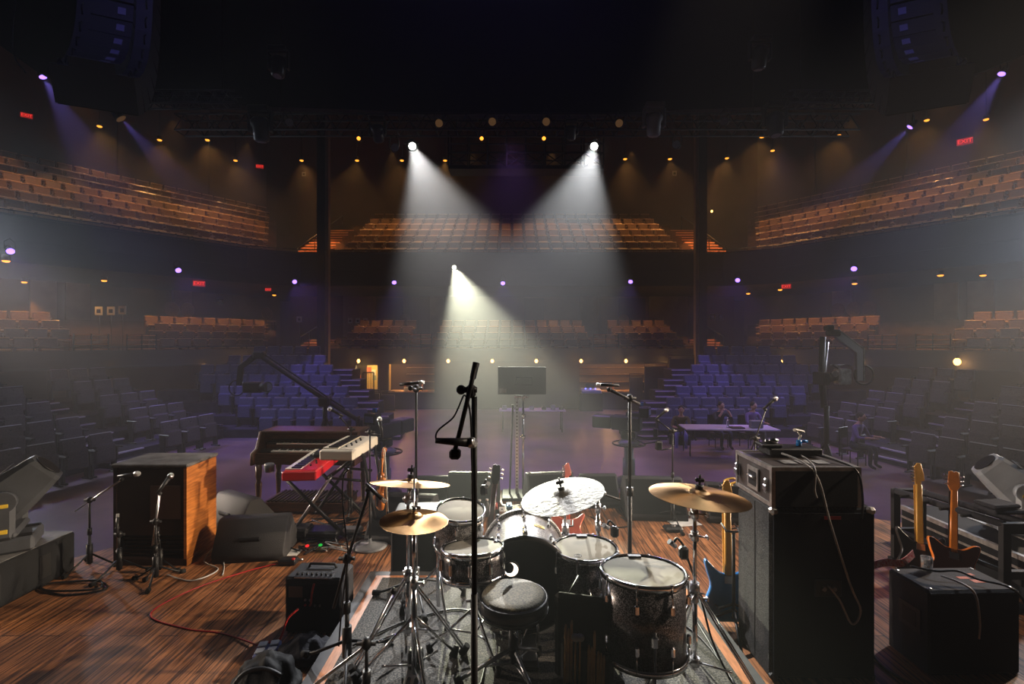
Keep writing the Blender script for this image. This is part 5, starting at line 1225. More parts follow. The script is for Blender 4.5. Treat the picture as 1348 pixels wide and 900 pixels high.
for i in range(6): B().cyl((-.05+.035*(i%4),-D/2-.0042,.2+.035*(i//4)),(-.05+.035*(i%4),-D/2-.012,.2+.035*(i//4)),.008,n=8).build('jack', REDC if i in (0,1) else GREYM, t)
cable('red_cable', [(-1.45,3.3,.21),(-1.5,3.25,.17),(-1.53,3.24,.08),(-1.55,3.2,.03),(-1.58,3.16,.07)], .007, REDC, 'short red cable plugged into the back of the combo amplifier')
cable('red_cable', [(-1.36,3.34,.36),(-1.37,3.33,.3),(-1.38,3.335,.22)], .007, REDC, 'red cable over the top of the combo amplifier')
t = thing('pedal_power_box', 'small blue and silver pedal box on the planks before the combo amplifier', 'pedal', (-1.57,3.12,0), math.radians(12))
B().bbox((0,0,.03),(.14,.15,.06),.008).build('housing', mat('blue_grey_paint', (.1,.13,.3), .4), t)
for x,y in ((-.035,.035),(.035,.035),(-.035,-.035),(.035,-.035)): B().bbox((x,y,.066),(.05,.05,.01),.003).build('silver_pad', mat('silver_pad', (.6,.62,.66), .4) if 'silver_pad' not in MATS else MATS['silver_pad'], t)
def lump(name, c, r, m, lab, cat, seed=1, n=44, k=26):
    rnd = random.Random(seed); b = B().ell((0,0,0),(1,1,1),n,k); ph = [rnd.random()*6 for _ in range(6)]
    for i, v in enumerate(b.v):
        f = 1+.09*math.sin(3*v.x+ph[0])+.08*math.sin(4*v.y+ph[1])+.07*math.sin(5*v.z+ph[2])+.045*math.sin(9*v.x+5*v.y+ph[3])+.03*math.sin(15*v.y-8*v.z+ph[4])+.025*math.sin(19*v.x+11*v.z+ph[5]); z = max(v.z,-.55)
        b.v[i] = Vector((c[0]+v.x*f*r[0], c[1]+v.y*f*r[1], c[2]+(z+.55)*f*r[2]*.65))
    return b
t = thing('backpack', 'black nylon backpack lying at the lower left beside the riser', 'bag', (-1.42,2.80,.0)); lump('backpack',(-1.42,2.80,0.002),(.2,.16,.17),BAGM,'','bag',4).build('bag', BAGM, t, world=True)
B().tube(spline([(-1.55,2.68,.1),(-1.5,2.72,.165),(-1.4,2.74,.18),(-1.3,2.74,.14)],5),.013,6).build('strap', BLK, t, world=True); B().bbox((-1.4,2.675,.09),(.03,.02,.04),.005).build('buckle', STEEL, t, world=True); B().tube(spline([(-1.58,2.75,.08),(-1.45,2.84,.155),(-1.27,2.85,.09)],5),.006,6).build('zipper', GREYM, t, world=True)
solo(lump('jacket',(-1.3,3.12,0),(.16,.14,.13),CLOTH,'','',9), 'black_jacket', CLOTH, 'black jacket heaped in front of the combo amplifier', 'jacket', (-1.3,3.14,0))
# fiddle and bow on the round based stand
t = thing('violin', 'orange brown violin hanging on the round based microphone stand', 'violin', (-1.29,4.72,.40)); t.rotation_euler = (math.radians(-3),math.radians(4),math.radians(-58)); MW[t.name] = Matrix.LocRotScale(Vector(t.location), t.rotation_euler, None)
vo = sm_poly([(0,0),(.07,.01),(.103,.07),(.09,.13),(.055,.17),(.062,.21),(.082,.26),(.075,.32),(.04,.35),(0,.355),(-.04,.35),(-.075,.32),(-.082,.26),(-.062,.21),(-.055,.17),(-.09,.13),(-.103,.07),(-.07,.01)])
B().prism(vo, Matrix.Translation((0,.02,0)) @ Matrix.Rotation(PI/2,4,'X'), .04, bev=.006).build('body', AMBERW, t)
B().prism([(-.012,.33),(.012,.33),(.01,.5),(-.01,.5)], Matrix.Translation((0,.005,0)) @ Matrix.Rotation(PI/2,4,'X'), .02, bev=.004).build('neck', AMBERW, t)
B().prism([(-.02,.2),(.02,.2),(.012,.49),(-.012,.49)], Matrix.Translation((0,-.028,0)) @ Matrix.Rotation(PI/2,4,'X'), .006).build('fingerboard', EBONY, t)
b = B().bbox((0,.0,.53),(.022,.03,.07),.008); b.torus((0,.01,.578),.016,.009,14,6,rotm(0,90,0)); b.build('scroll', AMBERW, t)
for i in range(4): s = -1 if i%2 else 1; B().cyl((0,0,.515+.014*i),(s*.035,0,.515+.014*i),.004,.006,8).build('peg', EBONY, t)
B().bx(-.014,.014,-.032,-.0205,.03,.12).build('tailpiece', EBONY, t)
t = thing('violin_bow', 'pale violin bow hanging beside the violin', 'bow', (-1.2,4.66,.35)); B().tube([(0,0,0),(-.012,0,.3),(-.03,0,.66)],.005,6).build('stick', LIGHTST, t); B().tube([(.014,0,.03),(-.018,0,.65)],.003,5).build('hair', PAPER, t); B().bbox((.008,0,.03),(.022,.012,.04),.003).build('frog', EBONY, t)
# ================================================================== cameras and tables on the house floor
def pedestal_camera(x, y, rz, lab, tilt=0):
    t = thing('pedestal_camera', lab, 'camera', (x,y,HOUSE), math.radians(rz))
    B().lathe([(.34,.05),(.34,.12),(.2,.2),(.14,.22)],(0,0,0),20).build('base', BLKP, t)
    for i in range(3): a = 2*PI*i/3; B().cyl((.3*math.cos(a),.3*math.sin(a)-.02,.05),(.3*math.cos(a),.3*math.sin(a)+.02,.05),.05,n=12).build('wheel', RUB, t)
    B().lathe([(.13,.2),(.13,.6),(.1,.62),(.1,.86)],(0,0,0),18).build('column', GREYM, t)
    o = B().torus((0,0,.92),.34,.018,36,8).build('steering_ring', BLK, t)
    for i in range(3): a = 2*PI*i/3+.4; B().cyl((.06*math.cos(a),.06*math.sin(a),.9),(.335*math.cos(a),.335*math.sin(a),.92),.012,n=6).build('spoke', BLK, o)
    B().lathe([(.18,.88),(.24,.94),(.16,1.0),(.1,1.02)],(0,0,0),18).build('weight_plate', GREYM, t)
    B().bbox((0,0,1.1),(.22,.3,.16),.03).build('pan_head', BLKP, t)
    b = B().bbox((0,.05,1.36),(.3,.62,.3),.03); b.bbox((.02,-.1,1.55),(.2,.3,.1),.02); b.build('camera_body', WEDGE, t)
    b = B().bbox((0,.56,1.36),(.32,.42,.27),.02); b.build('lens_box', BLKP, t)
    b = B().bbox((0,-.34,1.62),(.28,.2,.22),.02); b.build('viewfinder', BLKP, t); B().bx(-.1,.1,-.445,-.4405,1.56,1.68).build('viewfinder_screen', mat('blue_screen_%s' % t.name, (.2,.2,.5), .3), t)
    B().bbox((0,-.28,1.78),(.08,.06,.08),.01).build('tally_light', BLUEP, t)
    for s in (-1,1): B().tube([(s*.12,-.1,1.08),(s*.26,-.38,1.0),(s*.28,-.62,1.06)],.014,6).build('pan_bar', BLK, t)
    B().bbox((.3,-.5,1.15),(.12,.08,.18),.01).build('control_box', BLKP, t)
    return t
pedestal_camera(2.5,10.4,62,'large studio camera on a pedestal right of the tall boom stand')
pedestal_camera(-2.52,9.6,-25,'studio camera on a pedestal with blue light behind the cream keyboard')
# camera crane heads
t = thing('camera_crane', 'camera crane with L shaped grey arm and silver camera at right', 'camera crane', (6.6,10.2,HOUSE))
for i in range(3): a = .5+2*PI*i/3; B().cyl((0,0,1.0),(.5*math.cos(a),.5*math.sin(a),.03),.025,n=8).build('leg', BLK, t)
B().cyl((0,0,.6),(0,0,1.75),.05,n=12).build('column', BLK, t)
B().tube([(0,.1,1.7),(-.05,.1,2.3),(-.02,.1,3.2)],.06,8).build('arm', BLKP, t); B().tube([(.06,.1,1.7),(.02,.1,2.3),(.08,.1,3.1)],.03,8).build('tension_rod', STEEL, t)
b = B().bbox((.14,0,3.28),(.26,.16,.14),.03); b.bbox((.05,0,3.38),(.16,.14,.12),.02); b.build('pivot', BLKP, t)
ar = B(); ar.prism([(.18,3.26),(.26,3.32),(.74,2.94),(.74,2.28),(.6,2.28),(.6,2.86),(.18,3.18)], Matrix.Translation((0,.05,0)) @ Matrix.Rotation(PI/2,4,'X'), .1, bev=.01); ar.build('bent_arm', GREYM, t)
B().prism([(.2,3.31),(.26,3.335),(.76,2.95),(.76,2.28),(.745,2.28),(.745,2.94),(.25,3.325)], Matrix.Translation((0,.06,0)) @ Matrix.Rotation(PI/2,4,'X'), .12).build('arm_edge', ALU, t)
b = B().bbox((.33,0,2.36),(.26,.24,.34),.03); b.build('camera_body', mat('silver_camera', (.45,.46,.48), .35, .6, noise=.5, nscale=14), t)
b = B().cyl((.2,0,2.36),(-.1,-.06,2.34),.09,.12,16); b.bbox((-.16,-.07,2.33),(.16,.3,.26),.02,rotm(0,0,12)); b.build('lens_hood', BLKP, t); B().cyl((.07,-.14,2.43),(.07,-.18,2.43),.06,n=16).build('focus_motor', STEEL, t)
B().torus((.78,0,2.4),.2,.02,28,8,rotm(90,0,0)).build('guard_ring', BLK, t)
for i in range(4): B().tube(squiggle((.25,0),.2,.08,4,2.6,20+i)+[(.3,0,2.5)],.008,5).build('wire', GREYC if i%2 else BLK, t)
t = thing('camera_crane', 'camera crane with long slanting arm above the left seats', 'camera crane', (-5.0,13.0,HOUSE))
for i in range(3): a = .2+2*PI*i/3; B().cyl((0,0,1.1),(.55*math.cos(a),.55*math.sin(a),.03),.03,n=8).build('leg', BLK, t)
B().cyl((0,0,.7),(0,0,1.45),.06,n=12).build('column', BLK, t); B().bbox((0,0,1.5),(.3,.3,.25),.04).build('pivot', BLKP, t)
B().tube([(.9,.1,.95),(0,0,1.55),(-1.6,-.2,2.7)],.06,8).build('arm', BLKP, t); B().tube([(.5,.1,1.3),(0,0,1.66),(-1.6,-.2,2.82)],.02,6).build('upper_cable', BLK, t)
b = B()
for i in range(3): b.bbox((.85+.07*i,.1,.95-.04*i),(.05,.28,.28),.02)
b.build('counterweight', BLKP, t)
B().bbox((-1.65,-.2,2.75),(.3,.2,.2),.04).build('arm_end', BLKP, t); B().prism([(-1.6,2.8),(-1.75,2.82),(-2.2,2.45),(-2.25,1.95),(-2.12,1.95),(-2.08,2.4),(-1.65,2.7)], Matrix.Translation((0,-.15,0)) @ Matrix.Rotation(PI/2,4,'X'), .1, bev=.01).build('bent_arm', BLK, t)
B().torus((-2.25,-.2,1.88),.2,.018,28,8,rotm(90,0,0)).build('guard_ring', BLK, t)
b = B().bbox((-1.8,-.2,1.9),(.5,.25,.28),.03); b.cyl((-1.55,-.25,1.92),(-1.35,-.35,1.92),.11,.14,16); b.build('camera_body', BLKP, t); B().cyl((-1.35,-.352,1.92),(-1.345,-.36,1.92),.1,n=16).build('lens', GREYM, t)
# tables
def table(px0, px1, py, d, lab, dep=.7, h=.75, skew=0):
    z = HOUSE+h; x0, x1 = (px0-674)/FPX*d, (px1-674)/FPX*d; t = thing('folding_table', lab, 'table', ((x0+x1)/2,d,HOUSE), skew); L = x1-x0
    B().bbox((0,dep/2,h-.02),(L,dep,.04),.008).build('tabletop', mat('table_top_%s' % t.name, (.5,.45,.55), .4), t)
    for x in (-L/2+.12,L/2-.12):
        for y in (.08,dep-.08): B().cyl((x,y,0),(x,y,h-.041),.018,n=8).build('leg', BLK, t)
    return t
table(657,745,543,16.6,'violet lit table with small gear at the back of the floor behind the screen stand')
for i, px in enumerate((664,680,700,716,728,739)):
    x = (px-674)/FPX*16.8; h = (.14,.09,.12,.1,.16,.11)[i]; solo(B().bbox((x,16.85,HOUSE+.752+h/2),(.16,.2,h),.02), 'table_gear', BLKP if i%2 else GREYM, '%s small dark gear box on the violet table behind the screen stand' % ORD[i], 'box', (x,16.85,HOUSE+.752))
table(905,1026,561,13.0,'violet lit folding table with laptop boxes at right of the floor',.8,.75,math.radians(-4))
bottle(5.9,13.3,HOUSE+.752,'water bottle standing on the violet table at right',None,.28)
solo(B().bbox((6.65,13.25,HOUSE+.752+.1),(.32,.2,.2),.02), 'table_box', GREYM, 'grey box at the right end of the violet table', 'box', (6.65,13.25,HOUSE+.752))
solo(B().bbox((6.1,13.2,HOUSE+.752+.02),(.36,.24,.03),.008), 'laptop', BLKP, 'flat dark laptop lying on the violet table at right', 'laptop', (6.1,13.2,HOUSE+.752))
t = thing('audio_mixer', 'blue lit small mixer on the bar top right of the screen', 'mixer', (3.55,21.9,-.3)); B().bbox((0,0,.12),(.9,.4,.16),.03,rotm(12,0,0)).build('desk', mat('mixer_blue', (.25,.28,.5), .4), t); B().bbox((0,.18,.3),(.4,.05,.24),.01).build('display', BLK, t)
for i in range(3): B().ell((-.25+.22*i,-.1,.23),(.035,.035,.02),8,5).build('lit_button', E_BLUE, t)
B().bx(-.5,.5,-.2,.25,HOUSE+.3+.002,.02).build('trolley', BLK, t)
t = thing('white_cup', 'white paper cup on the step at the right floor bank', 'cup', (6.9,11.2,HOUSE)); B().lathe([(.035,0),(.045,.12),(.04,.12),(.03,.005)],(0,0,0),14).build('cup', PAPER, t)
# ================================================================== drum riser and kit
t = thing('drum_riser', 'low square drum riser covered in dark speckled carpet', 'riser', (.115,2.62,0))
B().bx(-1.12,1.35,1.38,3.86,.0,.165).build('deck', CASE, t, world=True)
b = B(); b.bx(-1.125,-1.06,1.375,3.865,.165,.197); b.bx(1.29,1.355,1.375,3.865,.165,.197); b.bx(-1.06,1.29,3.8,3.865,.165,.197); b.bx(-1.06,1.29,1.375,1.44,.165,.197); b.build('grey_frame', mat('dull_grey_frame', (.055,.055,.06), .55, noise=.3, nscale=14), t, world=True)
b = B(); b.bx(-1.06,-1.0,1.44,3.8,.165,.1965); b.bx(1.23,1.29,1.44,3.8,.165,.1965); b.bx(-1.0,1.23,3.76,3.8,.165,.1965); b.build('wood_inlay', mat('bare_wood_edge', (.5,.2,.09), .45, noise=.35, nscale=12, stretch=(6,1,1)), t, world=True)
B().bx(-1.0,1.23,1.44,3.76,.165,.2).build('carpet', RCARP, t, world=True)
def hoop_lugs(b_h, t, r, h, n, R, c, z0, z1, lug=.05, low=True, hoopr=.007):
    pass
def drum(name, c, r, h, tilt, lab, wrap, nl=8, legs=0, headm=HEADW, yaw=0, lid=True, logo=False):
    """drum with its playing head centred on c; tilt = (x,y) degrees"""
    R = rotm(tilt[0],tilt[1],yaw); c = Vector(c); t = thing(name, lab, 'drum', (c.x,c.y,RISER))
    n = 40
    B().lathe([(r*.955,-.004),(r,-.006),(r,-h+.006),(r*.955,-h+.004)],c,n,R,caps=False).build('shell', wrap, t, world=True)
    b = B().lathe([(.0,.0035),(r*.93,.0035),(r*.985,.0),(r*.985,-.005)],c,n,R,caps=False); hd = b.build('batter_head', headm, t, world=True)
    B().lathe([(.0,-h-.003),(r*.985,-h-.003),(r*.985,-h+.002)][::-1],c,n,R).build('bottom_head', HEADW, t, world=True)
    for q, z in ((1,.0),(-1,-h)):
        B().lathe([(r*1.005,z-.018*q if q > 0 else z-.01),(r*1.055,z-.018 if q > 0 else z-.012),(r*1.055,z+.012 if q > 0 else z+.018),(r*1.02,z+.014 if q > 0 else z+.018),(r*1.0,z+.008 if q > 0 else z+.01)],c,n,R,caps=False).build('hoop', CHR, t, world=True)
    for i in range(nl):
        a = 2*PI*(i+.5)/nl; u = Vector((math.cos(a),math.sin(a),0)); b = B()
        for z in ((-h*.26,-h*.74) if h > .2 else (-h*.5,)):
            p = c+R @ (u*(r+.012)+Vector((0,0,z))); b.bbox(p,(.022,.024,.05 if h > .2 else .07),.007,R @ Matrix.Rotation(a,3,'Z'))
        b2 = b
        for z0, z1 in ((.004,-h*.26),(-h-.004,-h*.74)): b2.cyl(c+R @ (u*(r*1.04)+Vector((0,0,z0))), c+R @ (u*(r+.014)+Vector((0,0,z1))), .0042, n=6)
        b2.cyl(c+R @ (u*(r*1.045)+Vector((0,0,.0))), c+R @ (u*(r*1.045)+Vector((0,0,.016))), .008, n=8)
        b2.build('lug', CHR, t, world=True)
    if lid: B().box(c+R @ Vector((r*.0,r*.86,.011)),(.07,.03,.012),R).build('tape_damper', BLK, t, world=True)
    if logo:
        b = B().torus(c+R @ Vector((-r*.32,-r*.6,.0042)),.022,.0018,20,4,R); b.torus(c+R @ Vector((-r*.32,-r*.6,.0042)),.012,.0016,14,4,R); b.build('head_emblem', BLK, t, world=True)
    for i in range(legs):
        a = 2*PI*i/legs+.5; u = Vector((math.cos(a),math.sin(a),0)); p = c+u*(r+.022); zt = c.z-h*.45
        l = B().tube([(p.x,p.y,zt),(p.x,p.y,RISER+.09),(p.x+u.x*.05,p.y+u.y*.05,RISER+.02)],.007,8); o = l.build('leg', CHR, t, world=True)
        B().cyl((p.x+u.x*.05,p.y+u.y*.05,RISER+.0015),(p.x+u.x*.05,p.y+u.y*.05,RISER+.035),.015,n=10).build('rubber_foot', RUB, o, world=True)
        B().bbox((p.x-u.x*.006,p.y-u.y*.006,zt-.05),(.035,.035,.06),.008).build('leg_bracket', CHR, t, world=True)
    return t
FT1 = drum('floor_tom', (.690,2.56,.813), .213, .40, (-4,1,0), 'large floor tom nearest on the right with black sparkle shell', SPARK, 8, 3)
FT2 = drum('floor_tom', (.457,3.03,.735), .192, .37, (0,0,0), 'smaller floor tom behind the large one, with a round emblem on its head', SPARK, 8, 3, logo=True)
SN = drum('snare_drum', (-.233,2.885,.800), .178, .15, (-7,-2,0), 'snare drum with black sparkle shell left of the stool', SPARK, 10, 0, lid=False)
TOM = drum('rack_tom', (-.335,3.16,.925), .155, .235, (8,4,0), 'rack tom behind the snare drum, tilted to the player', SPARKL, 6, 0, lid=False)
# strap stripe of shade on heads is real light; snare stand
t = thing('snare_stand', 'chrome snare drum stand with folding legs', 'stand', (-.22,2.87,RISER))
B().cyl((0,0,.1),(0,0,.38),.013,n=10).build('tube', CHR, t); b = B()
for i in range(3):
    a = .6+2*PI*i/3; b = B(); b.cyl((0,0,.38),(.15*math.cos(a),.15*math.sin(a),.415),.007,n=6); b.build('basket_arm', CHR, t)
    e = (.27*math.cos(a+.5),.27*math.sin(a+.5),.02); l = B().tube([(0,0,.26),e],.008,6); l.tube([(0,0,.1),(e[0]*.55,e[1]*.55,.13)],.006,6); o = l.build('leg', CHR, t); B().cyl((e[0]*.96,e[1]*.96,.0015),(e[0]*1.02,e[1]*1.02,.05),.02,.014,10).build('rubber_foot', RUB, o)
b = B().bbox((0,0,.27),(.05,.05,.05),.012); b.cyl((-.05,0,.29),(.05,0,.29),.009,n=8); b.build('clamp', CHR, t)
# bass drum
bc0, bc1, br = Vector((.08,2.97,.545)), Vector((.085,3.43,.551)), .275
t = thing('bass_drum', 'bass drum with silver sparkle shell and black playing head', 'drum', (.085,3.2,RISER))
RX = rotm(-90,0,0)
B().lathe([(br,0),(br,.46)],bc0,56,RX,caps=False).build('shell', SPARKL, t, world=True); B().lathe([(br-.008,0),(br-.008,.46)][::-1],bc0,48,RX,caps=False).build('inner_shell', BLK, t, world=True)
for y, nm in ((0,'hoop'),(.46,'hoop')): B().lathe([(br-.003,-.022),(br+.02,-.022),(br+.022,.0),(br+.02,.022),(br+.002,.022)],bc0+Vector((0,y,0)),56,RX,caps=False).build(nm, mat('black_hoop_%d' % (y > 0), (.03,.028,.03), .3, coat=.5) if y == 0 else SPARKL, t, world=True)
def holed_head(name, c, R0, hc, hr, m, parent):
    b = B(); n = 56; k = 0
    for i in range(n): a = 2*PI*i/n; b.v.append(Vector((c.x+R0*math.cos(a),c.y,c.z+R0*math.sin(a))))
    for i in range(n): a = 2*PI*i/n; b.v.append(Vector((hc[0]+hr*math.cos(a),c.y,hc[1]+hr*math.sin(a))))
    for i in range(n): j = (i+1)%n; b.face((i,j,n+j,n+i))
    return b.build(name, m, parent, world=True)
hd = holed_head('batter_head', bc0+Vector((0,-.008,0)), br, (-.005,.637), .047, HEADB, t)
B().torus((-.005,2.955,.637),.048,.006,28,6,rotm(90,0,0)).build('port_ring', BLK, hd, world=True)
holed_head('front_head', bc1+Vector((0,.012,0)), br, (-.002,.44), .10, HEADB, t)
for i in range(10):
    a = 2*PI*(i+.5)/10; u = Vector((math.cos(a),0,math.sin(a)))
    for y in (.03,.43):
        b = B().bbox(bc0+u*(br+.03)+Vector((0,y-.02 if y < .1 else y+.02,0)),(.03,.05,.03),.009,Matrix.Rotation(-a,3,'Y')); b.cyl(bc0+u*(br+.03)+Vector((0,y,0)),bc0+u*(br+.022)+Vector((0,.12 if y < .1 else .34,0)),.005,n=6); b.build('claw', CHR, t, world=True)
    for y in (.13,.33): B().bbox(bc0+u*(br+.014)+Vector((0,y,0)),(.026,.06,.026),.009,Matrix.Rotation(-a,3,'Y')).build('lug', CHR, t, world=True)
p = bc0+Vector((.10,.24,math.sqrt((br+.002)**2-.1**2))); B().box(p,(.07,.035,.004),rotm(0,20,0)).build('maker_badge', YLAB, t, world=True); B().box(p+Vector((.001,0,.0028)),(.045,.012,.002),rotm(0,20,0)).build('badge_mark', BLK, t, world=True)
for s in (-1,1): B().tube([bc1+Vector((s*.24,-.1,-.13)),bc1+Vector((s*.36,.0,-.345))],.009,8).build('spur', CHR, t, world=True)
B().ell((-.018,3.04,.607),(.03,.034,.03),14,10).build('inner_microphone', MESHS, t, world=True); B().cyl((-.02,3.07,.602),(-.06,3.25,.56),.018,n=10).build('microphone_body', BLK, t, world=True)
# tom arm
t = thing('tom_stand', 'chrome stand that holds the rack tom', 'stand', (-.5,3.3,RISER))
B().cyl((0,0,.03),(0,0,.62),.014,n=10).build('tube', CHR, t); B().tube([(0,0,.58),(-.0,-.04,.62),(.0,-.08,.66)],.010,8).build('arm', CHR, t); B().bbox((0,0,.6),(.05,.05,.07),.012).build('clamp', CHR, t)
for i in range(3): a = .9+2*PI*i/3; o = B().tube([(0,0,.3),(.25*math.cos(a),.25*math.sin(a),.02)],.009,6).build('leg', CHR, t); B().cyl((.24*math.cos(a),.24*math.sin(a),.0015),(.255*math.cos(a),.255*math.sin(a),.05),.02,.014,10).build('rubber_foot', RUB, o)
# stool
t = thing('drum_stool', 'round black drum stool with grey speckled top', 'stool', (.008,2.58,RISER))
r = .18
B().lathe([(.02,.385),(r*.9,.385),(r,.40),(r*1.02,.44),(r*.985,.472),(r*.93,.478)],(0,0,0),40).build('cushion_side', STOOLS, t)
B().lathe([(r*.93,.478),(r*.88,.49),(r*.6,.494),(0,.495)],(0,0,0),40).build('seat_top', STOOLT, t)
B().torus((0,0,.471),r*.992,.006,40,6).build('piping', BLK, t); B().torus((0,0,.415),r*1.015,.004,40,6).build('lower_piping', STOOLS, t)
B().cyl((0,0,.12),(0,0,.39),.017,n=12).build('post', BLK, t); B().cyl((0,0,.16),(0,0,.3),.026,n=12).build('collar', BLK, t)
for s in (-1,1): B().tube([(s*.012+.035,-.03,.375),(s*.04+.035,-.035,.33),(s*.02+.035,-.035,.28),(s*.012+.035,-.03,.27)],.005,6).build('spring_clip', CHR, t)
for i in range(3): a = 1.05+2*PI*i/3; e = (.3*math.cos(a),.3*math.sin(a),.022); o = B().tube([(0,0,.2),e],.011,6).build('leg', STEEL, t); B().tube([(0,0,.12),(e[0]*.55,e[1]*.55,.1)],.007,6).build('brace', STEEL, o); B().cyl((e[0]*.95,e[1]*.95,.0015),(e[0]*1.02,e[1]*1.02,.05),.024,.016,10).build('rubber_foot', RUB, o)
# stands for cymbals
def cym_stand(base, top, mid, lab, foot=.36, rot=.3, legz=.42, r=.0135, double=True):
    """straight stand: tripod, tubes with wing clamps, tilter at the top; base and top in world metres, mid = height of second clamp"""
    base, top = Vector(base), Vector(top); t = thing('cymbal_stand', lab, 'stand', base); T = top-base
    h = T.z; 
    B().cyl((0,0,.06),(0,0,h*.45),r,n=12).build('lower_tube', CHR, t); B().cyl((0,0,h*.45),(0,0,h*.9),r*.75,n=12).build('upper_tube', CHR, t)
    B().cyl((0,0,h*.9),T-Vector((0,0,.03)),r*.6,n=10).build('tilter_arm', CHR, t)
    for z in (h*.45,h*.78,h*.9):
        b = B().cyl((0,0,z-.025),(0,0,z+.025),r*1.5,n=12); b.cyl((0,0,z),(.05,-.02,z),.006,n=6); b.bbox((.058,-.022,z),(.012,.03,.024),.005); b.cyl((-.03,0,z),(0,0,z),.012,n=8); b.build('wing_clamp', STEEL, t)
    for i in range(3):
        a = rot+2*PI*i/3; u = Vector((math.cos(a),math.sin(a),0)); e = u*foot+Vector((0,0,.022)); s = Vector((-u.y,u.x,0))*.012
        l = B()
        for q in ((-1,1) if double else (0,)): l.cyl(Vector((0,0,legz))+s*q, e+s*q, .0065, n=6)
        o = l.build('leg', CHR, t); B().cyl(Vector((0,0,.1)),e*.55+Vector((0,0,.1)),.006,n=6).build('brace', CHR, o)
        B().cyl(e*.95+Vector((0,0,-.019)),e*1.04+Vector((0,0,.03)),.026,.018,12).build('rubber_foot', RUB, o)
    b = B().cyl((0,0,legz-.025),(0,0,legz+.025),r*1.9,n=12); b.cyl((0,0,.08),(0,0,.12),r*1.9,n=12); b.build('leg_collar', STEEL, t)
    return t
def cymbal(c, r, tilt, lab, m, bell=.2, bow=.06, felt=True, n=56, yaw=0):
    R = rotm(*tilt) if len(tilt) == 3 else rotm(tilt[0],tilt[1],0); c = Vector(c); t = thing('cymbal', lab, 'cymbal', c)
    rb = r*bell; hb = rb*.42
    top = [(r,-r*bow),(r*.75,-r*bow*.62),(r*.5,-r*bow*.3),(r*.32,-r*bow*.1),(rb*1.12,0),(rb,.004),(rb*.8,hb*.62),(rb*.4,hb*.95),(.008,hb)]
    prof = [(q,z-.0018) for q,z in top[::-1]]+top; prof = prof[1:] if False else prof
    B().lathe(prof[:len(top)][::-1]+[],c,n,R,caps=False).build('underside', m, t, world=True); B().lathe(top,c,n,R,caps=False).build('bow', m, t, world=True)
    if felt:
        b = B(); b.cyl(c+R @ Vector((0,0,hb+.001)),c+R @ Vector((0,0,hb+.02)),.021,n=14); b.build('felt', BLK, t, world=True)
        b = B().cyl(c+R @ Vector((0,0,hb+.02)),c+R @ Vector((0,0,hb+.05)),.0065,n=8); b.bbox(c+R @ Vector((0,0,hb+.045)),(.05,.012,.022),.005,R); b.cyl(c+R @ Vector((0,0,hb+.05)),c+R @ Vector((0,0,hb+.075)),.005,n=8); b.build('wing_nut', BLK, t, world=True)
    return t
cymbal((.31,3.02,1.085), .262, (6,-12,0), 'pale hammered ride cymbal glowing in the spotlight above the bass drum', SILVC, .2, .07)
cym_stand((.40,3.66,RISER),(.33,3.09,1.03),.5,'cymbal stand behind the bass drum carrying the pale hammered cymbal',rot=.9,foot=.2)
cymbal((1.0,2.60,1.215), .258, (-1,4,0), 'golden crash cymbal at the right of the kit', BRONZE, .2, .075)
cym_stand((.985,2.62,RISER),(1.0,2.60,1.195),.5,'chrome cymbal stand at the right carrying the golden crash cymbal',rot=-.62,foot=.34,legz=.5)
cymbal((-.605,2.9,1.19), .235, (-11,3,0), 'thin golden crash cymbal seen nearly edge on, upper left of the kit', BRONZE, .2, .06)
cym_stand((-.625,2.92,RISER),(-.605,2.9,1.175),.5,'chrome cymbal stand behind the hi-hat at left',rot=1.87,foot=.36,legz=.42)
# hi-hat
t = thing('hi_hat', 'golden hi-hat pair on a chrome pedal stand at left', 'hi-hat', (-.515,2.56,RISER))
for q, z in ((1,.89),(-1,.868)):
    r = .178; pr = [(r,-.012),(r*.6,.003),(.052,.012),(.045,.016),(.03,.028),(.008,.031)]; pr = pr if q > 0 else [(a,-b*.9) for a,b in pr][::-1]
    B().lathe(pr,(0,0,z),48,rotm(1,3,0),caps=False).build('top_cymbal' if q > 0 else 'bottom_cymbal', GOLDC, t)
b = B().cyl((0,0,.92),(0,0,.955),.014,n=12); b.bbox((.02,0,.945),(.03,.012,.02),.004); b.build('clutch', CHR, t); B().cyl((0,0,.1),(0,0,1.16),.0045,n=8).build('pull_rod', CHR, t)
B().cyl((0,0,.06),(0,0,.55),.015,n=12).build('lower_tube', CHR, t); B().cyl((0,0,.55),(0,0,.84),.011,n=12).build('upper_tube', CHR, t); B().lathe([(.012,0),(.036,.008),(.036,.014),(.01,.016)],(0,0,.838),18).build('cymbal_seat', BLK, t)
b = B().cyl((0,0,.53),(0,0,.58),.022,n=12); b.bbox((.05,-.01,.555),(.012,.03,.026),.005); b.cyl((0,0,.555),(.05,-.01,.555),.006,n=6); b.build('wing_clamp', STEEL, t)
for i in range(3): a = (.96,3.05,5.15)[i]; e = Vector((.32*math.cos(a),.32*math.sin(a),.022)); l = B().cyl((0,0,.38),e,.009,n=6); l.cyl((0,0,.12),e*.55+Vector((0,0,.09)),.006,n=6); o = l.build('leg', CHR, t); B().cyl(e*.95+Vector((0,0,-.019)),e*1.04+Vector((0,0,.03)),.026,.018,12).build('rubber_foot', RUB, o)
b = B().bbox((0,-.06,.02),(.09,.3,.014),.005); b.bbox((0,.04,.1),(.08,.05,.16),.01); b.build('pedal_frame', BLK, t)
P = B().prism([(-.035,-.16),(.035,-.16),(.046,-.02),(.04,.12),(.02,.14),(-.02,.14),(-.04,.12),(-.046,-.02)], Matrix.Translation((0,-.08,.05)) @ Matrix.Rotation(math.radians(14),4,'X'), .01, bev=.002).build('footboard', STEEL, t); b = B()
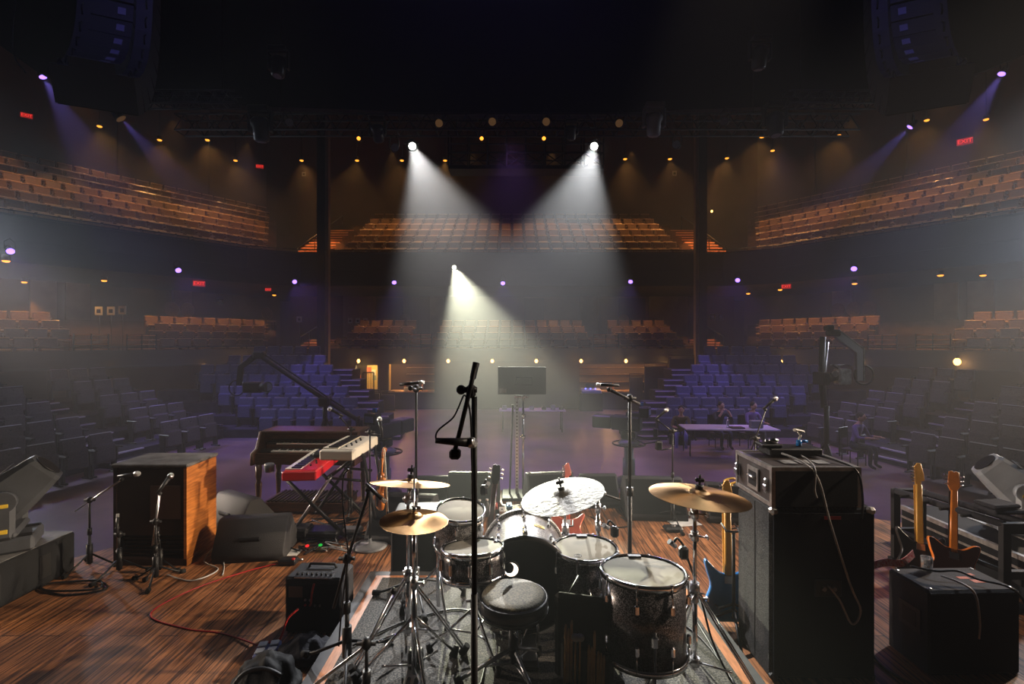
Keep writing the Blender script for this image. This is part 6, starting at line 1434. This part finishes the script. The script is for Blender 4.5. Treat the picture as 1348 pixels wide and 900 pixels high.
for x in (-.02,.02): b.prism(sm_poly([(-.009,-.05),(.009,-.05),(.012,0),(.009,.05),(-.009,.05),(-.012,0)],3), Matrix.Translation((x,-.08,.0615)) @ Matrix.Rotation(math.radians(14),4,'X'), .001)
b.build('footboard_cutout', BLK, P)
# bass pedal
t = thing('bass_pedal', 'chrome bass drum pedal under the stool edge', 'pedal', (.1,2.84,RISER)); B().bbox((0,-.02,.012),(.1,.26,.012),.004).build('base_plate', BLK, t); B().prism([(-.04,-.15),(.04,-.15),(.045,.1),(-.045,.1)], Matrix.Translation((0,-.01,.03)) @ Matrix.Rotation(math.radians(16),4,'X'), .01, bev=.002).build('footboard', STEEL, t)
for x in (-.055,.055): B().cyl((x,.09,.01),(x,.09,.2),.009,n=8).build('post', CHR, t)
b = B().cyl((-.06,.09,.2),(.06,.09,.2),.008,n=8); b.build('axle', CHR, t); B().cyl((0,.09,.2),(0,-.01,.36),.005,n=6).build('beater_rod', CHR, t); B().ell((0,-.02,.375),(.025,.035,.03),12,8).build('beater', FELT, t)
# small clip microphones
def tom_clip(c, tip, lab):
    t = thing('drum_microphone', lab, 'microphone', c); c, tip = Vector(c), Vector(tip)
    B().bbox(c,(.05,.045,.07),.012).build('clamp', BLKP, t, world=True); a = (tip-c).normalized(); m = c.lerp(tip,.45)+Vector((0,0,.05)); B().tube(spline([c+Vector((0,0,.04)),m,tip-a*.03],5),.007,6).build('gooseneck', BLK, t, world=True); B().cyl(tip-a*.05,tip,.013,.015,12).build('capsule', GREYM, t, world=True)
tom_clip((-.195,3.37,.995),(-.16,3.30,1.06),'black clip microphone on the far rim of the rack tom')
tom_clip((.66,3.13,.80),(.58,3.08,.86),'black clip microphone on the far right rim of the smaller floor tom')
tom_clip((.945,2.68,.86),(.86,2.66,.93),'black clip microphone at the right rim of the large floor tom')
# jointed arm beyond the smaller floor tom
t = thing('percussion_stand', 'chrome jointed stand with a slanting black arm behind the smaller floor tom', 'stand', (.58,3.28,RISER)); B().cyl((0,0,.04),(0,0,.8),.013,n=10).build('tube', CHR, t)
for z in (.58,.7,.8): b = B().cyl((0,0,z-.03),(0,0,z+.03),.02,n=12); b.bbox((.045,0,z),(.02,.03,.024),.006); b.cyl((0,0,z),(.04,0,z),.006,n=6); b.build('wing_clamp', STEEL, t)
B().cyl((-.13,0,.85),(.15,0,.755),.008,n=8).build('slanting_arm', BLK, t)
for i in range(3): a = .3+2*PI*i/3; o = B().tube([(0,0,.3),(.22*math.cos(a),.22*math.sin(a),.02)],.009,6).build('leg', CHR, t); B().cyl((.21*math.cos(a),.21*math.sin(a),.0015),(.225*math.cos(a),.225*math.sin(a),.05),.02,.014,10).build('rubber_foot', RUB, o)
# stick bag hanging on the floor tom
t = thing('stick_bag', 'black open stick bag hanging between the two floor toms', 'bag', (.37,2.47,.26))
b = B(); b.bbox((.37,2.50,.50),(.30,.05,.44),.02,rotm(0,0,-14)); b.build('back_panel', BAGM, t, world=True)
for i, (x,z) in enumerate(((.29,.42),(.37,.38),(.455,.36))): b = B().bbox((x,2.455-.012*i,z),(.085,.03,.22),.012,rotm(0,0,-14)); b.build('pocket', BAGM, t, world=True)
b = B().tube([(.28,2.51,.7),(.36,2.62,.76)],.005,5); b.build('hanging_cord', BLK, t, world=True)
rnd = random.Random(5)
for i, lb in enumerate(('drumstick in the left pocket of the stick bag, leftmost','drumstick in the left pocket of the stick bag, second','drumstick in the left pocket of the stick bag, third','drumstick in the right pocket of the stick bag, tallest','drumstick in the right pocket of the stick bag, left of the tallest','drumstick in the right pocket of the stick bag, second left of the tallest','drumstick in the right pocket of the stick bag, right of the tallest','drumstick in the right pocket of the stick bag, second right of the tallest','drumstick in the right pocket of the stick bag, rightmost')):
    x = (.262,.276,.292,.402,.388,.374,.42,.434,.448)[i]; z1 = (.62,.60,.64,.60,.52,.53,.5,.49,.48)[i]; y = 2.415-.02*(i > 2); b = B().tube([(x,y,.3),(x+.004,y-.004,z1-.02),(x+.005,y-.004,z1)],[.0072,.0068,.004],8); solo(b,'drumstick',LIGHTST,lb,'drumstick',(x,y,.3))
for i, x in enumerate((.31,.332)):
    t = thing('mallet', 'felt mallet standing in the stick bag, %s one' % ('left','right')[i], 'mallet', (x,2.40,.3)); B().cyl((x,2.40,.32),(x+.003,2.395,.55),.005,n=8).build('shaft', LIGHTST, t, world=True); B().ell((x+.003,2.394,.565),(.022,.022,.018),14,9).build('felt_head', FELT, t, world=True)
# towel, bottles, cables on the riser
def bottle2(x, y, lab):
    bottle(x, y, RISER+.001, lab, None, .21)
bottle2(.262,2.20,'water bottle on the riser carpet below the stick bag, left taller one'); bottle2(.315,2.17,'water bottle on the riser carpet below the stick bag, right one')
solo(lump('cloth',(.26,2.38,RISER+.002),(.15,.1,.12),CLOTH,'','',13), 'black_towel', CLOTH, 'black towel heaped on the riser under the stick bag', 'towel', (.26,2.38,RISER))
for i, (pts, lb) in enumerate((([(-.95,2.9,.21),(-.7,3.15,.208),(-.35,3.3,.208),(-.1,3.1,.208),(.05,3.3,.208)],'black cable across the riser carpet behind the hi-hat'),([(-.9,2.55,.208),(-.7,2.4,.208),(-.45,2.35,.208),(-.2,2.5,.208),(-.15,2.75,.208)],'black cable on the riser carpet in front of the hi-hat'),([(.975,2.72,.83),(1.06,2.75,.6),(1.12,2.72,.35),(1.17,2.62,.21),(1.19,2.9,.208),(1.2,3.2,.208)],'black cable falling from the floor tom microphone to the carpet'),
      ([(-.2,2.45,.208),(.1,2.3,.208),(.3,2.4,.208),(.5,2.25,.208),(.9,2.3,.208)],'black cable on the riser carpet behind the stool legs'),([(1.0,3.3,.208),(1.15,3.0,.208),(1.18,2.6,.208),(1.1,2.3,.208)],'black cable along the right riser edge'))):
    cable('riser_cable', pts, .006, BLK, lb)
# microphone stands around the kit
# tall straight stand in the foreground with a folded boom
t = thing('microphone_stand', 'thick black microphone stand in the foreground with its boom folded down', 'stand', (-.138,1.78,RISER))
B().lathe([(.13,0),(.13,.015),(.1,.03),(.03,.04),(.02,.1)],(0,0,0.001),28).build('round_base', BLK, t); B().cyl((0,0,.04),(0,0,.9),.0125,n=12).build('lower_tube', BLK, t); B().cyl((0,0,.9),(0,0,1.62),.0105,n=12).build('upper_tube', BLK, t)
b = B().bbox((-.012,0,1.64),(.035,.03,.05),.01); b.cyl((-.045,0,1.645),(.01,0,1.645),.011,n=10); b.ell((-.048,0,1.645),(.018,.014,.018),10,8); b.build('boom_clutch', BLK, t)
Q = at(627,477,1.78)-Vector((-.138,1.78,RISER)); q2 = at(617,540,1.78)-Vector((-.138,1.78,RISER)); q3 = at(601,577,1.78)-Vector((-.138,1.78,RISER))
B().cyl(Q,Q+(Vector((-.014,0,1.65))-Q)*.62,.0125,.0115,12).build('boom_counterweight', BLK, t); B().tube([Q,(-.014,-.02,1.65),tuple(Vector((-.05,-.02,1.5))),(-.068,-.02,1.43)],.0085,10).build('boom_arm', BLK, t); B().bbox((-.068,-.02,1.415),(.04,.04,.035),.008).build('mic_clip', BLK, t)
mic(at(628,583,1.745),(1,0,-.06),'black vocal microphone lying level on the folded boom of the foreground stand',.13,.019)
cable('microphone_cable', [at(581,580,1.75),at(574,577,1.75),at(577,566,1.75),at(596,550,1.76),at(604,535,1.76),at(612,520,1.765),at(619,545,1.77),at(621,600,1.765),at(623,700,1.765)], .0035, BLK, 'thin black cable looping from the level vocal microphone')
# left stand with handle like microphone
t = stand((-.93,2.74,RISER),.59,[(-.075,.0,-.27),(0,0,0),(.115,.0,.36),(.118,0,.40)],'black tripod boom stand on the left edge of the riser','tripod',.0125,foot=.27,rot=2.9)
mic(at(508,661,2.66),(.62,0,-.56),'thick dark microphone with a brown tip on top of the left riser stand',.15,.012,slim=True)
cable('microphone_cable', [at(459,617,2.7),at(452,628,2.7),at(451,660,2.72),at(455,700,2.72),at(458,735,2.72),at(450,800,2.76),at(446,850,2.78)], .0045, BLK, 'black cable hanging along the left riser boom stand')
# stand behind the crash at left with overhead microphone
boom_mic(Vector((-.68,3.45,RISER)),0,0,558,503,3.15,1.48,'tall black boom stand at the left of the kit','small overhead microphone at left above the crash cymbal',dirv=(1,-.1,.1),back=.12,foot=.3,slim=True,rot=.9)
boom_mic(Vector((.86,3.55,RISER)),0,0,785,506,3.35,1.4,'tall black boom stand right of the centre screen','small overhead microphone at right pointing left',dirv=(-1,-.1,.05),back=.14,foot=.3,slim=True,rot=.4,r=.016)
# low stand with a chrome leg near hi-hat
stand((-.70,2.34,RISER),.36,[(-.22,-.12,-.12),(0,0,0),(.1,.12,.2)],'low black boom stand with chrome arm left of the hi-hat','round',.012,foot=.2,armm=STEEL)
# ================================================================== people
def person(loc, rz, joints, shirt, trousers, lab, hairm=HAIR):
    """joints: dict of named points (metres, local, facing -y); one continuous skinned body"""
    J = joints; E = [('pelvis','waist'),('waist','chest'),('chest','neck'),('neck','head')]
    for s in 'lr':
        E += [('chest','sh'+s),('sh'+s,'el'+s),('el'+s,'wr'+s),('wr'+s,'ha'+s),('pelvis','hip'+s),('hip'+s,'kn'+s),('kn'+s,'an'+s),('an'+s,'to'+s)]
    rad = {'pelvis':.125,'waist':.115,'chest':.13,'neck':.052,'head':.05}
    for s in 'lr': rad.update({'sh'+s:.062,'el'+s:.043,'wr'+s:.03,'ha'+s:.034,'hip'+s:.085,'kn'+s:.06,'an'+s:.042,'to'+s:.036})
    names = ['pelvis']+[k for k in rad if k != 'pelvis']; idx = {k:i for i,k in enumerate(names)}
    me = bpy.data.meshes.new('tmp_body'); me.from_pydata([J[k] for k in names], [(idx[a],idx[b]) for a,b in E], [])
    ob = bpy.data.objects.new('tmp_body', me); COL.objects.link(ob); md = ob.modifiers.new('skin','SKIN'); md.use_smooth_shade = True
    for i, k in enumerate(names): me.skin_vertices[0].data[i].radius = (rad[k],rad[k]*(.75 if k in ('chest','waist','pelvis') else 1))
    me.skin_vertices[0].data[0].use_root = True
    ob.modifiers.new('sub','SUBSURF').levels = 1
    dg = bpy.context.evaluated_depsgraph_get(); m2 = bpy.data.meshes.new_from_object(ob.evaluated_get(dg)); bpy.data.objects.remove(ob)
    m2.materials.clear()
    for m in (shirt, trousers, SKIN, RUB): m2.materials.append(m)
    cls = {'pelvis':1,'waist':0,'chest':0,'neck':2,'head':2}
    for s in 'lr': cls.update({'sh'+s:0,'el'+s:0,'wr'+s:2,'ha'+s:2,'hip'+s:1,'kn'+s:1,'an'+s:1,'to'+s:3})
    for p in m2.polygons:
        k = min(names, key=lambda q: (Vector(J[q])-p.center).length-rad[q]*.6); p.material_index = cls[k]; p.use_smooth = True
    t = thing('person', lab, 'person', loc, rz); o = bpy.data.objects.new('body', m2); COL.objects.link(o); o.parent = t
    h = Vector(J['head'])+Vector((0,-.01,.07))
    b = B().ell(h,(.078,.095,.115),16,12); b.ell(h+Vector((0,-.098,-.012)),(.014,.022,.022),8,6)
    for s in (-1,1): b.ell(h+Vector((s*.078,.0,-.01)),(.012,.02,.03),8,6)
    b.build('face', SKIN, t)
    b = B(); k = len(b.v); b.ell(h+Vector((0,.018,.03)),(.088,.1,.1),16,10); b.build('hair', hairm, t)
    b = B()
    for s in (-1,1): b.ell(h+Vector((s*.03,-.088,.012)),(.012,.008,.008),8,5)
    b.build('eyes', EBONY, t); B().ell(h+Vector((0,-.085,-.055)),(.025,.01,.006),8,5).build('mouth', CHERRY, t)
    for s in 'lr':
        w, ha = Vector(J['wr'+s]), Vector(J['ha'+s]); ax = (ha-w).normalized(); u, v = basis(ax)
        for i in range(5):
            off = u*(-.03+.017*i) if i < 4 else u*.045
            L = (.06,.075,.08,.07,.05)[i]; q = ha+off*.9; B().tube([q,q+ax*L*.6+v*.006,q+ax*L+v*.02],[.0085,.008,.0065],6).build('finger', SKIN, t)
    return t
def seated(lean=0.0, armsup=False):
    y = -lean
    J = dict(pelvis=(0,.02,.5),waist=(0,.02+y*.3,.68),chest=(0,.02+y*.8,.92),neck=(0,.01+y,1.08),head=(0,-.01+y*1.1,1.16))
    for s, q in (('l',-1),('r',1)):
        J.update({'hip'+s:(q*.1,.0,.49),'kn'+s:(q*.13,-.42,.5),'an'+s:(q*.13,-.4,.09),'to'+s:(q*.14,-.54,.035),'sh'+s:(q*.19,.02+y*.85,1.0)})
        if armsup: J.update({'el'+s:(q*.25,-.2+y,.82),'wr'+s:(q*.12,-.26+y,1.05),'ha'+s:(q*.07,-.23+y,1.12)})
        else: J.update({'el'+s:(q*.26,-.08+y,.74),'wr'+s:(q*.18,-.32+y,.76),'ha'+s:(q*.15,-.41+y,.77)})
    return J
def chair(loc, rz, lab):
    t = thing('folding_chair', lab, 'chair', loc, rz); B().bbox((0,.02,.39),(.42,.42,.04),.015).build('seat', BLKP, t); B().bbox((0,.27,.78),(.42,.03,.28),.015).build('backrest', BLKP, t)
    for x in (-.19,.19):
        for y in (-.16,.2): B().cyl((x,y,0),(x,y,.369),.013,n=8).build('leg', BLK, t)
        B().cyl((x,.255,.2),(x,.27,.9),.013,n=8).build('back_post', BLK, t)
for x,y,rz,arm,sh,lab,cl in ((6.1,14.35,0.1,True,DSHIRT,'person in dark shirt sitting behind the violet table with both hands raised to the face','dark folding chair of the person with raised hands behind the violet table'),
                      (7.0,14.3,.25,False,VSHIRT,'person in violet lit shirt sitting behind the right end of the violet table','dark folding chair of the person at the right end of the violet table'),
                      (8.6,12.2,.5,False,VSHIRT,'person in a violet lit top sitting right of the camera crane before the seats','dark folding chair right of the camera crane before the seats')):
    chair((x,y,HOUSE),rz,cl); person((x,y,HOUSE),rz,seated(.12,arm),sh,DSHIRT,lab)
person((5.05,14.55,HOUSE-.12+.0),-.3,seated(.3,False),OLIVE,mat('blue_jeans',(.12,.13,.35),.9),'person in an olive top bending forward while sitting on the right stairs')
solo(B().bbox((5.07,14.72,HOUSE+.14),(.6,.3,.28),.02,rotm(0,0,-17)), 'step_box', CASE, 'dark low box the olive clad person sits on by the right stairs', 'box', (5.07,14.72,HOUSE))
# ================================================================== camera, haze, remaining light
cam = bpy.data.cameras.new('camera'); cam.sensor_width = 36; cam.lens = 36*FPX/1348; cam.clip_end = 100; cam.clip_start = .05
co = bpy.data.objects.new('camera', cam); COL.objects.link(co); co.location = (0,0,CAM_Z); co.rotation_euler = (PI/2,0,0)
S.camera = co
w = bpy.data.worlds.new('world'); S.world = w; w.use_nodes = True; nt = w.node_tree; nt.nodes.clear()
out = nt.nodes.new('ShaderNodeOutputWorld'); bg = nt.nodes.new('ShaderNodeBackground'); bg.inputs[0].default_value = (.2,.2,.35,1); bg.inputs[1].default_value = 0
nt.links.new(bg.outputs[0], out.inputs['Surface'])
vs = nt.nodes.new('ShaderNodeVolumeScatter'); vs.inputs['Density'].default_value = HAZE; vs.inputs['Anisotropy'].default_value = .62; vs.inputs['Color'].default_value = (1,1,1,1)
nt.links.new(vs.outputs[0], out.inputs['Volume'])
w.cycles.homogeneous_volume = True; w.cycles.volume_sampling = 'EQUIANGULAR'
# added stage wash spots without fixtures, outside or above the frame
spot('front_wash', (-14.5,6.4,3.7), (-1.2,4.2,0), 4600, (1,.8,.62), 24, .6, .12)
spot('front_wash', (14.5,6.0,3.7), (-2.2,4.3,.3), 14000, (1,.77,.52), 12, .6, .12)
spot("front_wash", (14.5,8.5,4.2), (2.4,4.2,.2), 5200, (1,.78,.58), 22, .6, .12)
spot("front_wash", (-13.5,9.0,4.2), (1.2,5.0,0), 7000, (1,.8,.62), 17, .6, .12)

spot('front_wash', (12,2.4,8.5), (-2.2,3.2,0), 8500, (1,.8,.6), 14, .6, .12)
spot('organ_light', (-2.2,3.0,9.5), (-2.3,5.6,.8), 700, (1,.93,.85), 17, .6, .1)  # added overhead spot, brightens the organ keys
spot('crane_light', (9.8,4,6), (6.8,10.2,1.2), 500, (.95,.97,1), 13, .6, .1)  # added spot that lifts the camera crane out of the dark
spot('floor_wash', (3,4.2,9.5), (1.2,5.2,0), 2200, (1,.82,.68), 22, .7, .12)  # added overhead spot, brightens the planks beyond the kit
spot('side_wash', (-8.0,6.2,6.5), (-3.6,4.2,0), 170, (.75,.83,1), 45, .8, .2)
spot('side_wash', (9.0,7.0,6.5), (3.6,3.9,0), 1500, (.85,.9,1), 45, .8, .2)
# beams from lamps on the balcony fronts beside the frame, crossing the haze over the floor
spot('side_beam', (-16.6,13.9,5.2), (-5,10.5,1.0), 1500, (.8,.87,1), 70, .9, .2)
spot('side_beam', (16.6,13.9,5.2), (5,10.5,1.0), 1500, (.8,.87,1), 70, .9, .2)
spot('violet_wash', (0,10.9,6.5), (0,13.0,HOUSE), 1000, (.52,.22,1), 95, .9, .2)  # violet spots added without fixtures, tint the house floor and seat banks
spot('violet_wash', (-6,11.0,6.4), (-9,15.5,-.5), 800, (.44,.42,.9), 75, .9, .2)
spot('violet_wash', (6,11.0,6.4), (9,15.5,-.5), 800, (.48,.36,.95), 75, .9, .2)
spot('grid_violet', (0,6,13), (0,9,17), 120, (.3,.25,1), 120, .9, .2)  # added violet spots, tint the dark ceiling and the haze below it
spot('grid_violet', (0,11.6,13.5), (0,3,9.5), 350, (.3,.24,1), 80, .9, .2)
for s in (-1,1): spot('array_violet', (s*2.5,3.2,10.5), (s*6.6,8,7.2), 320, (.3,.27,1), 40, .8, .1)  # violet spots added so the line arrays stand out
vw = S.view_settings; vw.view_transform = 'Standard'; vw.look = 'None'; vw.exposure = EXPO; vw.gamma = 1; vw.use_curve_mapping = False
c = S.cycles; c.use_denoising = True; c.denoiser = 'OPENIMAGEDENOISE'; c.max_bounces = 4; c.diffuse_bounces = 2; c.glossy_bounces = 2; c.transmission_bounces = 4; c.volume_bounces = 0; c.transparent_max_bounces = 4
c.use_light_tree = True; c.sample_clamp_direct = 0; c.sample_clamp_indirect = 4; c.caustics_reflective = False; c.caustics_refractive = False; c.use_adaptive_sampling = False
